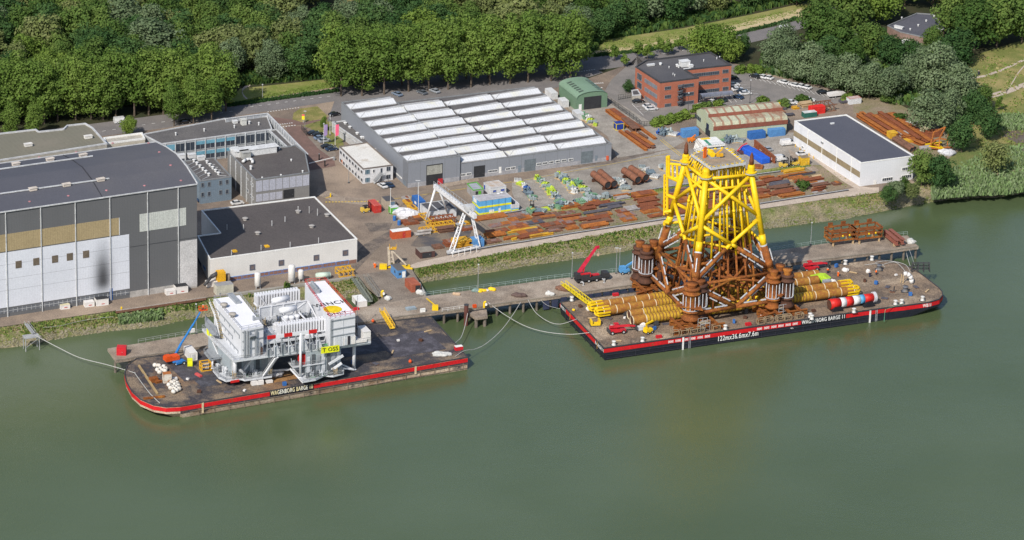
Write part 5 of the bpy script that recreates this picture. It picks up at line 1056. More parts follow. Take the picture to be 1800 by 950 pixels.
for x,y,zf,zt2,r in((528,664,6.3,21.0,.38),(622,650,4.15,14.2,.55),(571,652.5,6.3,14.2,.6),(413,664.5,6.3,14.2,.6),(373.5,648,6.3,9.6,.3)):
 p=T(x,y,zf);b=MB();b.tube((p.x,p.y,zf-4.1),(p.x,p.y,zt2-4.1),r,12);b.lathe((p.x,p.y,zf-4.1),[(r*1.5,0),(r*1.5,.15),(r,.2)],12);b.build('column',TW,ts_,True)
def lower(px,col,wallpx):
 slab('lower_deck',px,ZLo,.5,TL);rail(px[:-2],ZLo,1.1,w=.09)
 P=[T(x,y,ZLo)for x,y in wallpx];b=MB()
 b.prism([(p.x,p.y)for p in P],ZLo-4.1,ZM_-4.1-.75);b.build('equipment_room',mat('room_grey',(.34,.385,.41),(.28,.32,.35),.3,.6),ts_)
 A,B=P[0],P[1];u=(B-A);n=V((u.y,-u.x,0)).normalized();Z0=ZLo-4.1
 b=MB();b.obox(A+u*.5+n*1.3+V((0,0,.06)),u*.42,n*.9,V((0,0,.05)));b.build('green_walkway',GNF,ts_)
 for k in range(7):
  f=(k+.5)/7;b=MB();c=A+u*f+n*.2;c.z=Z0+3.6;b.obox(c,u*.045,n*.12,V((0,0,2.6+.6*(k%2))));b.build('wall_panel',[TL,TD,TG][k%3],ts_)
 return A,u,n,Z0
A,u,n,Z0=lower([(374,651),(384,663),(397,669.5),(424,666),(430,668),(478,661.5),(470,640),(380,640)],0,[(405,661.5),(479,651),(440,612),(366,622)])
b=MB();c=A+u*.22+n*.8;b.bar(c+V((0,0,.5)),c+u*.34+V((0,0,6.2)),1.0,.5);b.bar(c+V((0,0,0)),c+V((0,0,2.2)),1.2,1.2);b.build('inclined_duct',TL,ts_)
a_,c_=T(464,661,ZLo+.2),T(486,629,ZM_-.8)
d=c_-a_;s_=V((-d.y,d.x,0)).normalized()*.6;b=MB()
for k in range(16):q=a_.lerp(c_,(k+.5)/16);b.obox(q,s_,V((d.x,d.y,0)).normalized()*.18,V((0,0,.04)))
for sg in(-1,1):b.bar(a_+s_*sg*1.15,c_+s_*sg*1.15,.14,.45);b.bar(a_+s_*sg*1.15+V((0,0,1)),c_+s_*sg*1.15+V((0,0,1)),.1,.1)
b.build('lower_stair',TW,ts_)
A,u,n,Z0=lower([(532.5,671),(555,667),(570,659.7),(586,661),(604.5,656),(605,647),(590,632),(512,648)],0,[(537,661),(599,651),(572,620),(520,628)])
for f0,f1,h0 in((.62,1.0,3.0),(.66,.96,.6)):c=A+u*f0+n*.9;b=MB();b.bar(c+V((0,0,h0)),A+u*f1+n*1.8+V((0,0,h0+2.6)),.7,.6);b.build('inclined_duct',TL if h0>1 else TW,ts_)
b=MB();p,q=T(541,627,12),T(562,624,12);b.tube(p,q,1.1,12);b.build('dark_vessel',TD,ts_,True);p=T(528,630,11.5);b=MB();b.box(p.x,p.y-1,5.8,2.0,1.4,3.2);b.build('red_cabinet',RD,ts_)
slab('mid_deck',[(514,646),(570,638),(560,628),(506,636)],10.0,.3,TL);rail([(514,646),(570,638)],10.0)
a,c=T(510,648,9),T(533,673,4.6);b=MB();b.bar(a,c,.5,.5);b.build('corner_brace',TW,ts_)
a,c=T(622,650,4.8),T(598,640,7.4);b=MB();b.bar(a,c,.4,.4);b.bar(T(622,650,4.8),T(604,648,6),.4,.4);b.build('corner_brace',TW,ts_)
a,c=T(476,652,6.5),T(528,648,6.5);b=MB();b.bar(a,c,.5,.5);b.build('tie_beam',TL,ts_)
for x0,y0,x1,y1,z in((405,671.5,420,669,5.9),(544,668.5,555,667,5.9),(392,664,398,670,5.9)):
 a,c=T(x0,y0,z),T(x1,y1,z);b=MB();b.bar(a-V((0,.2,0)),c-V((0,.2,0)),.3,.7);b.build('red_fender',RD,ts_)
b=MB()
for x,y in((404,660),(440,655),(470,650),(545,660),(590,652),(430,640),(560,640)):
 p=T(x,y,ZLo);b=MB();b.box(p.x,p.y+1.5,0.03,2.2,2.2,1.7);b.build('support_stool',STEELD,ts_)
for k in range(12):
 x,y=((382+k*3),(640+k*1.6))if k<6 else((545+k*4-24),(650-(k-6)*.7));p=T(x,y,8);b=MB();b.tube((p.x,p.y,ZLo-4.1),(p.x,p.y,ZLo-4.1+1.2+.5*(k%3)),.35,8);b.box(p.x,p.y,ZLo-4.1+1.2,.9,.6,.6);b.build('valve',TW if k%2 else TL,ts_)
gr_=random.Random(4)
def skid(x,y,z,w_,h_,kd):
 p=T(x,y,z);b=MB();b.box(p.x,p.y,z-4.1,w_,w_*.7,.15)
 for k in range(3):b.tube((p.x-w_*.4+k*w_*.4,p.y,z-4.1),(p.x-w_*.4+k*w_*.4,p.y,z-4.1+h_*gr_.uniform(.5,1)),.13,6)
 b.tube((p.x-w_*.45,p.y-.2,z-4.1+h_*.5),(p.x+w_*.45,p.y-.2,z-4.1+h_*.5),.14,6);b.tube((p.x-w_*.3,p.y,z-4.1+h_*.3),(p.x-w_*.3,p.y+w_*.5,z-4.1+h_*.8),.12,6)
 b.box(p.x+w_*.15,p.y,z-4.1+.1,w_*.4,w_*.4,h_*.55);b.build('equipment_skid',[TG,TD,TL,TG,TD,mat('skid_tan',(.35,.28,.18)),TD][kd%7],ts_)
for i,(x,y,z)in enumerate([(468+k*9,606-k*1.5,14.9)for k in range(12)]+[(462+k*10,571-k*1.2,18)for k in range(11)]+[(452+k*9,552-k*1.4,18)for k in range(3)]+[(520+k*8,562-k*1.2,18)for k in range(6)]):skid(x,y,z,gr_.uniform(1.6,2.6),gr_.uniform(1.2,2.8),i)
for i,(x,y,z)in enumerate([(380+k*7,655+k*1.5-abs(k-3)*1.2,6.4)for k in range(5)]+[(412+k*9,665-k*1.1,6.4)for k in range(8)]+[(541+k*8,664-k*1.1,6.4)for k in range(8)]+[(515+k*8,642-k*1.1,10.1)for k in range(6)]):skid(x,y,z,gr_.uniform(1.0,1.7),gr_.uniform(1.4,3),i)
for(bx,zz)in((LB,8.6),(LB,5.6),(LB,2.8),(RB,9),(RB,6.2),(RB,3.9)):
 A,B=bx[0].copy(),bx[1].copy();n=V(((B-A).y,-(B-A).x,0)).normalized();b=MB();b.bar(A.lerp(B,.03).xy.to_3d()+n*.3+V((0,0,ZM_-4.1+zz)),A.lerp(B,.97).xy.to_3d()+n*.3+V((0,0,ZM_-4.1+zz)),.22,.16);b.build('pipe_run',TG,ts_)
for zz,f0,f1 in((7.2,.05,.95),(4.4,.05,.7),(1.6,.2,.9)):
 A,B=LB[3].copy(),LB[0].copy();n=V(((B-A).y,-(B-A).x,0)).normalized();b=MB();b.bar(A.lerp(B,f0).xy.to_3d()+n*.3+V((0,0,ZM_-4.1+zz)),A.lerp(B,f1).xy.to_3d()+n*.3+V((0,0,ZM_-4.1+zz)),.25,.2)
 for k in range(6):q=A.lerp(B,f0+(f1-f0)*k/5).xy.to_3d()+n*.2+V((0,0,ZM_-4.1+zz));b.bar(q,q-V((0,0,1.2)),.14,.14)
 b.build('pipe_run',TG,ts_)
a,c=T(561,616,15.0),T(592.5,612,15.0);a=T(561,613,14.6);c=T(593,608.6,14.6);n=V(((c-a).y,-(c-a).x,0)).normalized()
b=MB();b.obox((a+c)/2+n*1.7,(c-a)/2,n*.05,V((0,0,1.05)));b.build('yellow_banner',LIM,ts_)
text_mesh('T OSS',1.75,'banner_lettering',MK,ts_,Matrix.Translation((a+c)/2+n*1.82)@ rotm((c-a).normalized(),V((0,0,1)),n).to_4x4(),.01,xs=1.0)
a=T(363.5,582,16);c=T(373,595,14.2);d=(c-a);n=V((-d.y,d.x,0)).normalized();b=MB();b.obox((a+c)/2,d/2,n*.05,V((0,0,.9)));b.build('yellow_banner',LIM,ts_)
a=T(577,607,ZM_+.3);b=MB();b.box(a.x+1.5,a.y+.8,ZM_-4.1,7,1.6,.3);b.build('green_pad',GNF,ts_);b=MB();b.box(a.x+3.5,a.y-.2,ZM_-4.1+.3,4.5,.6,.3);b.build('ochre_pad',mat('ochre',(.55,.35,.05)),ts_)
CRW=mat('crate_white',(.68,.66,.64),(.6,.58,.56),1,.6)
def crate(x,y,z,sx,sy,sz,label,m=CRW,cat='crate',name='packing_crate',rz=None,lid=None,group=None):
 t=thing(name,label,cat,G(x,y,z),AX if rz is None else rz,group);b=MB();b.box(0,0,.12,sx,sy,sz-.2);b.build('body',m,t);b=MB();b.box(0,0,sz-.08,sx*1.03,sy*1.05,.12);b.build('lid',lid or m,t)
 b=MB()
 for s_ in(-.35,.35):b.box(sx*s_,0,0,.25,sy,.12)
 b.build('skid',mat('skid_wood',(.35,.26,.16)),t);return t
crate(598,606,ZM_,4,2.4,2.4,'left of the two large white crates in front of the red-railed house');crate(611,604,ZM_,4.2,2.4,2.6,'right of the two large white crates in front of the red-railed house');crate(630,602,ZM_,5,1.4,.9,'low long white crate on the right end of the module deck');crate(640,595,ZM_,2.4,5,3.2,'tall white crate at the very right corner of the module deck')
# ---------------------------------------------------------------- things on the left barge and jetty
ORG=mat('orange_red',(.70,.09,.015),None,.5,.5);BLU=mat('machine_blue',(.03,.20,.55),None,.5,.5);REDP=mat('machine_red',(.55,.02,.03),(.45,.02,.03),.5,.45);TYRE=mat('tyre',(.02,.02,.02),None,1,.9)
def wheel(t,x,y,r=.5,w=.35,m=TYRE):
 b=MB();b.tube((x,y-w/2,r),(x,y+w/2,r),r,14);o=b.build('wheel',m,t);b=MB();b.tube((x,y-w/2-.02,r),(x,y+w/2+.02,r),r*.5,10);b.build('rim',TRIM,o)
t=thing('boom_lift','blue boom lift with orange body reaching up beside the white module','boom lift',G(310,639,4.1),AX);lb_=local(t)
b=MB();b.box(.6,-.6,.5,3.4,2.6,.6,.3);b.build('chassis',BLU,t)
for x in(-.7,1.9):
 for y in(-1.8,.7):wheel(t,x,y,.55,.45)
b=MB();b.box(-1.4,.6,1.2,4.6,2.4,1.3,.15);b.box(-2.6,.4,1.3,1.6,2.2,1.5,.15);b.build('counterweight',ORG,t)
d=lambda x,y:(lambda r_:lb_(CO+r_*((G(312,630,4.1).y-CO.y)/r_.y)))(ray(x,y))
b=MB();b.tube(d(314,634),d(309,622),.35,8);b.tube(d(309,622),d(318,605),.42,8);b.tube(d(318,605),d(340,570),.34,8);b.tube(d(340,570),d(352,549),.26,8);b.build('boom',BLU,t)
p=d(357,545);b=MB()
for z in(0,1.1):
 for dx,dy in((-1.2,0),(1.2,0)):b.bar(p+V((dx,-.7,z)),p+V((dx,.7,z)),.12,.12)
 for dy in(-.7,.7):b.bar(p+V((-1.2,dy,z)),p+V((1.2,dy,z)),.12,.12)
for dx in(-1.2,0,1.2):
 for dy in(-.7,.7):b.bar(p+V((dx,dy,0)),p+V((dx,dy,1.1)),.12,.12)
b.box(p.x,p.y,p.z-.1,2.4,1.4,.12);b.build('basket',ORG,t)
BASK=t.location+Matrix.Rotation(AX,3,'Z')@ p
def boxthing(name,label,cat,x,y,z,sx,sy,sz,m,rz=None,anchor=(0,0),roof=None,door=None,ribs=False,group=None,fram=None,win=(),wm=None):
 t=thing(name,label,cat,G(x,y,z),AX if rz is None else R(rz),group);ox,oy=-anchor[0]*sx,-anchor[1]*sy
 b=MB();b.box(ox,oy,.1,sx,sy,sz-.1);b.build('body',m,t)
 b=MB();b.box(ox,oy,sz-.02,sx+.06,sy+.06,.1);b.build('roof',roof or m,t)
 b=MB();h=.09
 for dx in(-1,1):
  for dy in(-1,1):b.box(ox+dx*(sx/2-.05),oy+dy*(sy/2-.05),0,.2,.2,sz+.02)
 for dy in(-1,1):
  for z0 in(.02,sz-.18):b.box(ox,oy+dy*(sy/2-.02),z0,sx,.16,.2)
 for dx in(-1,1):
  for z0 in(.02,sz-.18):b.box(ox+dx*(sx/2-.02),oy,z0,.16,sy,.2)
 b.build('corner_frame',fram or m,t)
 if ribs:
  b=MB();n=int(sx/.45)
  for k in range(1,n):b.box(ox-sx/2+sx*k/n,oy-sy/2-.03,.25,.2,.08,sz-.5);b.box(ox-sx/2+sx*k/n,oy,sz+.08,.2,sy-.3,.05)
  n=int(sy/.45)
  for k in range(1,n):b.box(ox-sx/2-.03,oy-sy/2+sy*k/n,.25,.08,.2,sz-.5)
  b.build('corrugation',m,t)
 if door:
  for(fc,f,w_,h_,dm)in door:
   b=MB()
   if fc==0:b.box(ox-sx/2+sx*f,oy-sy/2-.06,.12,w_,.08,h_)
   else:b.box(ox-sx/2-.06,oy-sy/2+sy*f,.12,.08,w_,h_)
   o=b.build('door',dm,t);b=MB()
   if fc==0:b.box(ox-sx/2+sx*f+w_*.3,oy-sy/2-.12,1.1,.14,.06,.1)
   else:b.box(ox-sx/2-.12,oy-sy/2+sy*f+w_*.3,1.1,.06,.14,.1)
   b.build('handle',TRIM,o)
 for(fc,f,z0,w_,h_)in win:
  b=MB()
  if fc==0:b.box(ox-sx/2+sx*f,oy-sy/2-.05,z0,w_,.06,h_)
  else:b.box(ox-sx/2-.05,oy-sy/2+sy*f,z0,.06,w_,h_)
  b.build('window',wm or GLASS,t)
 return t
boxthing('site_cabin','white site container standing behind the boom lift on the left barge','container',335,628,4.1,2.4,6,2.6,CRW,None,door=[(0,.5,1,2,TRIM)])
boxthing('generator','small red generator box at the left end of the jetty','generator',214,623,4.4,2.8,2.2,2.6,REDP,-2,door=[(0,.5,1,1.6,REDP)])
boxthing('gas_rack','lime yellow rack standing beside the white site container','rack',334,643,4.1,1.5,1.3,2.2,LIM,5,fram=mat('lime_frame',(.6,.62,.02)))
t=thing('cage','amber steel cage with white bottles on the left barge deck','cage',G(361,650,4.1),AX);b=MB()
for dx in(-1.5,1.5):
 for dy in(-1.1,1.1):b.bar((dx,dy,0),(dx,dy,2.6),.25,.25)
for z in(.1,1.3,2.6):
 for dy in(-1.1,1.1):b.bar((-1.5,dy,z),(1.5,dy,z),.22,.22)
 for dx in(-1.5,1.5):b.bar((dx,-1.1,z),(dx,1.1,z),.22,.22)
b.build('frame',mat('amber',(.75,.40,.02)),t);b=MB()
for k in range(4):b.tube((-1+k*.65,0,.2),(-1+k*.65,0,2.2),.26,8)
b.build('bottles',TL,t)
boxthing('tank_box','rusty white box tank standing between the float balls','tank',293.5,672,4.1,2.4,1.8,3.0,mat('rusty_white',(.55,.52,.46),(.35,.17,.07),.6,.8,mix=(.45,.62)),18,roof=mat('rust_top',(.4,.14,.04)))
crate(307,669,4.1,1.5,1.0,.9,'small white box just right of the rusty white tank')
boxthing('tool_box','small red and white toolbox lying on the dark deck plate','box',349,661,4.1,.9,2.6,.5,mat('pink_red',(.6,.1,.1)),40)
for k,(x,y,lb)in enumerate(((447,677,'left of three white big bags on the near edge of the left barge'),(457,676,'middle white big bag on the near edge of the left barge'),(473,673,'white wrapped bundle on a rusty pallet near the barge lettering'))):
 crate(x,y,4.1,2,1.4,1.4 if k<2 else .8,lb,name='big_bag',cat='bag')
t=thing('tarpaulin','crumpled white tarpaulin under the stairs of the white module','tarpaulin',G(484,661,4.1),0);b=MB()
def blob(b,cx,cy,cz,rx,ry,rz,seed,n=12,k=7,amp=.3):
 o=len(b.v);b.lathe_e((cx,cy,cz),rx,ry,rz,n,k)
 for i in range(o,len(b.v)):
  p=b.v[i];d_=(p-V((cx,cy,cz)));f=1+amp*NZ.noise(p*1.3+V((seed,0,0)));b.v[i]=V((cx,cy,cz))+d_*f
 return b
blob(b,0,0,.6,2.6,1.6,.9,3);blob(b,1.2,.6,.9,1.4,1.2,.9,5);b.build('cloth',mat('tarp_white',(.55,.55,.58)),t)
def heap(name,label,cat,x,y,z,r,m,seed=0,h=.5,ny=None,group=None):
 b=MB();random.seed(seed)
 for k in range(5):blob(b,random.uniform(-.5,.5)*r,random.uniform(-.5,.5)*r*.7,h*r*.35,r*random.uniform(.45,.8),(ny or .6)*r*random.uniform(.45,.8),h*r*random.uniform(.5,.9),seed+k)
 o=b.build(name,m,None,False,G(x,y,z));return tag(o,label,cat,group)
ROPE=mat('rope_white',(.52,.52,.50),(.4,.4,.38),2,.9)
heap('rope_heap','white rope heap near the right end of the left barge','rope',776,624,4.1,2.6,ROPE,3,.35)
t=boxthing('winch','small red and white winch at the right end of the left barge','winch',806,615,4.1,2.4,1.4,1.2,REDP,None,roof=WHITE)
for x,y,z,r,lb in((721,638.5,4.1,.55,'small orange buoy on the near edge of the left barge'),(655.5,567,4.4,.5,'small orange buoy on the jetty edge left of the yellow gangway'),):
 b=MB();b.lathe_e((0,0,r),r,r,r,10,7);b.lathe((0,0,r*1.8),[(.15,0),(.15,.3)],6);tag(b.build('buoy',ORG,None,True,G(x,y,z)),lb,'buoy')
boxthing('winch','rusty anchor winch with brown drum on the bow of the left barge','winch',270,671,4.1,2.4,1.6,1.3,RUST,30)
b=MB();b.bar((0,0,.2),(0,0,.2),1,1)
def beamthing(name,label,cat,a,c,z,w_,h_,m,group=None):
 P,Q=G(*a,z),G(*c,z);d_=Q-P;t=thing(name,label,cat,P,math.atan2(d_.y,d_.x),group);L_=d_.length;b=MB();b.bar((0,0,h_-.08),(L_,0,h_-.08),w_,.16);b.bar((0,0,.08),(L_,0,.08),w_,.16);b.bar((0,0,h_/2),(L_,0,h_/2),.2,h_-.2);b.build('beam',m,t);b=MB()
 for k in range(int(L_/4)+1):b.box(min(L_,k*4+.3),0,.08,.1,w_*.9,h_-.16)
 b.build('stiffener',m,t);return t
beamthing('deck_beam','long tan pipe rack beam across the bow of the left barge','beam',(244,644),(277,694),4.1,.6,.5,mat('tan_beam',(.42,.30,.15)))
beamthing('deck_beam','rusty beam lying at the near bow corner of the left barge','beam',(252,702),(290,698),4.1,1.0,.4,RUST)
beamthing('deck_beam','short rusty beam beside the anchor winch','beam',(273,674),(284,671.5),4.1,1.0,.6,RUST)
def drape(name,label,pts,r,m=ROPE,sag=0,cat='rope',n=14):
 P=[G(*p)for p in pts];o=P[0];b=MB();Q=[];r*=.36
 for a,c in zip(P,P[1:]):
  i=P.index(a);p0=P[max(0,i-1)];p3=P[min(len(P)-1,i+2)]
  for k in range(n):t_=k/n;Q.append((2*a+(c-p0)*t_+(2*p0-5*a+4*c-p3)*t_*t_+(3*a-p0-3*c+p3)*t_**3)*.5-o)
 Q.append(P[-1]-o)
 b.path(Q,r,6);return tag(b.build(name,m,None,True,o),label,cat)
drape('mooring_rope','white mooring rope from the far left bank platform to the left barge',[(62,590,5),(100,610,3.4),(140,629,2.8),(190,642,3),(238,656,4.4)],.3)
drape('mooring_rope','pale rope lying across the bow deck of the left barge',[(236,655,4.4),(262,690,4.4),(281,709,4.4)],.3)
drape('mooring_rope','long slack rope curving from the jetty to the right end of the left barge',[(915,532,4.6),(900,556,3),(880,582,2),(855,604,2),(835,614,2.4),(816,617,4.4),(800,627,4.4)],.27)
drape('mooring_rope','shorter rope dropping from the brown fender post to the left barge',[(822,551,5),(817,575,3),(810,594,2.5),(800,604,3),(790,626,4.4)],.27)
drape('mooring_rope','upper rope from the jetty to the stern of the black-hulled barge',[(928,527,4.6),(942,550,2.6),(965,566,2),(985,570,2.2),(1006,564,3.4),(1014,561,4.6)],.24)
drape('mooring_rope','lower long rope from the jetty to the stern of the black-hulled barge',[(858,532,4.6),(885,552,3),(920,572,2),(955,583,1.8),(1000,588,2.4),(1036,585,4.6)],.27)
drape('mooring_rope','thin rope from the jetty piles to the corner of the black-hulled barge',[(950,527,4.4),(962,537,3),(984,543,4.4)],.15)
drape('mooring_rope','rope loops hanging from the right end of the jetty',[(1592,437,4.4),(1595,452,1),(1600,468,1)],.3)
drape('mooring_rope','thin line hanging from the right end of the jetty to the barge',[(1598,438,4.4),(1604,455,3),(1611,476,4.4)],.15)
for i,pts in enumerate(([(1538,462),(1560,459),(1590,465),(1600,478)],[(1550,466),(1572,461),(1585,470),(1594,482)],[(1520,466),(1545,464),(1556,470)])):
 drape('rope_coil',('outer white rope lying in loops on the bow deck','inner white rope lying in loops on the bow deck','short white rope by the rear bollard on the bow deck')[i],[(x,y,4.6)for x,y in pts],.25)
drape('hose','green hose trailing over the near edge of the black barge',[(1588,534,4.6),(1572,539,4.6),(1560,543,4.6),(1556,546,4.5),(1554,566,1)],.2,mat('hose_green',(.12,.36,.22)),cat='hose')
# ================================================================ YARD, QUAY AND JETTY OBJECTS
CBLUE=mat('container_blue',(.04,.15,.42),(.03,.11,.32),.6,.5);CBLUE2=mat('container_light_blue',(.10,.27,.52),(.08,.2,.42),.6,.5);CRED=mat('container_red',(.50,.05,.04),(.38,.035,.03),.5,.5);CREDL=mat('faded_red',(.55,.14,.11));CORR=mat('container_rust',(.38,.12,.07),(.28,.08,.045),.6,.7)
CW=mat('cabin_white',(.60,.61,.62),(.52,.53,.54),.5,.6);GREENB=mat('bright_green',(.12,.42,.05),None,.5,.5)
C=boxthing;NL=(-.5,-.5)
C('container','dark red container with faded roof beside the forklift and stone hut','container',658,375.4,LZ,2.44,6.06,2.6,CRED,anchor=NL,roof=CREDL,ribs=True,door=[(0,.25,.9,2.2,CRED),(0,.72,.9,2.2,CRED)])
C('container','orange red container with white roof in the open yard left of the gantry crane','container',690,421.5,LZ,6.5,2.5,2.6,mat('orange_container',(.52,.10,.035),(.42,.08,.03)),anchor=NL,roof=WHITE,door=[(0,.62,.9,2.0,CRED)])
C('container','blue container with white patch left of the dark-roofed cabins','container',735.6,369.5,LZ,2.44,6.3,3.0,CBLUE,anchor=NL,win=[(3,.45,1.2,1.6,.9)],wm=WHITE,ribs=True)
C('pier_cabin','blue cabin with white door standing on the access pier','cabin',698.6,490,4.35,2.9,6,2.7,CBLUE2,anchor=NL,roof=ROOFG,door=[(0,.75,1.1,2.1,WHITE)],win=[(0,.3,1.1,.8,.8),(3,.4,1.1,.9,.8)])
C('container','rust red container with open doors on the access pier','container',723.5,514.7,4.35,3.0,6,2.6,CORR,anchor=NL,ribs=True,door=[(0,.7,1.6,2.1,DOORM)])
C('container','light blue container left of the pale green shed door','container',1201,243,LZ,6,2.5,2.8,CBLUE2,anchor=NL,ribs=True)
C('container','deep blue container against the front of the pale green shed','container',1318.3,246.5,LZ,6.06,2.44,2.6,CBLUE,anchor=NL,ribs=True)
C('container','lighter blue container at the right end of the pale green shed','container',1353.3,241.8,LZ,6.06,2.44,2.6,CBLUE2,anchor=NL,ribs=True)
C('container','bright red container behind the white warehouse','container',1425.8,202.3,LZ,5.6,2.5,2.7,mat('bright_red',(.68,.03,.025)),anchor=NL,ribs=True)
C('container','dark green skip topped with white sacks left of the bright red container','skip',1414,208,LZ,5,2.4,1.8,mat('dark_green',(.03,.14,.11)),anchor=NL,roof=mat('sack_white',(.6,.62,.6)))
C('container','pale container with rusted roof below the willow trees','container',1493,184.6,LZ,4.8,2.5,2.2,CW,anchor=NL,roof=CORR,ribs=True)
C('tool_container','yellow box container by the forklifts and white warehouse','container',1409,292.5,LZ,3.0,2.6,2.9,mat('box_yellow',(.68,.42,.03)),anchor=NL,roof=mat('box_brown',(.25,.19,.12)),door=[(0,.5,1.1,2.1,mat('box_yellow',(.68,.42,.03)))])
C('offshore_basket','dark blue cube container in yellow frame beside rusty pipes','container',1083,230,LZ,3.0,2.6,2.5,mat('deep_blue',(.02,.05,.28)),anchor=NL,fram=mat('frame_yellow',(.75,.6,.03)))
C('container','white container hugging the warehouse edge left of the arched hangar','container',969,176,LZ,2.5,6,2.5,CW,anchor=NL,ribs=True);C('container','shorter white container in front of the arched hangar side wall','container',988,190,LZ,2.6,4,2.5,CW,anchor=NL,ribs=True);C('container','white container between warehouse edge and the pallets of yellow fittings','container',1014,212,LZ,2.6,4.5,2.5,CW,anchor=NL)
C('container','black storage box behind the light blue container by the green shed','container',1240,236,LZ,5.5,3.5,2.2,mat('black_box',(.03,.035,.045)),anchor=(-.5,.5))
C('site_hut','stone-coloured hut with dark roof beside the dark red container','hut',679,367,LZ,3.2,4.6,2.6,mat('hut_stone',(.42,.36,.28),(.35,.3,.24),1),anchor=NL,roof=ROOFD,door=[(0,.72,1.5,2.1,mat('slate_door',(.13,.2,.27)))])
C('site_cabin','small green and glass cabin right of the stone hut','cabin',687.5,377.5,LZ,2.8,2.4,2.3,GREENB,anchor=NL,roof=CW,win=[(0,.45,.5,1.1,1.3)],wm=BLUEG)
C('work_shelter','brown open-fronted work shelter with flat roof near the bank track','shelter',739,455.5,LZ,5.0,4.5,2.2,mat('shelter_brown',(.10,.05,.045)),anchor=NL,roof=mat('shelter_roof',(.28,.25,.21)),door=[(0,.45,3.2,1.8,DOORM)])
def bl(name,lab,cat,px,h,wm_,rm_,tr=TRIM,par=.15):return Bld(name,lab,cat,px,h,wm_,rm_,tr,par=par,parw=.25)
s=bl('site_cabins','row of three joined white cabins with dark roofs behind the gantry crane','cabins',[(755.7,373),(802.5,367),(785,351.7),(738,358)],3,CW,ROOFD)
for x in(761,769,776.5,785):s.win(0,x,378-(x-756)*.12,x+4.5,383-(x-756)*.12,1,TRIM,mat('pale_glass',(.25,.3,.33)))
for f in(1/3,2/3):
 b=MB();L_=s.L;p,q=L_[0].lerp(L_[1],f),L_[3].lerp(L_[2],f);b.bar((p.x,p.y,3.04),(q.x,q.y,3.04),.35,.14);b.build('roof_joint',TRIM,s.root)
CY=mat('cabin_cyan',(.12,.38,.68),(.10,.34,.62),.5,.5);CYY=mat('cabin_yellow',(.80,.78,.02),None,.5,.5)
s=bl('striped_cabin_block','two-storey bright blue site cabins with yellow stripes and pale roof','cabins',[(842.6,354.2),(899,346.3),(889,338),(831,344.2)],5,CY,mat('cabin_roof',(.45,.44,.46)),par=.1)
for i,L_ in((0,11.7),(3,5.2)):
 A0,uu,n=s.fr(i);Lq=(s.L[(i+1)%4]-s.L[i]).length;s.slab(i,(.02,Lq-.02,2.35,3.0),CYY,'yellow_stripe',.05,.08);s.slab(i,(.02,Lq-.02,.02,.6),CYY,'yellow_stripe',.05,.08)
 for k in range(1,int(Lq/2.4)+1):s.slab(i,(k*2.4,k*2.4+.08,.6,5),mat('joint_blue',(.07,.2,.38)),'joint',.1,.04)
s.win(0,860,369.5,868,373.5,1,WHITE,WHITE);s.door(0,876,366,879.6,375.5,WHITE);s.panel(3,833,347,838,358,WHITE,'white_sign',.1)
for q in((876,342),(882,340.5)):s.roofpipe(*q,.45,.35)
s=bl('blue_pen','low roofless blue container wall with yellow foot right of the striped cabins','container',[(899.5,360.5),(912.6,358.6),(899,347),(889,349)],2.4,CY,mat('pen_floor',(.3,.22,.16)),mat('pen_rim',(.6,.6,.62)),par=1.4);s.slab(0,(0.02,2.6,.02,.6),CYY,'yellow_stripe',.05,.08)
s=bl('green_trimmed_cabin','grey cabin with bright green corner trim behind the striped cabins','cabin',[(831.5,334.5),(850,332),(838,320),(821,323)],3,mat('cabin_grey',(.36,.36,.36)),mat('cabin_roof2',(.36,.38,.42)),GREENB,par=.2);s.door(0,841,336,845.5,346,GREENB);s.door(0,836,337,840,346,DOORM)
s=bl('white_cabin','white cabin with rusty and grey roof halves behind the striped cabins','cabin',[(863,331),(890,327),(876,317),(850,321)],3,CW,mat('cabin_roof3',(.5,.48,.46),(.42,.3,.2),.5),TRIM,par=.1);s.win(0,866,334.5,872.5,338,1,TRIM,mat('cobalt',(.05,.1,.4)));s.win(0,879.5,332.5,887,336,1,TRIM,mat('cobalt',(.05,.1,.4)));s.door(3,851,325,853,334,mat('cobalt',(.05,.1,.4)))
# ---- gantry crane
gp0,gp1=G(765.5,328,LZ+13),G(832,378.5,LZ+13);t=thing('gantry_crane','white gantry crane with lattice front legs standing over the steel yard','gantry crane',V((gp0.x,gp0.y,LZ)));o_=V(t.location);q=lambda x,y,z:G(x,y,z)-o_
GWH=mat('crane_white',(.70,.71,.73),(.6,.6,.6),.4,.5)
b=MB();a,c=gp0-o_,gp1-o_;b.bar(a-(c-a)*.02,c+(c-a)*.05,1.1,1.5);b.build('main_girder',GWH,t);b=MB();dd=(c-a).normalized();sd=V((-dd.y,dd.x,0))
for s_ in(-1,1):
 b.bar(a+sd*s_*.75+V((0,0,1.9)),c+sd*s_*.75+V((0,0,1.9)),.1,.1)
 for k in range(15):m_=a.lerp(c,k/14)+sd*s_*.75;b.bar(m_+V((0,0,.7)),m_+V((0,0,1.9)),.1,.1)
b.build('walkway_rail',GALV,t)
for(x,y),f in(((747,391),-.01),((789,381),.12)):b=MB();b.tube(q(x,y,LZ),a+(c-a)*max(0,f)+V((0,0,-.6)),.28,8,.4);b.build('rear_leg',GWH,t,True)
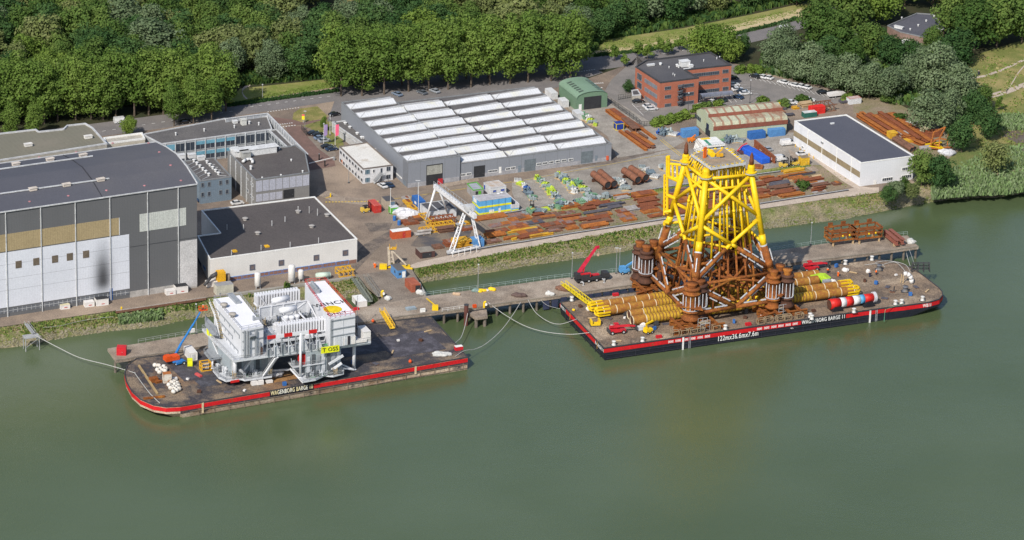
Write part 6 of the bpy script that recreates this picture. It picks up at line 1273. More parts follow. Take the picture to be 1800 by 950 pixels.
for(x,y),tx in(((793.5,445),-1.3),((841,434),1.3)):
 ft=q(x,y,LZ);tp=a.lerp(c,.86)+V((0,0,-.8))+sd*(tx*1.0);b=MB();w1,w2=1.3,.8;u1=dd
 e=[(ft+u1*s1*w1+V((0,0,.5)),tp+u1*s1*w2)for s1 in(-1,1)]
 for(p1,p2)in e:b.bar(p1,p2,.34,.34)
 for k in range(8):p=e[k%2][0].lerp(e[k%2][1],k/8);r_=e[(k+1)%2][0].lerp(e[(k+1)%2][1],(k+1)/8);b.bar(p,r_,.16,.16);b.bar(e[0][0].lerp(e[0][1],k/8),e[1][0].lerp(e[1][1],k/8),.16,.16)
 b.build('lattice_leg',GWH,t);b=MB();b.box(ft.x,ft.y,.1,3.2,.9,.8,AX)
 for k in(-1,1):b.tube((ft.x+k*1.1*cos(AX),ft.y+k*1.1*sin(AX)-.3,.4),(ft.x+k*1.1*cos(AX),ft.y+k*1.1*sin(AX)+.3,.4),.4,10)
 b.build('bogie',TRIM,t)
b=MB();b.bar(q(793.5,445,LZ+.9),q(841,434,LZ+.9),.5,.5);b.bar(q(796,440,LZ+3.2),q(838,431,LZ+3.2),.16,.16)
for k in range(5):p=q(796,440,LZ+3.2).lerp(q(838,431,LZ+3.2),k/4);b.bar(p,p-V((0,0,2.4)),.16,.16)
b.build('sill_beam',GWH,t);p=a.lerp(c,.9);b=MB();b.box(p.x,p.y,p.z+.8,3,2.6,1.7,AX);b.build('trolley',TRIM,t);p=a.lerp(c,.84);b=MB();b.box(p.x-2,p.y-1.6,p.z-4.2,3.2,1.8,.2,AX);b.build('platform',GALV,t)
# ---- rails of the crane track
RAILM=mat('rail_dark',(.05,.05,.058),(.08,.07,.07),.5,.7);KERB=mat('rail_kerb',(.2,.2,.2))
def railtrack(name,label,px):
 P=[G(x,y,LZ)for x,y in px];o=P[0];b=MB()
 for a,c in zip(P,P[1:]):b.bar(a-o+V((0,0,.12)),c-o+V((0,0,.12)),1.2,.26)
 t=thing(name,label,'crane rail',o);b.build('bed',RAILM,t);b=MB()
 for a,c in zip(P,P[1:]):b.bar(a-o+V((0,0,.33)),c-o+V((0,0,.33)),.14,.18)
 b.build('rail',TRIM,t)
railtrack('crane_rail','front crane rail along the pale sand track',[(786,448.5),(880,431.5),(920,426),(1000,412),(1075,400.5),(1165,386.7),(1350,356.8),(1491,334.8)])
railtrack('crane_rail','rear crane rail between the steel stacks and the concrete apron',[(842,383.5),(900,374),(960,363),(1075,346),(1165,330.5),(1300,311.5),(1372,302)])
# ---- steel stock
AR=math.atan2((G(1350,357)-G(920,426)).y,(G(1350,357)-G(920,426)).x)
SM={'o':mat('stock_orange',(.40,.14,.03),(.27,.09,.025),.5,.85,fine=.22),'r':mat('stock_rust',(.27,.085,.035),(.18,.06,.03),.4,.85,fine=.22),'b':mat('stock_brown',(.20,.10,.065),(.14,.075,.05),.4,.85,fine=.2),'p':mat('stock_lilac',(.21,.15,.145),(.30,.12,.05),.35,.8,fine=.18,mix=(.45,.68)),'g':mat('stock_grey',(.40,.38,.36),(.28,.25,.23),.5,.75),'d':mat('stock_dark',(.07,.07,.09),(.11,.10,.11),.5,.6),'y':mat('stock_yellow',(.66,.40,.03),(.5,.25,.03),.6,.7),'t':mat('stock_timber',(.52,.38,.22),(.42,.3,.17),.6,.85),'n':mat('stock_green',(.10,.20,.10),(.3,.34,.1),.6,.8)}
NM={'o':'orange rust','r':'rust brown','b':'dark brown','p':'lilac brown','g':'light grey','d':'dark blue-grey','y':'yellow','t':'pale tan','n':'green'}
KD={'P':('plate_stack','plates','steel plates'),'B':('beam_stack','beams','steel beams'),'T':('tube_stack','tubes','steel tubes'),'F':('steel_rack','open frame','steel frame')}
used_lab={}
def landmark(x):
 for lim,s in((850,'under the gantry crane'),(905,'in front of the striped blue cabins'),(950,'just right of the striped cabins'),(1000,'below the green fittings'),(1060,'in line with the first big tubes'),(1115,'in line with the second big tubes'),(1175,'just left of the yellow jacket'),(1250,'seen left through the jacket'),(1345,'seen right through the jacket'),(1400,'just right of the jacket top'),(1440,'near the yellow forklifts'),(1700,'at the warehouse end of the rails')):
  if x<lim:return s
def stock(x,y,wpx,dpx,h,c,k='P',ang=None,seed=0,lab=None):
 L_=wpx/4.85;W_=dpx/1.95;a=AR if ang is None else ang;P=G(x,y);nm,kn,cat=KD[k];rnd=random.Random(int(x*7+y*13))
 sz='long' if L_>11 else 'short' if L_<5 else 'mid-sized'
 yl=inl([(850,438),(1165,388),(1500,334)],x);row='front row' if y>yl-14 else 'second row' if y>yl-24 else 'third row' if y>yl-34 else 'back row'
 lab=lab or f'{sz} {NM[c]} {kn}, {row}, {landmark(x)}'
 t=thing(nm,lab,cat,P,a,'steel stock laid out between the crane rails');b=MB()
 if k=='P':
  n=max(2,int(h/.22))
  for j in range(n):b.box(L_/2+rnd.uniform(-.25,.25),W_/2+rnd.uniform(-.12,.12),.12+j*h/n,L_*rnd.uniform(.9,1),W_*rnd.uniform(.88,1),h/n*.8,rnd.uniform(-.02,.02))
  b.build('plates',SM[c],t)
  b=MB();b.box(L_*.55,W_*.5,.13+h,L_*rnd.uniform(.25,.6),W_*rnd.uniform(.5,.85),.1,rnd.uniform(-.06,.06));b.build('top_plate',SM[rnd.choice('orpb')],t)
 elif k=='B':
  n=max(2,int(W_/.85));lay=max(1,int(h/.75))
  for l_ in range(lay):
   for j in range(n-l_):
    y0=W_*(j+.5+l_*.5)/n;z=.15+l_*.72;LL=L_*rnd.uniform(.72,1);x0=rnd.uniform(0,L_-LL)
    b.box(x0+LL/2,y0,z,LL,W_/n*.8,.09);b.box(x0+LL/2,y0,z+.5,LL,W_/n*.8,.09);b.box(x0+LL/2,y0,z+.09,LL,.1,.41)
  b.build('beams',SM[c],t)
 elif k=='T':
  n=max(2,int(W_/.9));lay=max(1,int(h/.7));r_=W_/n*.47
  for l_ in range(lay):
   for j in range(n-l_):y0=W_*(j+.5+l_*.5)/n;LL=L_*rnd.uniform(.8,1);x0=rnd.uniform(0,L_-LL);b.tube((x0,y0,.12+r_+l_*r_*1.75),(x0+LL,y0,.12+r_+l_*r_*1.75),r_,8)
  b.build('tubes',SM[c],t)
 elif k=='F':
  for y0 in(0,W_):
   for z in(.2,h):b.bar((0,y0,z),(L_,y0,z),.35,.35)
   for j in range(int(L_/1.6)+1):b.bar((min(L_,j*1.6),y0,.2),(min(L_,j*1.6),y0,h),.25,.25)
  for j in range(int(L_/1.6)+1):b.bar((min(L_,j*1.6),0,h),(min(L_,j*1.6),W_,h),.25,.25)
  b.build('frame',SM[c],t)
 b=MB()
 for f in(.12,.5,.88):b.box(L_*f,W_/2,0,.2,W_,.14)
 b.build('bearers',SM['t'],t);return t
ST = '''838 391 60 8 .5 o P|899 385 36 7 .5 p P|897 392 42 6 .6 o P|863 402 56 6 .4 p P|900 401 32 5 .4 p P|900 407 33 7 .6 o P|858 413 40 6 .4 r P|858 421 34 7 .9 o T|893 412 55 3 .5 y B|915 415 44 7 .5 o P|930 420 48 3 .5 y B|855 431 30 6 .5 b P|886 424 26 4 .6 o B|900 424 12 3 .5 y B|946 375 25 7 .5 o P|930 397 28 6 .4 d P|958 381 13 4 .4 b P|971 380 14 5 .4 p P|985 378 13 4 .4 b P|997 377 16 4 .4 p P|988 370 36 7 .9 o P|1027 362 32 7 .6 r P|1022 373 31 7 .8 r B|1053 367 54 4 .6 d B|1070 370 26 4 .7 d T|1026 379 52 3 .8 d T|976 388 51 3 .5 r B|982 394 50 6 .4 p P|1036 385 44 5 .5 o P|1104 374 24 8 1.4 g B|1083 354 28 5 1.0 g B|1080 349 30 3 .9 o B|1112 350 18 4 .8 r B|1087 377 22 6 .5 r P|1092 385 30 7 .5 p P|1095 392 27 6 .5 o P|1118 350 42 9 .8 o P|1122 360 42 8 .9 r B|1121 369 46 7 1.1 r B|1132 377 34 6 .5 o P|1142 385 28 5 .5 r P|1020 400 62 5 1.0 b B|1020 393 58 6 1.3 r B|993 398 20 6 .6 r P|998 406 22 6 .6 o P|956 402 34 7 .5 r P|960 412 32 6 .4 b P|934 408 20 5 .5 r P|1042 405 15 3 .4 r P|1170 352 45 7 1.0 r B|1172 362 46 7 .8 o P|1172 372 40 6 .7 r B|1215 346 46 7 1.0 b B|1220 356 46 7 .8 r P|1222 366 46 6 .8 r B|1262 340 48 7 1.0 r B|1265 350 46 7 .9 b B|1268 360 44 6 .7 o P|1305 334 50 7 1.1 r B|1312 345 48 7 .9 r B|1316 354 44 5 .7 o B|1298 323 40 5 .8 b B|1180 340 40 4 .7 d P|1352 337 50 7 1.0 b B|1352 347 56 7 .9 r B|1366 351 58 5 .7 o B|1376 307 48 5 1.1 y B|1362 317 76 4 .9 o B|1384 314 58 2 .5 d B|1384 321 70 2.5 .5 t P|1396 325 60 5 1.0 r B|1402 330 55 3 .6 g P|1344 324 42 6 1.0 r B|1352 331 44 5 .6 d T|1425 332 40 5 1.4 b B|1428 339 30 4 1.5 r B|1430 342 26 2 .5 g P|1466 328 16 5 .8 b P|1335 318 30 4 .8 o B|1395 338 34 5 .6 p B'''
RECT=[tuple(float(v)for v in ln.split()[:4])for ln in ST.split('|')]
for ln in ST.split('|'):f=ln.split();stock(float(f[0]),float(f[1]),float(f[2]),float(f[3]),float(f[4]),f[5],f[6])
rf=random.Random(12)
for row in range(6):
 x=862+row*5
 while x<1440:
  w_=rf.uniform(24,62);ytop,ybot=inl([(850,386),(1165,334),(1500,288)],x+w_/2)+6,inl([(850,438),(1165,388),(1500,334)],x+w_/2)-3;y=ytop+(ybot-ytop)*(row+.75)/6+w_*.07;d_=rf.uniform(4.5,7.5)
  hit=any(a<sx<a+wr_*1.02 and b2-dp*1.05-(sx-a)*.155<y-(sx-x)*.155-d_*.5<b2+1-(sx-a)*.155 for(a,b2,wr_,dp)in RECT for sx in(x+w_*.12,x+w_*.5,x+w_*.88))
  if not hit:RECT.append((x,y,w_,d_));stock(x,y,w_,d_,rf.uniform(.3,.9),rf.choice('orrrbrpo'),rf.choice('PPBBT'));x+=w_+rf.uniform(1,5)
  else:x+=9
for f in((742,412,28,6,1.2,'y','F','yellow open steel frame with wide base left of the gantry crane'),(749,397,22,14,1.6,'y','F','tall yellow steel frame behind the gantry crane rear leg'),(730,417,30,4,1.6,'g','T','grey-white tube bundle behind the white-roofed red container'),(760,398,42,6,2.2,'r','F','rusty box frame stacked on yellow frames behind the gantry crane'),(760,405,40,6,1.4,'y','F','yellow box frame under the rusty frame behind the gantry crane'),(768,412,34,7,1.8,'b','B','dark rusty boxed beams in the middle under the gantry crane'),(798,439,34,12,2.4,'y','B','big yellow beam stack between the gantry crane front legs'),(785,436,14,8,1.4,'r','P','rusty scrap stack left of the gantry crane front leg'),(764,440,16,6,.8,'b','P','small dark scrap stack beside the work shelter'),(712,398,26,8,.8,'r','P','rusty scrap stack right of the blue drums'),(724,392,20,9,1.2,'b','P','brown scrap stack under the white sheet pile'),(808,398,22,5,1.2,'y','B','yellow beams behind the gantry crane right front leg'),(812,408,26,5,.8,'r','P','rusty plates behind the gantry crane right front leg'),(722,372,14,8,.8,'y','P','amber plates behind the white sheeting'),(714,362,13,7,.9,'y','P','amber bundle nearest the yellow yard line'),(711,355,13,6,.9,'g','P','white wrapped bundle beside the yellow yard line')):
 stock(*f[:7],ang=AX,lab=f[7])
C('skip','blue skip at the right front leg of the gantry crane','skip',833,436,LZ,3.6,3.5,2.6,CBLUE2,anchor=NL)
heap('sheeting','large white plastic sheet over goods left of the gantry crane','sheeting',720,381,LZ,4.6,mat('plastic_white',(.62,.62,.64)),11,.5)
for x,y,lb in((693.5,388,'blue drum beside the striped post left of the sheeting'),(701.5,396,'lower blue drum in front of the rusty scrap')):
 b=MB();b.lathe((0,0,0),[(.6,0),(.6,1.6),(.5,1.7)],10);t=thing('drum',lb,'drum',G(x,y));b.build('body',CBLUE,t);b=MB();b.lathe((0,0,1.7),[(.35,0),(.35,.06)],8);b.build('lid',BLUEG,t)
# ---- tubes, beams by photo ends
def tubes(name,label,cat,a,c,z,r,m,ends=True,group=None):
 P,Q=G(*a,z+r),G(*c,z+r);d_=Q-P;t=thing(name,label,cat,V((P.x,P.y,z)),math.atan2(d_.y,d_.x),group);L_=d_.length;b=MB();b.tube((0,0,r),(L_,0,r),r,16,cap=False);b.tube((.1,0,r),(L_-.1,0,r),r*.9,16,cap=False)
 b.build('shell',m,t,True);b=MB();b.tube((.25,0,r),(L_-.25,0,r),r*.88,12);b.build('bore_shade',DOORM,t);b=MB()  # near-black core added to paint the shade inside the open-ended tube
 b.bar((0,0,r*2.02),(L_,0,r*2.02),.1,.06)
 for f in(.02,.3,.62,.98):b.tube((L_*f-.12,0,r),(L_*f+.12,0,r),r*1.06,16,cap=False)
 b.build('rings',SM['b'],t);return t
TB=mat('tube_rust',(.25,.105,.06),(.18,.075,.045),.5,.8,fine=.18)
for i,(a,c)in enumerate((((1043,306),(1069,326)),((1055,303),(1080,324)),((1097,300),(1122,317)),((1109,296),(1136,313)))):
 t=tubes('large_tube',('first of four big rusty tubes from the left on stands','second of four big rusty tubes from the left on stands','third of four big rusty tubes from the left on stands','rightmost of four big rusty tubes on stands')[i],'steel tube',a,c,LZ+1.0,1.25,TB);b=MB();L_=(G(*c)-G(*a)).length
 for f in(.15,.85):b.box(L_*f,0,-1.0,.5,2.6,1.1);
 b.build('stand',RUST2,t)
for i,(a,c,w_,h_,m)in enumerate((((1068,196),(1108,226),2.2,1.0,'o'),((1075,196),(1122,229),2.2,1.2,'r'),((1085,203),(1128,228),1.6,1.0,'b'),((1098,214),(1118,233),3.0,1.6,'b'),((1089,232),(1136,266),1.2,.8,'o'),((1100,233),(1142,262),1.4,.8,'r'),((1112,236),(1148,259),1.6,1.0,'o'),((1127,228),(1152,246),1.2,.8,'o'),((1124,236),(1137,245),1.2,.8,'b'),((1133,255),(1150,262),1.6,.7,'b'))):
 t=beamthing('pipe_section',f'{NM[m]} steel section {["top left", "upper middle", "upper right", "bulky centre", "lower left edge", "lower middle", "lower right", "right edge", "short right-hand", "bottom-most"][i]} in the pile by the arched hangar','steel section',a,c,LZ,w_,h_,SM[m],'rusty sections in the diagonal pile')
b0=[((1508+k*4.6,208-abs(k-5)*.6),(1560+k*6.3,238+k*1.25))for k in range(14)]
for k,(a,c)in enumerate(b0):
 if k in(2,5,9):a=(a[0]-4,a[1]-4)
 beamthing('long_beam',f'{["orange rust", "rust brown"][k % 2]} long beam behind the white warehouse','steel beam',a,c,LZ+(.0 if k%3 else .5),1.7,1.3,SM['or'[k%2]],'long beams behind the white warehouse')
for k,(a,c)in enumerate((((1590,244),(1625,258)),((1598,240),(1634,255)),((1612,238),(1650,262)))):beamthing('long_beam','orange rust long beam behind the white warehouse','steel beam',a,c,LZ,2,1.2,SM['or'[k%2]],'long beams behind the white warehouse')
for k,(a,c)in enumerate((((1571,244),(1603,264)),((1576,242),(1608,262)))):tubes('dark_tube',('left dark brown tube beside the white warehouse roof edge','right dark brown tube beside the white warehouse roof edge')[k],'steel tube',a,c,LZ,.8,SM['b'])
for x,y,c_,sx,sy,h,lb in((1568,242,'y',3,3,2.2,'yellow block among the beams behind the white warehouse'),(1566,235,'y',3.5,2,1.2,'upper yellow crate among the beams behind the white warehouse'),(1596,250,'y',3.5,2.4,1,'lower yellow crate among the beams behind the white warehouse'),(1583,240,'g',5,3,1.4,'grey timber stack among the beams behind the white warehouse'),(1627,263,'g',4,2.4,1,'pale slab stack at the lower end of the beams'),(1622,231,'p',2.5,2.5,2.4,'faded red crate at the upper right of the beams'),(1640,240,'r',6,3,2.0,'dark red skip under the trees right of the beams')):crate(x,y,LZ,sx,sy,h,lb,SM[c_],'stack','goods_stack')
for k,(x,y)in enumerate(((1622,228),(1627,230),(1621,236),(1627,238))):crate(x,y,LZ+(0 if k>1 else 1.4),1.6,1.4,1.3,('upper left','upper right','lower left','lower right')[k]+' cream box of four stacked under the willow',mat('cream_box',(.62,.55,.38)),'box','cream_box')
heap('tarpaulin','bright blue tarpaulin heap under the willow behind the beams','tarpaulin',1644,238,LZ,2.2,mat('tarp_blue',(.03,.17,.55)),5,.7)
heap('rubble','pale rubble heap right of the long beams','rubble',1606,220,LZ,3,mat('rubble',(.5,.48,.45),(.3,.3,.28)),9,.5);heap('rubble','white debris by the lower end of the yellow frames near the bank','rubble',1664,272,LZ,3.4,mat('debris_white',(.55,.55,.58)),6,.5)
beamthing('concrete_slab','pale concrete slab on the waste ground above the beams','slab',(1563,203),(1577,208),LZ,3,.6,CONC)
for k,(a,c)in enumerate((((1627,256),(1655,252)),((1648,256),(1664,268)),((1633,259),(1654,262)))):beamthing('yellow_beam',('yellow beam lying level beyond the beam field','yellow beam slanting down beside the dark tree','amber beam just below the level yellow beam')[k],'steel beam',a,c,LZ+.8,.8,.5,YEL)
t=thing('scrap_structure','tall rusty scrap frame leaning beside the trees at the end of the beams','scrap frame',G(1650,262));b=MB()
for p,q2 in(((-3,0,0),(-2,1,6)),((-2,1,6),(2,1,8)),((2,1,8),(0,0,4)),((3,0,0),(3.2,1,7)),((-4,-1,.5),(5,-1,1.2)),((-3,-2,1),(4,-2,.4)),((0,-2,0),(0,0,4)),((0,0,4),(3.2,0,3.5)),((-2,0,3),(0,0,4))):b.bar(p,q2,.4,.4)
b.build('members',SM['o'],t)
for f in((1438,199,36,9,2.6,'b','F','large dark brown steel frame stack right of the bright red container'),(1408,191,30,8,1.6,'t','B','tan timber and frame stack left of the dark brown frames'),(1394,194,14,5,1.2,'y','B','amber crate stack beside the timber stack'),(1366,196,20,5,.8,'d','P','blue-grey plate stack behind the green shed'),(1376,207,24,4,1.2,'d','B','dark grey beam bundle right of the green shed'),(1366,202,18,4,.8,'p','P','lilac plates right of the green shed roof'),(1480,184,12,6,1,'d','P','grey rubble stack left of the pale rusted container')):stock(*f[:7],ang=AX,lab=f[7])
t=thing('lifting_gantry','yellow lifting frame standing behind the green shed','lifting frame',G(1362,196),AX);b=MB();b.bar((-1.6,0,0),(-1.6,0,3),.5,.5);b.bar((1.6,0,0),(1.6,0,3),.5,.5);b.bar((-1.9,0,3),(1.9,0,3),.5,.5);b.build('frame',YEL,t)
P=[G(x,y,LZ+z)for x,y,z in((1236,262,1),(1275,252,5),(1258,240,6),(1226,247,3.4))];t=thing('painted_deck_section','white deck section with yellow and green stripes behind the jacket top','deck section',V((P[0].x,P[0].y,LZ)));o_=V(t.location)
P=[G(x,y,LZ+4.2)for x,y in((1240,257.5),(1275,253.5),(1258.5,240.5),(1226,243.5))];L4=[p-o_ for p in P]
def sub(u0,u1,v0,v1,m,nm,dz):
 f=lambda u,v:L4[0].lerp(L4[1],u).lerp(L4[3].lerp(L4[2],u),v);b=MB();b.prism([tuple(f(u,v))[:2]for u,v in((u0,v0),(u1,v0),(u1,v1),(u0,v1))],3.6+dz,4.2+dz);b.build(nm,m,t)
sub(0,1,0,1,WHITE,'panel',0);sub(.12,.62,.78,.98,YEL,'yellow_stripe',.02);sub(.2,.36,.05,.76,mat('stripe_green',(.06,.30,.18)),'green_stripe',.02)
b=MB()
for k in range(8):
 p=L4[3].lerp(L4[0],k/7)+V((-.3,0,-.4));b.bar(p,V((p.x-.8,p.y-.6,.1)),.22,.22)
 if k<7:q2=L4[3].lerp(L4[0],(k+1)/7);b.bar(V((p.x-.8,p.y-.6,.1)),q2+V((-.3,0,-.4)),.18,.18)
for f in(.1,.9):
 for u in(.2,.8):p=L4[0].lerp(L4[1],u).lerp(L4[3].lerp(L4[2],u),f);b.bar((p.x,p.y,0),(p.x,p.y,3.6),.3,.3)
b.build('truss',WHITE,t)
b=MB()
for k in range(9):p=L4[0].lerp(L4[1],k/8);b.bar(p,p+V((0,0,1)),.07,.07)
b.bar(L4[0]+V((0,0,1)),L4[1]+V((0,0,1)),.08,.08);b.build('railing',GALV,t)
for k,(x,y)in enumerate(((1312,273),(1322,278),(1332,284),(1341,290))):
 t=thing('wrapped_crate',('first','second','third','last')[k]+' in the row of blue wrapped crates, counted from the left','wrapped goods',G(x,y),AX+.1);b=MB();b.box(1,1.5,.3,3.6,3.8,2.2);o=b.build('cover',mat('wrap_blue',(.02,.12,.60),(.02,.09,.5),1.5,.45,bump=.6),t);m_=o.modifiers.new('b','BEVEL');m_.width=.35;m_.segments=2;b=MB();b.box(1,1.5,0,3.4,3.6,.3);b.build('pallet',SM['g'],t)
beamthing('rust_plate_wall','long upright rusty girder beside the blue wrapped crates','girder',(1326,258),(1362,288),LZ,.7,2.6,SM['r'])
stock(1318,297,22,6,.8,'o','P',AX-.6,lab='orange plates lying below the blue wrapped crates')
FM=[mat('fit_green',(.10,.24,.13),(.2,.3,.2),1,.6),mat('fit_grey',(.33,.38,.38),(.22,.26,.27),1,.6),mat('fit_lime',(.45,.55,.05),(.3,.42,.06),1,.6),mat('fit_slate',(.14,.19,.23),None,1,.6),mat('fit_white',(.6,.6,.58),None,1,.6),mat('fit_blue',(.04,.12,.4),None,1,.6)]
FN=['dark green','grey-green','lime green','slate grey','white','blue']
RW=[('first row right of the striped cabins',(912,320),(938,352),8,[4,2,4,5,3,3,0,1]),('second row of fittings on the apron',(946,316),(990,362),13,[2,0,1,2,1,0,2,2,1,3,1,0,1]),('third row of fittings on the apron',(984,310),(1010,338),9,[2,1,3,2,0,1,2,1,4]),('fourth row of fittings before the big tubes',(1012,322),(1040,350),8,[3,0,2,2,1,1,0,1]),('long row along the grass strip',(925,378),(1062,348),17,[1,0,3,1,2,1,0,3,1,1,3,0,1,1,3,1,1]),('crates between the big tubes',(1084,318),(1100,335),5,[4,1,4,1,1]),('row of pale goods just left of the jacket top',(1165,296),(1210,312),8,[4,1,4,4,1,4,3,1]),('pallets along the warehouse edge',(1022,205),(1046,222),6,[2,0,4,2,1,2]),('goods along the green shed front',(1272,250),(1300,249),4,[0,3,1,1]),('row of racks by the left of the green shed',(1160,236),(1190,238),5,[5,3,1,4,5]),('upper row of goods right of the big tubes',(1130,296),(1150,312),4,[1,4,3,4])]
FP={}
def fitting(ci,kind):
 key=(ci,kind)
 t=thing('fitting_stack','x','goods');rnd=random.Random(ci*10+kind);b=MB()
 if kind==0:
  for k in range(7):b.box(rnd.uniform(-1.1,1.1),rnd.uniform(-.9,.9),rnd.choice((0,.2,.7)),rnd.uniform(.5,1.6),rnd.uniform(.4,1.1),rnd.uniform(.4,1.0),rnd.uniform(-.4,.4))
 elif kind==1:
  for k in range(5):b.tube((-1.3,-1+k*.5,.4),(1.3,-1+k*.5,.4),.24,7);b.tube((-1.1+k*.5,-1,.8),(-1.1+k*.5,1,.8),.2,7)
 else:
  for k in range(5):a_=rnd.uniform(0,6);b.tube((rnd.uniform(-1,1),rnd.uniform(-.8,.8),0),(rnd.uniform(-1,1),rnd.uniform(-.8,.8),rnd.uniform(1,1.9)),.3,8);b.lathe((cos(a_)*.8,sin(a_)*.8,0),[(.5,0),(.5,.2),(.3,.25),(.3,1.0),(.5,1.05),(.5,1.2)],8)
 b.build('fittings',FM[ci],t);b=MB();b.box(0,0,0,2.8,2.2,.14);b.build('pallet',SM['t' if ci!=3 else 'd'],t);return t
for rn,a,c,n,cs in RW:
 for k in range(n):
  f=k/(n-1);x,y=a[0]+(c[0]-a[0])*f,a[1]+(c[1]-a[1])*f;ci=cs[k%len(cs)];kd=(k*2+ci)%3;P=G(x+((k*37)%7-3)*.5,y+((k*53)%5-2)*.4);lb=f'{FN[ci]} {["boxes", "pipe pieces", "valves"][kd]}, {["near", "middle", "far"][min(2, int(f*3))]} part, {rn}'
  if(ci,kd)not in FP:FP[(ci,kd)]=o=fitting(ci,kd);o.location=P;o.rotation_euler[2]=k*.9;o['label']=lb;o['group']='pallets of fittings stored on the apron'
  else:copy_tree(FP[(ci,kd)],None,P,k*.9,lb,.95+((k*29)%5)*.12,'pallets of fittings stored on the apron')
# ---- quay side in front of the white building
def vtank(x,y,r,h,lb):
 t=thing('silo_tank',lb,'tank',G(x,y));b=MB();b.lathe((0,0,.9),[(r*.6,0),(r,.3),(r,h-1.3),(r*.75,h-1.0),(r*.3,h-.85)],16);b.build('vessel',CRW,t,True);b=MB()
 for k in range(3):a_=k*2.1;b.tube((cos(a_)*r*.85,sin(a_)*r*.85,0),(cos(a_)*r*.85,sin(a_)*r*.85,1.3),.12,6)
 b.build('legs',TRIM,t)
vtank(452.8,508,1.0,5.7,'shorter white upright tank left, by the cars at the white building');vtank(512.5,499,1.15,6.6,'tallest white upright tank in front of the white building');vtank(528.6,495.5,.9,4.2,'small white upright tank right of the tallest one')
t=thing('horizontal_tank','pale green horizontal tank left of the yellow frame on the quay','tank',G(568,491),AX-.1);b=MB();b.tube((-2.2,0,1.4),(2.2,0,1.4),.95,14);b.tube((-2.5,0,1.4),(-2.2,0,1.4),.6,14,.95);b.tube((2.2,0,1.4),(2.5,0,1.4),.95,14,.6);b.build('vessel',mat('mint',(.55,.66,.56)),t,True);b=MB();b.box(-1.4,0,0,.4,1.5,.7);b.box(1.4,0,0,.4,1.5,.7);b.build('saddles',TRIMD,t)
stock(596,488.5,26,7,2.2,'y','F',AX,lab='yellow steel frame box on the quay right of the pale green tank')
t=thing('dust_collector','yellow dust collector with hopper and ducts at the corner of the white building','dust collector',G(388,503),AX);b=MB();b.box(0,0,2,2.6,2.4,3.2);b.prof([(-1.3,2),(1.3,2),(.3,.7),(-.3,.7)],-1.2,1.2);b.build('housing',mat('amber',(.75,.40,.02)),t);b=MB()
for dx in(-1.2,1.2):
 for dy in(-1,1):b.bar((dx,dy,0),(dx,dy,2.2),.2,.2)
b.build('legs',mat('amber',(.75,.40,.02)),t);b=MB();b.tube((-1,0,4.6),(-3.2,0,3.6),.7,10);b.tube((-3.2,0,3.6),(-6,-1.5,1.6),.5,10);b.build('duct',STEELD,t,True);b=MB();b.tube((2.6,.5,0),(2.6,.5,3.6),.75,12);b.build('pipe',mat('pipe_brown',(.25,.2,.16)),t,True)
C('white_skip','white skip under the dust collector ducts','skip',374,502,LZ,4.4,2.2,1.6,CRW,anchor=(0,0))
C('pump_house','beige pump hut with grey lid on the quay edge behind the white module','hut',381,520,LZ,5.6,3.0,3.2,mat('hut_beige',(.52,.50,.42)),anchor=NL,roof=mat('hut_lid',(.30,.30,.31)),door=[(0,.2,.5,.7,TRIMD)])
t=thing('quay_wall','grey concrete quay edge beam behind the white module','quay wall',G(423,517.5));o_=V(t.location);b=MB();b.bar(G(408,519.5)-o_+V((0,0,.2)),G(619,489.5)-o_+V((0,0,.2)),1.2,.7);b.build('coping',mat('coping_concrete',(.33,.31,.27)),t);b=MB();b.bar(G(412,519.3)-o_+V((0,-.3,-1.6)),G(619,490)-o_+V((0,-.3,-1.6)),.3,2.9);b.build('sheet_wall',RUST2,t)
t=thing('pipe_line','low rusty pipe kerb along the quay edge in front of the huge hall','pipeline',G(204,550));o_=V(t.location);b=MB();b.bar(G(204,550.5)-o_+V((0,0,.3)),G(362,527)-o_+V((0,0,.3)),.6,.7);b.build('pipe',SM['b'],t);b=MB();b.bar(G(204,550.5)-o_+V((0,.2,.7)),G(362,527)-o_+V((0,.2,.7)),.5,.12);b.build('cap',CONC,t)
for x,y,sx,sy,h,top,lb in((107,545,3.0,2.0,1.4,mat('cream_top',(.6,.55,.35)),'leftmost small white skip in front of the huge hall'),(150,541,3.0,2.0,1.6,CRW,'middle small white skip in front of the huge hall'),(170,539,3.9,2.4,2.2,DOORM,'larger white bin with black cover under the soot stain'),(293,520,3.0,2.0,1.5,CRW,'small white skip near the hall corner'),(310,517,3.9,2.6,2.3,DOORM,'larger white bin with black cover at the hall corner')):
 C('skip',lb,'skip',x,y,LZ,sx,sy,h,CRW,anchor=NL,roof=top,win=[(0,.55,.5,1.0,.25)],wm=mat('logo_red',(.6,.12,.1)))
for x,y,lb in((200.6,527,'yellow post beside the hall wall left of the white corner panel'),(213.7,546,'yellow post at the start of the pipe kerb')):b=MB();b.lathe((0,0,0),[(.28,0),(.28,1.1),(.15,1.25)],8);t=thing('bollard',lb,'bollard',G(x,y));b.build('post',YEL,t);b=MB();b.box(0,0,0,.9,.9,.08);b.build('base',STEELD,t)
t=thing('bank_platform','galvanised mooring platform with walkway on the far left bank','platform',G(55,592,4.3),AX);b=MB();b.box(0,0,0,5.0,3.0,.25);b.build('deck',GALV,t);b=MB()
for dx in(-2.2,2.2):
 for dy in(-1.3,1.3):b.tube((dx,dy,-5),(dx,dy,0),.15,6)
b.bar((-2.2,-1.3,-3),(2.2,-1.3,-.2),.12,.12);b.build('legs',GALV,t);b=MB();b.box(1.2,5.5,.1,1.2,9,.15)
for dx in(.6,1.8):b.bar((dx,1,1.1),(dx,10,1.1),.1,.1);[b.bar((dx,1+k*1.8,.1),(dx,1+k*1.8,1.1),.08,.08)for k in range(6)]
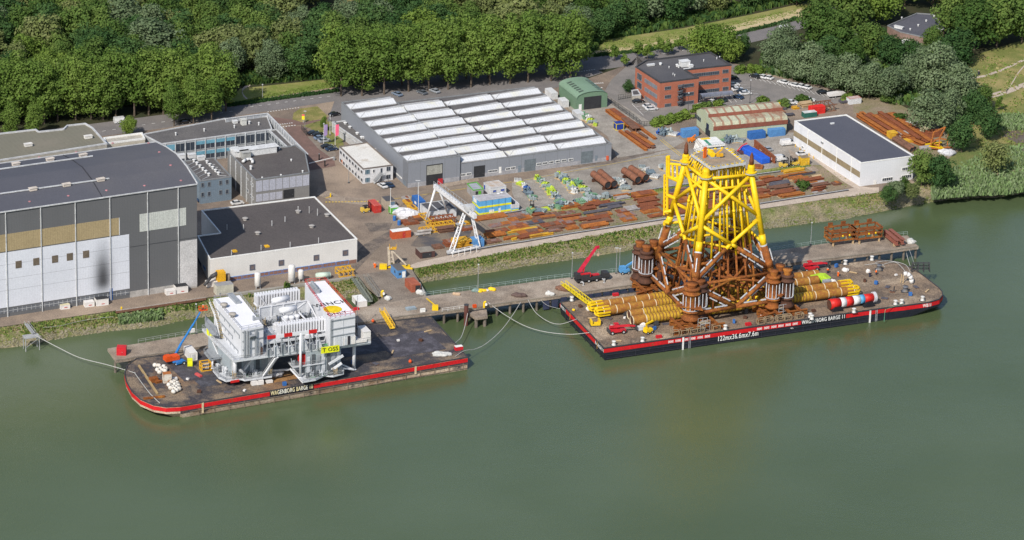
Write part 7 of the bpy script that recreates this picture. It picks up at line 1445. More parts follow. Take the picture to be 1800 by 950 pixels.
b.build('walkway',GALV,t)
drape('bank_cable','pale cable lying in the grass along the left bank',[(76,576,3.6),(105,573,3.4),(140,565,3.4),(170,560,3.5),(200,557,3.6)],.15,GALV,cat='cable')
def truss(name,label,a,c,w_,h_,m,dm=None):
 P,Q=G(*a),G(*c);d_=Q-P;t=thing(name,label,'gangway',P,0);u=d_.normalized();s_=V((-u.y,u.x,0)).normalized()*w_/2;L_=d_.length;b=MB();n=max(4,int(L_/1.6))
 b.bar(V((0,0,0)),d_,w_,.15);b.build('deck',dm or m,t);b=MB()
 for sg in(-1,1):
  b.bar(s_*sg+V((0,0,h_)),d_+s_*sg+V((0,0,h_)),.16,.16)
  for k in range(n+1):p=d_*(k/n)+s_*sg;b.bar(p,p+V((0,0,h_)),.12,.12)
  for k in range(n):b.bar(d_*(k/n)+s_*sg,d_*((k+1)/n)+s_*sg+V((0,0,h_)),.1,.1)
 b.build('truss_side',m,t);return t
GY=mat('gangway_yellow',(.72,.45,.03),(.6,.36,.03),.5,.6)
truss('gangway','amber yellow gangway from the jetty down to the left barge',(671,547,7.4),(690,578,4.6),1.6,1.1,GY)
truss('gangway','bright yellow gangway from the jetty down to the black-hulled barge',(990,500,6.2),(1040,537.5,4.7),1.8,1.2,mat('gangway_bright',(.75,.58,.02)))
truss('gangway','grey-green lattice gangway sloping from the quay towards the jetty',(622,490,4.6),(650,531,4.4),1.8,1.3,mat('lattice_green',(.22,.24,.2)))
truss('gangway','second grey lattice bridge beside the access pier',(642,488,4.6),(667,522,4.6),1.4,1.2,mat('lattice_grey',(.28,.26,.23)))
t=C('tent_shelter','small white flat shelter on the jetty right of the white module','shelter',629.5,541,4.4,3.0,5.5,1.9,CRW,anchor=NL,roof=WHITE,door=[(3,.3,1.2,1.5,DOORM)])
for x,y,lb in((680,527,'white big bags heap on the pier edge above the yellow gangway'),(738,517,'white bag beside the rusty container on the pier'),(967,519,'white bag on the jetty left of the bright yellow gangway')):heap('big_bag',lb,'bag',x,y,4.4,1.3,mat('bag_white',(.6,.6,.58)),int(x),.9,.8)
for pts,lb in(((671,522),'yellow bent bollard on the access pier edge'),((851,541),'yellow safety post with white ring on the jetty edge')):
 t=thing('safety_post',lb,'post',G(*pts,4.4));b=MB();b.tube((0,0,0),(0,0,1.9),.35,8);b.tube((0,0,1.9),(.6,0,2.0),.35,8);b.build('post',YEL,t);b=MB();b.tube((.5,-.1,1.1),(.5,.1,1.1),.5,12);b.build('ring',WHITE,t)
t=thing('barrier','yellow barrier beam and box between pier and middle jetty','barrier',G(765,545,4.4),0);b=MB();b.box(0,0,0,1.9,1.3,1.6);b.build('box',YEL,t);b=MB();b.bar(V((0,0,1.5)),G(750,525,5.4)-V(t.location),.3,.3);b.build('beam',YEL,t)
t=thing('fender_post','tall dark brown fender post at the edge of the middle jetty','fender post',G(819.5,550,4.4),0);b=MB();b.tube((0,0,-5),(0,0,2.6),.7,10);b.build('post',mat('post_brown',(.13,.05,.04)),t);b=MB();b.lathe((0,0,2.6),[(.8,0),(.8,.25)],10);b.build('cap',STEELD,t)
C('life_ring_box','small orange box on the jetty edge platform','box',834,541,4.4,1.1,.5,1.0,ORG);C('panel_board','white panel board on the railing left of the yellow barrier','board',743,549,4.4,1.6,.3,1.2,WHITE);C('sign_board','small white board on the jetty railing near the boom lift','board',338,585,4.4,1.5,.25,1.3,WHITE)
C('spreader','grey-blue spreader bar lying on the jetty left of the barrier','spreader',722,544,4.4,3.2,1.6,.6,mat('spreader_blue',(.3,.36,.4)))
C('dinghy_box','small red box by the white shelter on the jetty','box',626,545,4.4,1.6,.8,.7,REDP)
for x,y,r,m,lb,n_ in((847,513,1.5,YEL,'left heap of yellow slings on the middle jetty','sling_heap'),(865,510,1.5,YEL,'right heap of yellow slings on the middle jetty','sling_heap'),(856,511.5,.8,CRW,'white bundle between the yellow sling heaps','sling_heap'),(802,519,1.3,mat('reel_tan',(.5,.36,.24)),'tan wooden reel on the middle jetty','reel'),(835,513,1.6,mat('net_green',(.2,.28,.26)),'dark green net heap beside the yellow slings','net_heap'),(914,521,2.2,mat('scrap_brown',(.12,.08,.07)),'dark scrap heap on the jetty above the rope','scrap_heap'),(990,510,2.6,SM['b'],'brown scrap heap at the head of the bright yellow gangway','scrap_heap'),(1092,540,2.4,mat('net_teal',(.2,.3,.32)),'grey-green net heap on the black barge behind the piles','net_heap')):heap(n_,lb,'heap',x,y,4.4,r,m,int(x),.5)
t=thing('mooring_chair','bright yellow steel saddle on the stern deck of the black barge','saddle',G(1046,571,BD),.2);b=MB();b.box(0,0,0,3.0,2.2,.5);b.box(-1.3,0,.5,.5,2.2,1.2);b.box(1.3,0,.5,.5,2.2,1.4);b.build('saddle',YEL,t);b=MB();b.box(0,0,-.02,3.6,2.8,.12);b.build('base',STEELD,t)
for x,y,r,m,lb in((1034,545,1.0,CRW,'white bag at the left claws of the long piles'),(1008.5,546,.5,YEL,'small yellow float near the stern corner'),(1051.5,567,.5,ORG,'small orange cone beside the yellow saddle'),(1132,574,1.2,CRW,'white sacks between telehandler and yellow forklift'),(1486,477,1.2,CRW,'white sack on the bow deck'),(1525,479,1.0,CRW,'white bag beside the two workers'),(1462,499,1.3,CRW,'white bags right of the lime machine')):heap('bag',lb,'bag',x,y,BD,r,m,int(x+y),1.0,.9)
C('welding_unit','grey welding unit box between the pile ends and lime machine','box',1453,503,BD,2.4,1.6,2.0,mat('unit_mid',(.35,.36,.4)),anchor=(0,0));C('fuel_box','small grey box right of the red telehandler on the stern deck','box',1126,580,BD,1.8,1.2,1.2,FLASH)
for x,y,lb in((1158,594,'pair of small red boxes left of the nearest jacket foot'),(1315,572,'pair of small red boxes between the two jacket feet'),(1082,520,'pair of small red boxes near the stern pile')):C('red_box',lb,'box',x,y,BD,1.8,.8,.8,REDP)
t=thing('lime_machine','lime green tipped machine beside the upper pile ends','machine',G(1442,497,BD),AX-.7);b=MB();b.prof([(-3,.6),(2.6,.6),(3.2,1.8),(1.2,3.0),(-3.2,2.6)],-1.3,1.3);b.build('body',mat('lime',(.45,.68,.04)),t);b=MB();b.box(0,0,0,5.2,2.4,.6);b.build('base',STEELD,t)
t=thing('chute_pipe','curved white pipe bend standing on the bow deck','pipe',G(1596,498,BD));b=MB();P_=[V((-2.2+2.2*(1-cos(a_)),0,3.6*sin(a_)+.2))for a_ in[k*.26 for k in range(7)]];b.path([(-1.6,0,3.2),(-.4,0,3.3),(.5,0,2.6),(1.0,0,1.5),(1.2,0,.1)],.75,10);b.build('bend',CRW,t,True);b=MB();b.tube((-1.6,0,0),(-1.6,0,2.8),.2,6);b.tube((-2.4,.3,0),(-2.2,.3,3),.15,6);b.build('supports',SM['t'],t)
t=thing('bow_cage','dark steel cage frame at the jetty side of the bow','cage',G(1618,478,BD),AX-.3);b=MB()
for dx in(-3,-1,1,3):b.bar((dx,-.5,0),(dx*.9,-.3,3),.25,.25);b.bar((dx,.8,0),(dx*.9,.6,3),.25,.25)
for z in(1,2,3):b.bar((-3,-.4,z),(3,-.4,z),.2,.2);b.bar((-3,.7,z),(3,.7,z),.2,.2)
b.build('frame',STEELD,t)
t=thing('anchor_hook','small dark anchor hook on the bow deck','hook',G(1568,514,BD));b=MB();b.path([(.6,0,2),(.6,0,.6),(0,0,.3),(-.6,0,.7)],.2,6);b.build('hook',STEELD,t);b=MB();b.box(0,0,0,1.6,.8,.3);b.build('shoe',SM['b'],t)
for i,(x,y)in enumerate(((1461,434),(1507,430))):
 t=thing('transport_cradle',('left of two rusty transport frames on trestles at the jetty end','right of two rusty transport frames on trestles at the jetty end')[i],'steel frame',G(x,y,4.4),AX);b=MB()
 for z in(1.8,3.4,5.0):
  for dy in(0,5):b.bar((0,dy,z),(9,dy,z),.9,.35)
  for dx in(0,9):b.bar((dx,0,z),(dx,5,z),.9,.35)
 for dx in(0,3,6,9):
  for dy in(0,5):b.bar((dx,dy,1.8),(dx,dy,5),.3,.3)
 for dx in(2,6.8):b.box(dx,5.2,5.0,1.6,.5,1.4)
 b.build('frame',RUST,t);b=MB()
 for dx in(.8,8.2):
  for dy in(.2,4.8):b.bar((dx,dy,0),(dx,dy,1.8),.5,.5)
 b.build('trestle',SM['t'],t);b=MB()
 for dx in(4,6.5):b.lathe_e((dx,-.3,3.4),.4,.25,.4,8,5)
 b.build('yellow_lugs',YEL,t)
for i,(a,c)in enumerate((((1555,409,4.4),(1578,432,4.4)),((1564,407,4.4),(1588,430,4.4)))):
 P,Q=G(a[0],a[1]+6,4.4),G(*c);t=beamthing('box_girder',('left of two reddish box girders at the jetty end','right of two reddish box girders at the jetty end')[i],'girder',(a[0],a[1]+4),c[:2],5.2,1.3,1.8,mat('girder_red',(.27,.10,.07),(.22,.08,.06),.5,.8));b=MB()
 for f in(.1,.9):b.box((Q-P).length*f,0,-.8,.5,1.4,.85)
 b.build('trestle',SM['t'],t)
heap('rope_heap','white ropes and posts at the tip of the jetty','rope',1604,427,4.4,2.4,ROPE,8,.5)
# ---------------------------------------------------------------- masts, lamps, flags, barrier, signs in the yard
mast(735,381,LZ,12,'slim white mast right of the blue container',m=WHITE);mast(686,376,LZ,9,'white pole in front of the stone hut',m=WHITE);mast(1141,160,LZ,9,'white flagpole without flag left of the brick office',m=WHITE,name='flagpole');mast(461.5,172,LZ,5,'thin street lamp on the grass verge beyond the road');mast(1318,182,LZ,9,'dark lamp post at the corner of the brick office car park',m=STEELD);mast(1209,205,LZ,9,'dark lamp post in front of the brick office fire stair',m=STEELD);mast(536,228,LZ,7,'lamp post in the island by the office lane',m=TRIMD,arm=.5);mast(580,238,LZ,7.5,'bare white pole behind the flag banners',m=WHITE);mast(613,322,LZ,7,'lamp post at the corner of the white two-storey office',m=TRIMD);mast(734,356,LZ,8,'lamp post with twin heads before the big doorway',m=GALV,arm=.8)
for x,y,c_,lb in((569,257,(.30,.22,.42),'purple banner flag left of the pair beside the parked cars'),(589,257,(.75,.12,.22),'pink red banner flag right of the pair beside the reception')):
 t=mast(x,y,LZ,8.3,lb,.09,'flag','banner_flag',m=WHITE);b=MB();b.add([(.1,0,8),(1.3,.1,8.1),(1.25,-.05,4.2),(.1,0,3.6),(.1,.06,8),(1.3,.16,8.1),(1.25,.01,4.2),(.1,.06,3.6)],[(0,1,2,3),(4,5,6,7)]);b.build('banner',mat('flag%.2f'%c_[0],c_,None,1,.8),t)
t=thing('lane_barrier','long white and red barrier pole across the brick lane','barrier',G(587,282),0);b=MB();b.box(0,0,0,.8,.7,1.2);b.build('post',TRIMD,t);b=MB();b.bar(V((0,0,1.1)),G(543,287.5,LZ+1.1)-V(t.location),.22,.22);b.build('boom',WHITE,t)
for x,y,lb in((561,282,'black signal post behind the white barrier pole'),(571,293,'black signal post in front of the white barrier pole')):t=thing('signal_post',lb,'post',G(x,y));b=MB();b.box(0,0,0,.45,.45,2.3);b.build('body',mat('black_post',(.02,.02,.02)),t);b=MB();b.box(0,0,2.3,.55,.55,.1);b.build('cap',TRIMD,t)
t=thing('road_sign','yellow and red sign beside the side road','sign',G(533,217),0);b=MB();b.tube((0,0,0),(0,0,1.6),.08,6);b.build('post',TRIM,t);b=MB();b.box(0,-.05,1.4,1.0,.1,1.4);b.build('board',mat('sign_yellow',(.85,.75,.02)),t);b=MB();b.box(0,-.07,2.8,.9,.1,.6);b.build('red_board',mat('sign_red',(.8,.15,.15)),t)
t=thing('hydrant_post','yellow post with lean-to arm at the start of the yellow dashes','post',G(581,347),0);b=MB();b.tube((0,0,0),(0,0,1.4),.25,8);b.build('post',YEL,t);b=MB();b.bar((0,0,.3),(-1.6,-1.2,.1),.12,.12);b.build('arm',YEL,t)
t=thing('drill_rig','beige drilling rig with yellow base frame at the pier head','rig',G(690,470),0);b=MB();b.bar((-1,0,.5),(-1.4,0,7),.8,.8);b.bar((.6,0,.5),(-.6,0,7),.5,.5);[b.bar((-1.3,0,z),(.2,0,z),.3,.3)for z in(2,3.5,5,6.5)];b.bar((-.6,0,6.4),(4.5,-.5,1.2),.5,.5);b.build('mast',mat('rig_beige',(.52,.45,.36)),t);b=MB();b.box(0,0,6.6,2.4,2,.2);[b.bar((dx,dy,6.8),(dx,dy,7.8),.1,.1)for dx in(-1.1,1.1)for dy in(-.9,.9)];b.build('platform',mat('amber',(.75,.40,.02)),t);b=MB();b.box(-3,-1.5,0,2.4,1.6,1.5);b.box(3.5,0,0,4.5,.9,.7,.3);b.box(5,-1.5,0,3.5,.8,.7,-.3);b.box(0,.6,0,2.6,2,.8);b.bar((-3,-1.2,.4),(5,-1.3,.4),.3,.3);b.build('base',YEL,t)
def fence(name,label,px,m,z=LZ,h=1.9):
 P=[G(x,y,z)for x,y in px];t=thing(name,label,'fence',P[0]);o_=P[0];b=MB()
 for a,c in zip(P,P[1:]):
  for k in(.1,.5,1):b.bar(a-o_+V((0,0,h*k)),c-o_+V((0,0,h*k)),.06,.08)
  L_=(c-a).length;n=int(L_/.9)
  for j in range(n):p=a.lerp(c,j/n)-o_;b.bar(p+V((0,0,.1)),p+V((0,0,h)),.09,.09)
 b.build('rails',m,t);b=MB()
 for p in along(px,3,z):b.bar(p-o_,p-o_+V((0,0,h+.1)),.12,.12)
 b.build('posts',m,t)
FD=mat('fence_dark',(.04,.045,.045))
fence('metal_fence','dark bar fence between the arched hangar yard and the office car park',[(1068,178),(1116,212),(1128,223),(1150,222)],FD);fence('gate_fence','dark sliding gate left of the brick office',[(1087,176),(1112,172)],FD)
fence('metal_fence','short dark fence on the lawn by the parked cars',[(530,229),(541,241)],FD)
CL_=[('timber','short brown timber',SM['t'],(2.6,.5,.25)),('plate','small dark steel plate',SM['d'],(2.2,1.4,.12)),('chain_box','small rusty box',RUST2,(1.2,.9,.7)),('sack','small pale sack',CRW,(.9,.7,.5)),('gas_rack','small blue rack',CBLUE,(1.1,.8,1.1))]
WH_=((1085,600,'by the near stern corner'),(1098,560,'behind the yellow saddle'),(1070,560,'between saddle and pile claws'),(1150,580,'left of the nearest jacket foot'),(1110,575,'under the telehandler boom'),(1170,570,'beside the nearest sleeve'),(1290,568,'between the near jacket feet, left'),(1310,560,'between the near jacket feet, middle'),(1340,556,'between the near jacket feet, right'),(1400,540,'right of the right jacket foot'),(1430,548,'left of the striped tube'),(1450,520,'above the striped tube'),(1500,530,'below the striped tube'),(1560,505,'in the middle of the bow deck'),(1540,500,'right of the striped tube end'),(1575,485,'near the white pipe bend'),(1610,505,'near the bow tip'),(1600,520,'at the near bow edge'),(1520,495,'beside the workers'),(1500,480,'behind the workers'),(1470,470,'near the jetty side bollards'),(1020,540,'at the far stern corner'),(1040,560,'behind the stern ropes'),(1075,575,'left of the telehandler'),(1555,525,'between the near bow bollards'),(1630,512,'by the tip of the bow'))
for k,(x,y,w_)in enumerate(WH_):
 nm,ds,m,(a,c,h)=CL_[(k*3+k//5)%5];t=thing(nm+'_piece' if nm in('timber','plate')else nm,f'{ds} {w_} of the black barge','deck clutter',G(x,y,BD),k*1.3);b=MB();b.box(0,0,.06,a,c,h);b.build('body',m,t);b=MB();b.box(.1,0,0,a*1.15,c*.5,.07);b.build('batten',SM['b'],t)
for k,(x,y,w_)in enumerate(((400,690,'near the band of the left barge'),(430,688,'left of the white big bags'),(385,672,'in front of the amber cage'),(350,690,'on the bare bow deck'),(620,640,'right of the module feet'),(660,640,'on the open right deck'),(700,600,'in the middle of the right deck'),(690,620,'left of the orange buoy'),(740,600,'toward the right deck end'),(500,678,'above the barge lettering'),(255,660,'on the dark bow plates'),(330,668,'beside the toolbox'),(752,583,'at the far right deck edge'),(640,585,'behind the module crates'))):
 nm,ds,m,(a,c,h)=CL_[(k*2+1)%5];t=thing(nm+'_piece' if nm in('timber','plate')else nm,f'{ds} {w_}','deck clutter',G(x,y,4.15),k*1.1);b=MB();b.box(0,0,.06,a,c,h);b.build('body',m,t);b=MB();b.box(.1,0,0,a*1.15,c*.5,.07);b.build('batten',SM['b'],t)
# ================================================================ VEHICLES, CRANES AND PEOPLE
CGL=mat('car_glass',(.02,.025,.03),None,1,.1,spec=.7)
CARC={'white':(.72,.72,.72),'black':(.018,.02,.026),'blue':(.02,.045,.10),'silver':(.36,.39,.43),'grey':(.13,.15,.18),'green':(.03,.055,.05),'paleblue':(.20,.26,.36)}
PROTO={}
def car(x,y,ang,c,label,kind='car'):
 key=(c,kind)
 if key not in PROTO:
  m=mat('carpaint_'+c,CARC[c],None,1,.25,coat=.6,fine=0,spec=.5);van=kind=='van';t=thing('parked_car' if not van else 'parked_van',label,'car' if not van else 'van')
  L,Wd=(4.4,1.8)if not van else(5.4,2.0);h=1.0 if not van else 1.25
  b=MB();pr=[(-L/2,.3),(L/2,.3),(L/2+.05,.65),(L/2-.25,.85),(L/2-1.15,h),(-L/2+.3,h+.02),(-L/2-.03,.8)]if not van else[(-L/2,.35),(L/2,.35),(L/2+.03,.8),(L/2-.2,1.05),(L/2-.95,h),(-L/2,h)]
  b.prof(pr,-Wd/2,Wd/2);b.build('body',m,t)
  b=MB();w2=Wd/2-.07;w3=Wd/2-.24;hh=1.46 if not van else 2.25
  x0,x1,x2,x3=(-L/2+.35,-L/2+1.0,L/2-2.0,L/2-1.15)if not van else(-L/2+.02,-L/2+.12,L/2-1.75,L/2-.95)
  def cab(x0,x1,x2,x3,z0,z1,w2,w3):b.add([(x0,-w2,z0),(x3,-w2,z0),(x3,w2,z0),(x0,w2,z0),(x1,-w3,z1),(x2,-w3,z1),(x2,w3,z1),(x1,w3,z1)],[(0,1,5,4),(1,2,6,5),(2,3,7,6),(3,0,4,7),(4,5,6,7)])
  cab(x0,x1,x2,x3,h-.02,hh-.04,w2,w3);b.build('windows',CGL if not van else m,t)
  b=MB();b.box((x1+x2)/2,0,hh-.05,x2-x1+.05,2*w3+.03,.06)
  b.build('roof',m,t)
  if van:b=MB();b.box(L/2-1.35,0,1.4,.9,Wd-.1,.55);b.build('windscreen',CGL,t)
  for sx in(-1,1):
   for sy in(-1,1):wheel(t,sx*L*.31,sy*(Wd/2-.1),.33,.24)
  for sy in(-1,1):b=MB();b.box(L/2-.02,sy*(Wd/2-.3),.6,.14,.36,.16);b.build('headlight',WHITE,t)
  PROTO[key]=t;t.location=G(x,y,LZ+.1);t.rotation_euler[2]=ang;return t
 o=copy_tree(PROTO[key],None,G(x,y,LZ+.1),ang,label);return o
A_=AX;B_=AX+pi/2
for x,y,a,c,lb,*k in((326,217,A_,'black','black car on the road under the trees behind the office wing'),(588,203.5,A_+.2,'black','black car on the access lane left of the warehouse corner'),(551.5,236.5,A_+.1,'black','farthest black car in the row beside the lawn'),(559.5,239,A_+.1,'black','second black car in the row beside the lawn'),(562.5,245,A_+.1,'paleblue','slate blue car third in the row beside the lawn'),(570,250,A_+.1,'silver','silver car fourth in the row beside the lawn'),(575,260,A_+.1,'black','black car in front of the purple banner flag'),(583,264.5,A_+.1,'blue','dark blue car nearest the white two-storey office'),(672,329,B_+.15,'white','white car beside the dark one at the white office corner'),(684,327.5,B_+.15,'blue','dark blue car beside the white one near the big bay'),(698,168,B_+.35,'paleblue','silver blue car under the tree row behind the warehouse'),(741.5,165,B_+.35,'grey','dark grey car under the tree row behind the warehouse'),(764,162.5,B_+.35,'silver','pale silver car under the tree row behind the warehouse'),(357,354,A_,'blue','blue car in the shade beside the slate blue annex'),(417,359.5,A_,'white','white car in the courtyard behind the flat white building'),(1122,180.5,A_,'black','black car parked left of the brick office'),(1140,189,A_,'white','farther white car at the left foot of the brick office'),(1145,193.7,A_,'white','nearer white car at the left foot of the brick office'),(1240,182.5,B_+.5,'black','black car at the right foot of the brick office'),(1249.5,181.5,B_+.5,'white','white car beside the black one right of the brick office'),(1268.5,178,B_+.5,'green','dark green car in front of the entrance canopy'),(1297,173,B_+.5,'blue','dark blue car at the right end of the front parking row'),(1296.5,159.5,A_-.1,'white','white car first behind the brick office corner'),(1305,163,A_-.1,'black','black car between two white cars behind the brick office'),(1310,166.5,A_-.1,'white','white car in front of the black one by the car park bays'),(1289.5,151.5,A_-.1,'white','white car against the right wall of the brick office'),(1287.5,139,A_-.1,'black','black car at the far right corner of the brick office'),(1327,136.5,B_+.5,'black','black car at the left end of the far car park row'),(1339.5,137.5,B_+.5,'white','white car second in the far car park row'),(1349.5,139,B_+.5,'white','white car third in the far car park row'),(1376.5,147,B_+.5,'white','lone white car in the middle of the far car park row'),(1396,152,B_+.5,'white','first of three white cars towards the willows'),(1406,153.5,B_+.5,'white','middle of three white cars towards the willows'),(1416.5,156,B_+.5,'white','last of three white cars towards the willows'),(1446,164.5,A_,'black','black car below the willows at the car park end'),(1462,166,A_,'black','second black car below the willows at the car park end'),(1391.5,182.5,A_-.6,'white','white car half hidden behind the shrubs by the timber stack'),(1422,178,A_-.6,'white','white car behind the dark brown frames'),(1347,266,A_+pi,'silver','silver car behind the blue wrapped crates'),(1410,273,A_,'white','white car beside the white warehouse wall'),(1384,255,A_,'white','white van with blue side marking by the warehouse corner','van'),(1370,283,A_,'white','white van beside the rusty girder and forklifts','van'),(1381.5,54.5,A_,'white','white van driving on the road at top right','van'),(213,216,A_,'white','white van with coloured stripes on the road behind the olive roof','van')):
 car(x,y,a,c,lb,*(k or['car']))
def truck(name,label,x,y,z,ang,L,W_,axles,m,cabm,deck=1.5):
 t=thing(name,label,'crane truck',G(x,y,z),ang);b=MB();b.box(0,0,.75,L,W_,.55);b.build('chassis',mat('chassis_black',(.03,.03,.035)),t)
 for k in range(axles):
  for sy in(-1,1):wheel(t,-L/2+1.4+k*(L-3.2)/(axles-1),sy*(W_/2-.15),.62,.4)
 b=MB();b.prof([(L/2-2.0,1.0),(L/2+.1,.9),(L/2+.1,2.0),(L/2-.4,2.7),(L/2-2.0,2.7)],-W_/2,W_/2);b.build('cab',cabm,t);b=MB();b.box(L/2-.2,0,1.9,.5,W_*.86,.65);b.build('windscreen',CGL,t)
 b=MB();b.box(-L*.05,0,1.3,L*.62,W_*.95,.35);b.build('deck',m,t)
 b=MB()
 for sx in(-.36,.28):
  b.box(L*sx,0,.7,.35,W_*2.1,.3)
  for sy in(-1,1):b.box(L*sx,sy*W_,0,.6,.6,.12);b.box(L*sx,sy*W_,0,.22,.22,.9)
 b.build('outriggers',TRIM,t);return t
t=truck('crane_truck','red and black mobile crane truck with raised boom on the jetty',1040,494,4.4,A_,11.5,2.75,4,mat('crane_black',(.04,.04,.045)),mat('crane_black',(.04,.04,.045)))
lc=local(t);b=MB();b.box(-3.2,0,1.7,4.0,2.6,1.3);b.box(-5.3,0,1.7,1.2,2.7,1.6);b.build('superstructure',mat('crane_black',(.04,.04,.045)),t);b=MB();b.box(-2.6,-.9,2.0,3.4,.7,1.4);b.box(1,.6,1.65,3.4,1.2,.4);b.build('red_cowl',REDP,t)
YJ=t.location.y
def onY(x,y):d=ray(x,y);return lc(CO+d*(YJ/d.y))
p,q=onY(1014,484),onY(1049,434);b=MB();b.bar(p,p.lerp(q,.6),.95,1.1);b.bar(p.lerp(q,.5),q,.7,.8);b.bar(q-(q-p)*.03,q+V((.9,0,-.2)),.5,.9);b.build('boom',mat('crane_red',(.55,.02,.055)),t);b=MB();b.bar(onY(1024,484),p.lerp(q,.42),.45,.45);b.build('lift_cylinder',REDP,t)
b=MB();b.bar(q+V((.6,0,-.3)),q+V((.6,0,-2.6)),.06,.06);b.box(q.x+.6,q.y,q.z-3.3,.5,.4,.8);b.build('hook',mat('hook_buff',(.6,.4,.3)),t)
t=thing('knuckle_boom_lift','blue boom lift with folded boom resting on the jetty behind the jacket','boom lift',G(1097,481,4.4),A_);b=MB();b.box(0,0,.6,3,2.3,1.2);b.box(-.6,0,1.7,1.8,1.8,.9);b.build('body',mat('lift_blue',(.10,.32,.62)),t);b=MB();b.bar((.3,0,2.2),(3.6,.4,3.6),.6,.6);b.bar((3.6,.4,3.6),(8.5,1,4.2),.5,.5);b.bar((8.5,1,4.2),(12,1.4,4.6),.4,.4);b.build('boom',mat('lift_blue',(.10,.32,.62)),t);[wheel(t,sx,sy,.5,.4)for sx in(-1.1,1.1)for sy in(-1.1,1.1)]
def telehandler(x,y,ang,label,flip=1):
 t=thing('telehandler',label,'telehandler',G(x,y,BD),ang);b=MB();b.box(0,0,.7,5.4,2.2,.8);b.box(-1.0,.5,1.4,2.2,1.1,.8);b.build('chassis',REDP,t);[wheel(t,sx,sy,.62,.45)for sx in(-1.9,1.9)for sy in(-1.1,1.1)]
 b=MB();b.bar((-2.6,-.3,2.6),(4.2,-.3,2.3),.6,.65);b.bar((4.0,-.3,2.3),(6.0,-.3,1.9),.4,.45);b.build('boom',mat('crane_red2',(.62,.025,.04)),t);b=MB();b.box(.4,.6,1.4,1.5,.95,1.3);b.build('cab',CGL,t);b=MB();b.box(-.2,.3,3.0,1.4,1.0,.4);b.build('top_box',REDP,t)
 b=MB();b.box(6.2,-.3,.9,.4,1.6,1.3);b.box(-2.8,0,.6,.4,2.6,1.2);b.build('carriage',STEELD,t);return t
telehandler(1084,586,A_-.05,'red telehandler with lowered boom on the stern deck');telehandler(1424,476,A_,'red telehandler beside the jetty near the pile ends')
t=thing('yellow_loader','small yellow loader machine right of the stern telehandler','loader',G(1139,586,BD),A_+.3);b=MB();b.box(0,0,.5,2.6,1.8,1.1);b.box(-.9,0,1.4,.9,1.5,.7);b.build('body',YEL,t);b=MB();b.bar((-.6,0,1.9),(-1.0,0,3.4),.4,.4);b.bar((-1.0,0,3.3),(2.0,0,3.8),.4,.5);b.build('arm',YEL,t);[wheel(t,sx,sy,.45,.35)for sx in(-.9,.9)for sy in(-.9,.9)]
def forklift(x,y,ang,label,z=LZ):
 t=thing('forklift',label,'forklift',G(x,y,z),ang);b=MB();b.box(-.3,0,.4,2.8,1.7,.95);b.box(-1.3,0,1.2,.9,1.6,.5);b.build('body',mat('forklift_yellow',(.70,.48,.05),(.55,.38,.1),.9,.6),t);b=MB()
 for sy in(-.55,.55):b.box(1.3,sy,.1,.22,.22,3.4);b.box(2.0,sy,.1,1.4,.16,.08)
 b.box(1.3,0,3.2,.2,1.3,.2);b.box(1.3,0,1.6,.2,1.3,.15);b.build('mast',mat('mast_black',(.03,.03,.03)),t);b=MB()
 for sx in(-.9,.7):
  for sy in(-.7,.7):b.bar((sx,sy,1.3),(sx*.8,sy,2.3),.12,.12)
 b.box(-.1,0,2.3,1.7,1.5,.1);b.build('cab_guard',mat('mast_black',(.03,.03,.03)),t);b=MB();b.box(-.2,0,1.3,.6,.6,.6);b.build('seat',STEELD,t);[wheel(t,sx,sy,.4,.3)for sx in(-1.2,.8)for sy in(-.75,.75)];return t
forklift(1378,294,A_,'left of two yellow forklifts near the yellow box container');forklift(1396,291,A_+pi,'right of two yellow forklifts near the yellow box container');forklift(643,373,A_+.1,'yellow and black forklift left of the dark red container')
t=forklift(935,372,A_+1.2,'black forklift with orange pallet among the green fittings')
t=thing('small_excavator','red spider crane standing left of the blue wrapped crates','mini crane',G(1300,272),A_);b=MB();b.box(0,0,.4,3,1.6,.9);b.build('body',mat('spider_dark',(.12,.05,.05)),t);b=MB();b.bar((-1,0,1.4),(.8,0,3.2),.3,.3);b.bar((.8,0,3.2),(2.8,0,4.0),.28,.3);b.build('boom',mat('spider_red',(.6,.04,.06)),t);b=MB();[b.bar((0,0,.8),(dx,dy,0),.16,.16)for dx in(-2.6,2.6)for dy in(-2,2)];b.build('legs',mat('spider_dark',(.12,.05,.05)),t)
t=thing('orange_carrier','small orange lifting machine left of the painted deck section','machine',G(1215,250),A_);b=MB();b.box(0,0,.3,2.4,1.6,1.2);b.bar((0,0,1.4),(1.6,0,2.6),.4,.4);b.build('body',mat('carrier_orange',(.7,.2,.02)),t);[wheel(t,sx,sy,.4,.3)for sx in(-.8,.8)for sy in(-.8,.8)]
t=thing('covered_boat','white covered boat on a trailer below the willows','boat',G(1469,171),A_);b=MB();b.prof([(-3.2,.8),(2.4,.8),(3.6,1.6),(1,2.0),(-3.2,1.9)],-1.1,1.1);b.build('hull',CRW,t);b=MB();b.box(-.5,0,.4,5,1.2,.3);b.build('trailer',STEELD,t);[wheel(t,-.6,sy,.35,.25)for sy in(-.9,.9)]
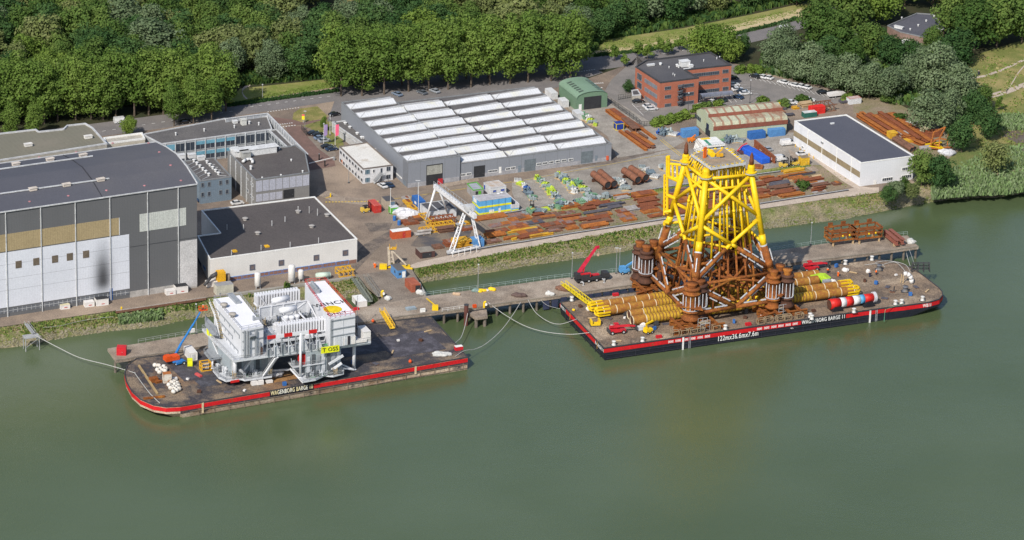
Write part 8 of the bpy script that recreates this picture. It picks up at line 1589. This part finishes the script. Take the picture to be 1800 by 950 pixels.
# ---- people
def person(label,P,ang,top,legs,arms=.3,lean=0):
 me=bpy.data.meshes.new('person');vs=[(0,0,.95),(0,0,1.2),(0,0,1.45),(0,0,1.56),(0,.01,1.68),(.02,0,1.78),(0,.1,.9),(.04,.12,.5),(0,.12,.08),(.14,.12,.03),(0,-.1,.9),(-.04,-.12,.5),(0,-.12,.08),(.14,-.12,.03),(0,.21,1.42),(.05,.27,1.14),(arms,.25,.98),(arms+.08,.24,.95),(0,-.21,1.42),(.05,-.27,1.14),(arms*.4,-.27,.92),(arms*.4+.06,-.26,.86)]
 es=[(0,1),(1,2),(2,3),(3,4),(4,5),(0,6),(6,7),(7,8),(8,9),(0,10),(10,11),(11,12),(12,13),(2,14),(14,15),(15,16),(16,17),(2,18),(18,19),(19,20),(20,21)]
 rs=[.16,.15,.17,.065,.105,.09,.1,.075,.055,.05,.1,.075,.055,.05,.075,.05,.04,.035,.075,.05,.04,.035]
 me.from_pydata(vs,es,[]);o=bpy.data.objects.new('person',me);COL.objects.link(o);m=o.modifiers.new('s','SKIN');sk_=me.skin_vertices[0].data if me.skin_vertices else None
 if sk_ is None:
  import bmesh as bm_;B=bm_.new();B.from_mesh(me);ly=B.verts.layers.skin.verify();B.verts.ensure_lookup_table();B.verts[0][ly].use_root=True
  for v,r in zip(B.verts,rs):v[ly].radius=(r,r)
  B.to_mesh(me);B.free()
 sb=o.modifiers.new('u','SUBSURF');sb.levels=sb.render_levels=1;bpy.context.view_layer.update()
 m2=bpy.data.meshes.new_from_object(o.evaluated_get(bpy.context.evaluated_depsgraph_get()));bpy.data.objects.remove(o);o=bpy.data.objects.new('person',m2);COL.objects.link(o);m2.materials.clear()
 for c_ in(top,legs,mat('skin',(.45,.26,.18)),mat('helmet_white',(.75,.75,.72))):m2.materials.append(c_)
 for p in m2.polygons:z=p.center.z;p.material_index=3 if z>1.74 else 2 if z>1.56 else 1 if z<.92 else 0
 m2.polygons.foreach_set('use_smooth',[True]*len(m2.polygons));o.location=P;o.rotation_euler=(0,0,ang);tag(o,label,'person');return o
HV=mat('hi_vis_orange',(.85,.16,.02));DKC=mat('work_trousers',(.03,.035,.06));HVY=mat('hi_vis_yellow',(.65,.75,.04))
person('person in orange work clothes standing in the yard near the pier head',G(659,471),-1.2,HV,HV);person('person in orange standing on the black barge near the lime machine',G(1473,486,BD),.6,HV,HV);person('person in dark clothes working on the bow deck',G(1529,487,BD),2,DKC,DKC);person('person in orange beside the dark-clothed worker on the bow deck',G(1540,483,BD),3.4,HV,DKC);person('person in orange in the basket of the blue boom lift',BASK,.5,HV,DKC);person('person in orange vest between the red telehandler and the piles',G(1455,480,BD),1.4,HV,DKC);person('person in yellow vest near the right jacket foot',G(1337,563,BD),1,HVY,DKC)
person('person on foot with a dark jacket on the path at far right',G(1720,132),1,DKC,DKC)
# ================================================================ TREES AND PLANTS
def leafm(key,c,c2,rnd=.22):
 m=mat(key,c,c2,.35,.8,spec=.06,mix=(.38,.62),fine=.14,rnd=rnd)
 t=m.node_tree;N=t.nodes;L=t.links;pb=N['Principled BSDF'];tr=N.new('ShaderNodeBsdfTranslucent');mx=N.new('ShaderNodeMixShader');mx.inputs[0].default_value=.3
 L.new(pb.inputs['Base Color'].links[0].from_socket,tr.inputs['Color']);L.new(pb.outputs[0],mx.inputs[1]);L.new(tr.outputs[0],mx.inputs[2]);L.new(mx.outputs[0],N['Material Output'].inputs['Surface']);return m
LF={'row':leafm('leaf_poplar',(0.111,0.186,0.034),(0.157,0.230,0.055),.14),'wood':leafm('leaf_wood',(0.070,0.135,0.031),(0.119,0.183,0.047),.28),'dark':leafm('leaf_dark',(0.043,0.100,0.034),(0.075,0.139,0.044),.25),'willow':leafm('leaf_willow',(0.136,0.194,0.094),(0.182,0.236,0.131),.12),'bright':leafm('leaf_bright',(0.130,0.206,0.037),(0.176,0.253,0.052),.12),'olive':leafm('leaf_olive',(0.148,0.188,0.059),(0.193,0.224,0.091),.16)}
BARK=mat('bark',(.13,.10,.075),(.08,.065,.05),1.5,.9)
def crown_mesh(key,H,Wd,z0,n_cl,n_leaf,ls,seed,shape='oval'):
 rnd=random.Random(seed);vs=[];fs=[];cz=(z0+H)/2;rz=(H-z0)/2;cl=[]
 for k in range(n_cl):
  th=rnd.uniform(0,2*pi);u=rnd.uniform(-1,1);rr=rnd.uniform(.45,.92)if k%4 else rnd.uniform(.1,.5);s=math.sqrt(1-u*u)
  w_=Wd/2*(1-.18*u if shape=='oval' else 1-.38*u if shape=='cone' else 1)
  cl.append((V((cos(th)*s*rr*w_,sin(th)*s*rr*w_,cz+u*rr*rz)),rnd.uniform(.16,.27)*Wd))
 for c,r in cl:
  for j in range(n_leaf):
   d=V((rnd.gauss(0,1),rnd.gauss(0,1),rnd.gauss(0,1)+.35)).normalized();p=c+V((d.x*r,d.y*r,d.z*r*.8))*rnd.uniform(.72,1.08)
   nn=(d+V((rnd.uniform(-.6,.6),rnd.uniform(-.6,.6),rnd.uniform(-.3,.6)))).normalized();a=nn.orthogonal().normalized();a.rotate(Matrix.Rotation(rnd.uniform(0,6.28),3,nn));b_=nn.cross(a);s=ls*rnd.uniform(.6,1.25);o=len(vs)
   vs+=[p-a*s-b_*s*.5,p+a*s*.3-b_*s*.8,p+a*s+b_*s*.3,p-a*s*.2+b_*s*.9];fs.append((o,o+1,o+2,o+3))
 me=bpy.data.meshes.new('crown');me.from_pydata([tuple(v)for v in vs],[],fs);me.materials.append(LF[key]);me.update();return me
def trunk_mesh(H,z0,r,seed):
 rnd=random.Random(seed);b=MB();b.tube((0,0,0),(.1,0,z0+(H-z0)*.35),r,7,r*.65);b.tube((.1,0,z0+(H-z0)*.35),(0,.1,H*.85),r*.65,6,r*.2)
 for k in range(6):a=k*1.05;zz=z0+(H-z0)*(.05+.1*k);b.tube((0,0,zz),(cos(a)*H*.16,sin(a)*H*.16,zz+H*.16),r*.35,5,r*.12)
 me=bpy.data.meshes.new('trunk');me.from_pydata([tuple(v)for v in b.v],[],b.f);me.materials.append(BARK);return me
SPEC={'row':(25,12,2.6,74,92,.40,'oval',.38),'wood':(17,12.5,1.2,52,92,.42,'oval',.3),'dark':(16,12.5,1.0,50,92,.40,'round',.3),'willow':(14,10.6,.8,54,96,.30,'cone',.35),'bright':(14,13,1.5,54,90,.38,'round',.3),'olive':(16,12.5,1.0,46,76,.46,'oval',.3)}
VAR={k:[(crown_mesh(k,*s[:6],31*i+len(k),s[6]),trunk_mesh(s[0],s[2],s[7],i))for i in range(4 if k in('row','wood')else 3)]for k,s in SPEC.items()}
VAR['small']=[(crown_mesh('row',6.5,4.2,1.6,20,55,.27,5),trunk_mesh(6.5,1.6,.1,3)),(crown_mesh('row',6,4.6,1.6,20,55,.27,9),trunk_mesh(6,1.6,.1,4))];SPEC['small']=(6.5,)
VAR['shrub']=[(crown_mesh('bright',2.6,4.4,-.2,16,55,.24,15,'round'),trunk_mesh(2,.3,.06,5)),(crown_mesh('wood',2.6,4.2,-.2,16,55,.24,17,'round'),trunk_mesh(2,.3,.06,6))];SPEC['shrub']=(2.6,)
trs=random.Random(99);ntree=[0]
def tree(kind,x,y,H,W_=1.0,label=None,name=None,group=None,P=None,v=None):
 P=P or G(x,y,LZ);vv=VAR[kind];cm,tm=vv[v if v is not None else trs.randrange(len(vv))];s=H/SPEC[kind][0]
 t=thing(name or{'row':'roadside_tree','willow':'willow_tree','small':'street_tree','shrub':'shrub'}.get(kind,'broadleaf_tree'),label,'tree' if kind!='shrub' else 'shrub',P,trs.uniform(0,6.28),group);t.scale=(s*W_,s*W_,s);ntree[0]+=1
 for nm,me in(('crown',cm),('trunk',tm)):o=bpy.data.objects.new(nm,me);COL.objects.link(o);o.parent=t
 return t
ORD='first second third fourth fifth sixth seventh eighth ninth tenth eleventh twelfth thirteenth fourteenth fifteenth sixteenth seventeenth'.split()
for i in range(17):x=-30+i*26.5;tree('row',x+trs.uniform(-5,5),222-.07*x+trs.uniform(-2,2),trs.uniform(22,26),1.05,f'{ORD[i]} tall tree from the left in the left roadside row',None,'tall trees in the left roadside row')
for i in range(15):x=-20+i*28;tree('row',x+trs.uniform(-6,6),206-.07*x+trs.uniform(-3,3),trs.uniform(20,24),1.05,'tall green tree in the second line of the left roadside row',None,'tall trees in the left roadside row, second line')
for x,y,h in((306,222,17),(340,218,18),(372,214,18),(20,246,14),(60,243,13)):tree('row',x,y,h,1.0,{306:'tree overhanging the road left, behind the office wing',340:'tree overhanging the road behind the middle of the office wing',372:'tree overhanging the road near the roof screen',20:'leftmost tree rising directly behind the olive roof',60:'second tree from the left directly behind the olive roof'}[x])
tree('bright',226,240,8,.8,'small light green tree between olive roof and office wing')
for i in range(12):x=604+i*36.5;tree('row',x+trs.uniform(-5,5),171-.078*(x-604)+trs.uniform(-1.5,1.5),trs.uniform(24.5,27.5),1.0,f'{ORD[i]} tall bare-trunked tree from the left in the row behind the skylight warehouse',None,'tall trees in the middle roadside row')
for i in range(12):x=590+i*38;tree('row',x+trs.uniform(-5,5),157-.078*(x-604)+trs.uniform(-2,2),trs.uniform(23,26),1.05,'tall tree in the rear line of the middle roadside row',None,'tall trees in the middle roadside row, rear line')
def bound(x):return inl([(-100,190),(390,152),(425,148),(590,134),(620,138),(1040,92),(1060,68),(1200,44),(1330,18),(1420,-4),(1500,-20)],x)
pl_=[];
for _ in range(9000):
 x=trs.uniform(-70,1440);yb=bound(x);y=trs.uniform(-14,yb)
 P=G(x,y)
 if all((P.x-q.x)**2+(P.y-q.y)**2>9.3**2 for q in pl_):pl_.append(P)
print('wood',len(pl_))
LB_={'wood':'mid green broadleaf tree in the closed wood beyond the road','dark':'dark green tree in the closed wood beyond the road','olive':'olive green tree in the closed wood beyond the road','bright':'light yellow-green tree standing out in the wood','willow':'grey-green tree standing out in the wood'}
pl_.sort(key=lambda p:p.y)
for P in pl_[:215]:
 px,py=PXL(P);edge=bound(px)-py<14;r_=trs.random();nz=NZ.noise(V((P.x*.02,P.y*.03,3)))
 k='dark' if(r_<.3 or(edge and px>430 and r_<.75))else 'wood' if r_<.66 else 'olive' if r_<.90 else 'bright' if r_<.95 else 'willow'
 if 540<px<640 and py<62:continue
 tree(k,0,0,trs.uniform(13,18)*(.82 if edge else 1)*(1.15 if nz>.2 else 1),trs.uniform(.9,1.12),LB_[k],None,{'wood':'mid green trees of the wood','dark':'dark green trees of the wood','olive':'olive green trees of the wood','bright':'light green trees of the wood','willow':'grey-green trees of the wood'}[k],P)
sheet('wood_clearing',[(570,30),(600,2),(640,-8),(650,6),(610,22),(590,40)],DRYG,z1)
tree('willow',270,118,19,1.5,'broad olive grey crown rising above the left part of the wood');tree('olive',905,72,19,1.4,'broad grey-olive crown rising above the wood behind the middle row')
for k,x,y,h,w_,lb in(('willow',1362,122,15,1.0,'grey-green willow at the left end of the willow belt'),('willow',1392,140,13,1.1,'second grey-green willow behind the far car park row'),('willow',1424,148,16.5,1.0,'third grey-green willow behind the three white cars'),('willow',1457,158,14,1.1,'fourth willow above the black cars'),('willow',1490,165,16,1.0,'fifth willow left of the rusted pale container'),('willow',1527,172,14,1.1,'sixth willow above the rusted pale container'),('willow',1562,178,16,1.0,'seventh willow at the right end of the belt'),('willow',1612,160,17,1.0,'tall willow left of the biggest willow'),('willow',1648,170,21,1.05,'biggest tallest willow right of centre of the right-hand trees'),('willow',1684,190,17,1.05,'willow leaning to the meadow, right of the biggest willow'),('willow',1632,232,16,1.15,'lower front willow above the cream boxes'),('willow',1664,226,15,1.0,'lower front willow on the right above the scrap structure'),('willow',1378,96,13,1.0,'small willow beside the top right road'),
 ('wood',1436,84,19,1.1,'big green tree right of the white van on the road'),('wood',1470,98,18,1.0,'green tree above the willow belt, left'),('wood',1490,58,20,1.1,'big green tree left of the woodland pavilion'),('bright',1540,44,19,1.1,'light green tree behind the woodland pavilion'),('wood',1528,102,15,1.0,'green tree just left of the pale lean-to'),('dark',1562,122,14,1.0,'dark tree under the pale lean-to'),('wood',1500,126,14,1.0,'green tree in the middle behind the willow belt'),('dark',1596,118,12,1.0,'dark tree right of the pale lean-to'),('wood',1640,96,12,1.0,'green tree below the pavilion roof corner'),('dark',1682,116,15,1.15,'dark round tree at the meadow edge'),('wood',1676,72,20,1.1,'big green tree right of the pavilion'),('wood',1712,88,22,1.15,'big green tree above the meadow with visible trunk'),('wood',1752,84,22,1.1,'big green tree near the top right corner'),('wood',1796,76,21,1.1,'big green tree at the right frame edge'),('olive',1640,20,20,1.1,'tree behind the pavilion, right'),('wood',1590,10,20,1.1,'tree behind the pavilion, left'),('dark',1690,22,20,1.1,'dark tree high in the top right wood'),('wood',1740,26,20,1.1,'green tree high in the top right wood'),('wood',1790,20,20,1.1,'green tree in the top right corner of the wood'),('dark',1400,10,16,1.0,'dark tree above the end of the grass field'),('wood',1440,16,18,1.1,'green tree above the road at top right'),('dark',1458,116,13,1.0,'dark tree peeping over the willow belt'),
 ('bright',1232,104,13,1.0,'bright green tree, left one behind the brick office'),('bright',1258,106,16,1.0,'bright yellow-green tree behind the right end of the brick office'),('bright',1284,112,11,.9,'smaller bright tree right behind the brick office corner'),('dark',1307,98,9,.85,'small dark round tree by the road right of the brick office'),
 ('dark',1712,218,13,1.0,'dark tree right of the willows'),('dark',1690,268,14,1.0,'round dark green tree at the end of the beam field'),('dark',1734,246,13,1.0,'dark green bushy tree left of the mud creek'),('olive',1748,304,12,1.05,'olive bushy tree standing in the reeds'),('wood',1728,196,11,.9,'young green tree behind the reed bed'),('wood',1620,326,13,1.0,'green tree at the right corner of the white warehouse'),('dark',1652,332,13,1.0,'green tree second right of the white warehouse'),('willow',1574,350,8,.9,'grey-green bush tree in front of the white warehouse'),('dark',1560,357,6.5,1.1,'dark low bush on the bank in front of the white warehouse'),('wood',1588,344,7,.8,'slim green bush right of the grey bush tree'),('olive',1604,350,6,1.1,'olive bush on the bank at the warehouse corner'),('bright',1574,170,6,1.1,'round bright bush at the waste ground edge')):tree(k,x,y,h,w_,lb)
for i,(x,y)in enumerate(((1080,108),(1097,118),(1120,101),(1138,106),(1160,95),(1174,98),(1197,90))):tree('small',x,y,6.5 if i!=1 else 5.5,1,('leftmost young street tree along the road behind the brick office','young street tree nearest the white flagpole','third young street tree from the left along the road','fourth young street tree from the left along the road','fifth young street tree from the left along the road','sixth young street tree from the left along the road','rightmost young street tree behind the brick office roof')[i])
tree('small',569,232,6,.7,'slim dark conifer-like tree on the lawn by the parked cars');tree('dark',1104,163,5,1.0,'dark round bush left of the brick office kiosk');tree('small',1756,196,6,.8,'young tree beside the footpath in the meadow')
tree('shrub',505,509.5,2.6,.5,'weed bush on the quay edge behind the white module',v=1);tree('small',501,512,3.4,.45,'thin green shrub rising at the quay edge left of the tallest tank')
for x,y,v_,lb in((1154,222,0,'left block of the bright hedge before the green shed'),(1168,218,0,'second block of the bright hedge before the green shed'),(1181,215,0,'third block of the bright hedge before the green shed'),(1194,211,0,'fourth block of the bright hedge before the green shed'),(1206,208,0,'right block of the bright hedge before the green shed'),(1226,197,0,'low bush at the green shed back left corner'),(1262,190,0,'low bush behind the green shed ridge'),(1240,193,1,'small bush behind the green shed'),(1377,188,1,'shrub behind the yellow lifting gantry'),(1340,182,0,'shrub at the car park corner behind the green shed'),(1300,128,0,'left bright shrub right of the brick office'),(1318,126,0,'middle bright shrub right of the brick office'),(1334,129,0,'right bright shrub right of the brick office'),(1488,178,0,'bright shrub above the pale rusted container'),(1410,180,1,'shrub between car park and timber stack'),(1560,182,1,'shrub at the foot of the willows'),(1582,213,1,'green weeds strip beside the long beams'),(1410,332,1,'small weed bush among the right steel stacks')):tree('shrub',x,y,3.0,1.15,lb,v=v_)
print('trees',ntree[0])
# ---- ground cover nobody could count
def tufts(name,n,where,hgt,wid,cols,seed,lean=.5,flat=False):
 rnd=random.Random(seed);vs=[];fs=[];mi=[]
 for _ in range(n):
  P,sc=where(rnd)
  if P is None:continue
  k=rnd.randrange(len(cols))
  for j in range(3):
   a=rnd.uniform(0,6.28);h=hgt*sc*rnd.uniform(.5,1.25);w_=wid*sc*rnd.uniform(.6,1.3);d=V((cos(a),sin(a),0));q=P+V((rnd.uniform(-.5,.5),rnd.uniform(-.5,.5),-.1))*wid;t_=V((rnd.uniform(-lean,lean),rnd.uniform(-lean,lean),1))*h;o=len(vs)
   vs+=[q-d*w_,q+d*w_,q+d*w_*.6+t_,q-d*w_*.4+t_*.9];fs.append((o,o+1,o+2,o+3));mi.append(k)
 me=bpy.data.meshes.new(name);me.from_pydata([tuple(v)for v in vs],[],fs)
 for c in cols:me.materials.append(c)
 me.polygons.foreach_set('material_index',mi);o=bpy.data.objects.new(name,me);COL.objects.link(o);return tag(o,kind='stuff')
bpy.context.view_layer.update()
from mathutils.bvhtree import BVHTree
gr=bpy.data.objects['ground'];bvh=BVHTree.FromPolygons([v.co for v in gr.data.vertices],[p.vertices for p in gr.data.polygons])
def onbank(t0,t1,x0,x1,gaps=(),nz=None):
 def f(rnd):
  x=rnd.uniform(x0,x1)
  if any(a<x<c for a,c in gaps):return None,0
  t=rnd.uniform(t0,t1);c,q=G(x,inl(CREST,x),LZ),G(x,inl(WLINE,x),0);p=c.lerp(q,t)
  if nz and NZ.noise(V((p.x*.05,p.y*.05,nz)))<rnd.uniform(-.25,.1):return None,0
  h=bvh.ray_cast(V((p.x,p.y,30)),V((0,0,-1)))[0]
  return(h,rnd.uniform(.6,1.2))if h else(None,0)
 return f
GC=[mat('blade_green',(.12,.18,.035),(.16,.22,.05),.3,.8),mat('blade_light',(.17,.22,.05),(.13,.18,.035),.3,.8),mat('blade_dry',(.30,.26,.12),(.22,.2,.08),.3,.85)]
tufts('bank_grass',9000,onbank(-.02,.72,-40,1700,((630,735),),2.0),.45,.32,GC+[GC[2]],1)
tufts('bank_grass_low',3200,onbank(.0,.5,-40,1150,((630,735),),7.0),.6,.34,[GC[0],GC[1],mat('blade_deep',(.07,.13,.025))],2)
RDM=[mat('reed_green',(.13,.21,.07),(.17,.25,.10),.3,.8),mat('reed_pale',(.20,.27,.13),None,.3,.8)]
tufts('reeds',12000,lambda r:(lambda x:(G(x,r.uniform(inl([(1640,326),(1700,292),(1740,268),(1800,262),(1900,240)],x),inl(WLINE,x)-3),r.uniform(1.2,3.2)),r.uniform(.7,1.2)))(r.uniform(1640,1880)),1.9,.42,RDM,3)
tufts('reed_patch',900,onbank(.35,.75,210,285),1.4,.4,RDM,4)
tufts('marsh_grass',1800,lambda r:(G(r.uniform(1755,1850),r.uniform(205,230),LZ),r.uniform(.6,1.1)),1.6,.42,RDM,5)
tufts('meadow_weeds',2600,lambda r:(lambda x,y:(G(x,y,LZ+.03),r.uniform(.5,1))if NZ.noise(V((x*.03,y*.06,1)))>-.05 else(None,0))(r.uniform(1690,1860),r.uniform(100,260)),.6,.5,GC,6)
tufts('yard_weeds',1100,lambda r:(lambda x:(G(x,r.uniform(inl([(850,385),(1165,333),(1500,292)],x),inl([(850,438),(1165,387),(1500,333)],x)),LZ+.05),r.uniform(.3,.8)))(r.uniform(850,1490)),.35,.4,GC,7)
tufts('rail_grass',1500,lambda r:(lambda x:(G(x,inl([(905,379),(1165,335),(1420,293)],x)+r.uniform(-3,1),LZ+.05),r.uniform(.4,.9)))(r.uniform(905,1425)),.4,.4,GC[:2],8)
tufts('wood_undergrowth',7000,lambda r:(lambda x:(G(x,bound(x)+r.uniform(-14,3)if x>415 else bound(x)+r.uniform(-10,20),LZ),r.uniform(.7,1.4)))(r.uniform(-60,1420)),1.8,.8,[LF['dark'],LF['wood']],9)
tufts('hillside_undergrowth',6000,lambda r:(lambda x:(G(x,r.uniform(inl([(1340,100),(1560,60),(1680,80)],x),inl([(1340,128),(1480,160),(1560,174),(1700,235)],x)),LZ),r.uniform(.7,1.4)))(r.uniform(1340,1700)),1.8,.8,[LF['dark'],LF['wood'],LF['willow']],10)
tufts('grass_blades',3500,lambda r:(lambda x:(G(x,r.uniform(inl([(395,184),(590,142),(1045,80),(1200,54),(1330,30)],x),inl([(395,186),(590,154),(1045,96),(1200,74),(1330,42)],x)),LZ),r.uniform(.4,.9)))(r.choice((r.uniform(400,595),r.uniform(1045,1400)))),.35,.5,GC[:2],11)
tufts('verge_hedge',2200,lambda r:(lambda x:(G(x,inl([(400,187),(590,161),(1045,99),(1140,90),(1290,62),(1400,34)],x)+r.uniform(-2,1.5),LZ),r.uniform(.6,1)))(r.choice((r.uniform(400,595),r.uniform(1045,1400)))),1.0,.6,[LF['dark']],12)
rs_=random.Random(5);b=MB()
fb=onbank(.62,1.03,-60,1760,((640,735),))
for _ in range(3600):
 P,sc=fb(rs_)
 if P is None:continue
 r=rs_.uniform(.2,.55);o=len(b.v);b.lathe_e(P,r,r*.8,r*.55,5,3)
 for i in range(o,len(b.v)):b.v[i]+=V((rs_.uniform(-.1,.1),rs_.uniform(-.1,.1),rs_.uniform(-.08,.08)))
tag(b.build('bank_stones',mat('stones',(.26,.23,.17),(.16,.15,.09),.4,.9,rnd=0)),kind='stuff')
def far_wood():
 rnd=random.Random(77);vs=[];fs=[];mi=[]
 def clump(P,r,H,k):
  for j in range(34):
   d=V((rnd.gauss(0,1),rnd.gauss(0,1),abs(rnd.gauss(0,1))+.1)).normalized();p=P+V((d.x*r,d.y*r,H*.35+d.z*H*.65));a=d.orthogonal().normalized();a.rotate(Matrix.Rotation(rnd.uniform(0,6.28),3,d));b_=d.cross(a);s=rnd.uniform(.9,1.7);o=len(vs)
   vs.extend([p-a*s-b_*s*.5,p+a*s*.3-b_*s*.8,p+a*s+b_*s*.3,p-a*s*.2+b_*s*.9]);fs.append((o,o+1,o+2,o+3));mi.append(k)
 for _ in range(1500):
  if rnd.random()<.75:x,y=rnd.uniform(-500,2400),rnd.uniform(-230,-16)
  else:x,y=rnd.choice((rnd.uniform(-500,-90),rnd.uniform(1960,2500))),rnd.uniform(-16,190 if rnd.random()<.6 else 60)
  clump(G(x,y,LZ),rnd.uniform(4,6.5),rnd.uniform(12,18),rnd.randrange(3))
 me=bpy.data.meshes.new('distant_wood');me.from_pydata([tuple(v)for v in vs],[],fs)
 for k in('wood','dark','olive'):me.materials.append(LF[k])
 me.polygons.foreach_set('material_index',mi);o=bpy.data.objects.new('distant_wood',me);COL.objects.link(o);tag(o,kind='stuff')
far_wood()
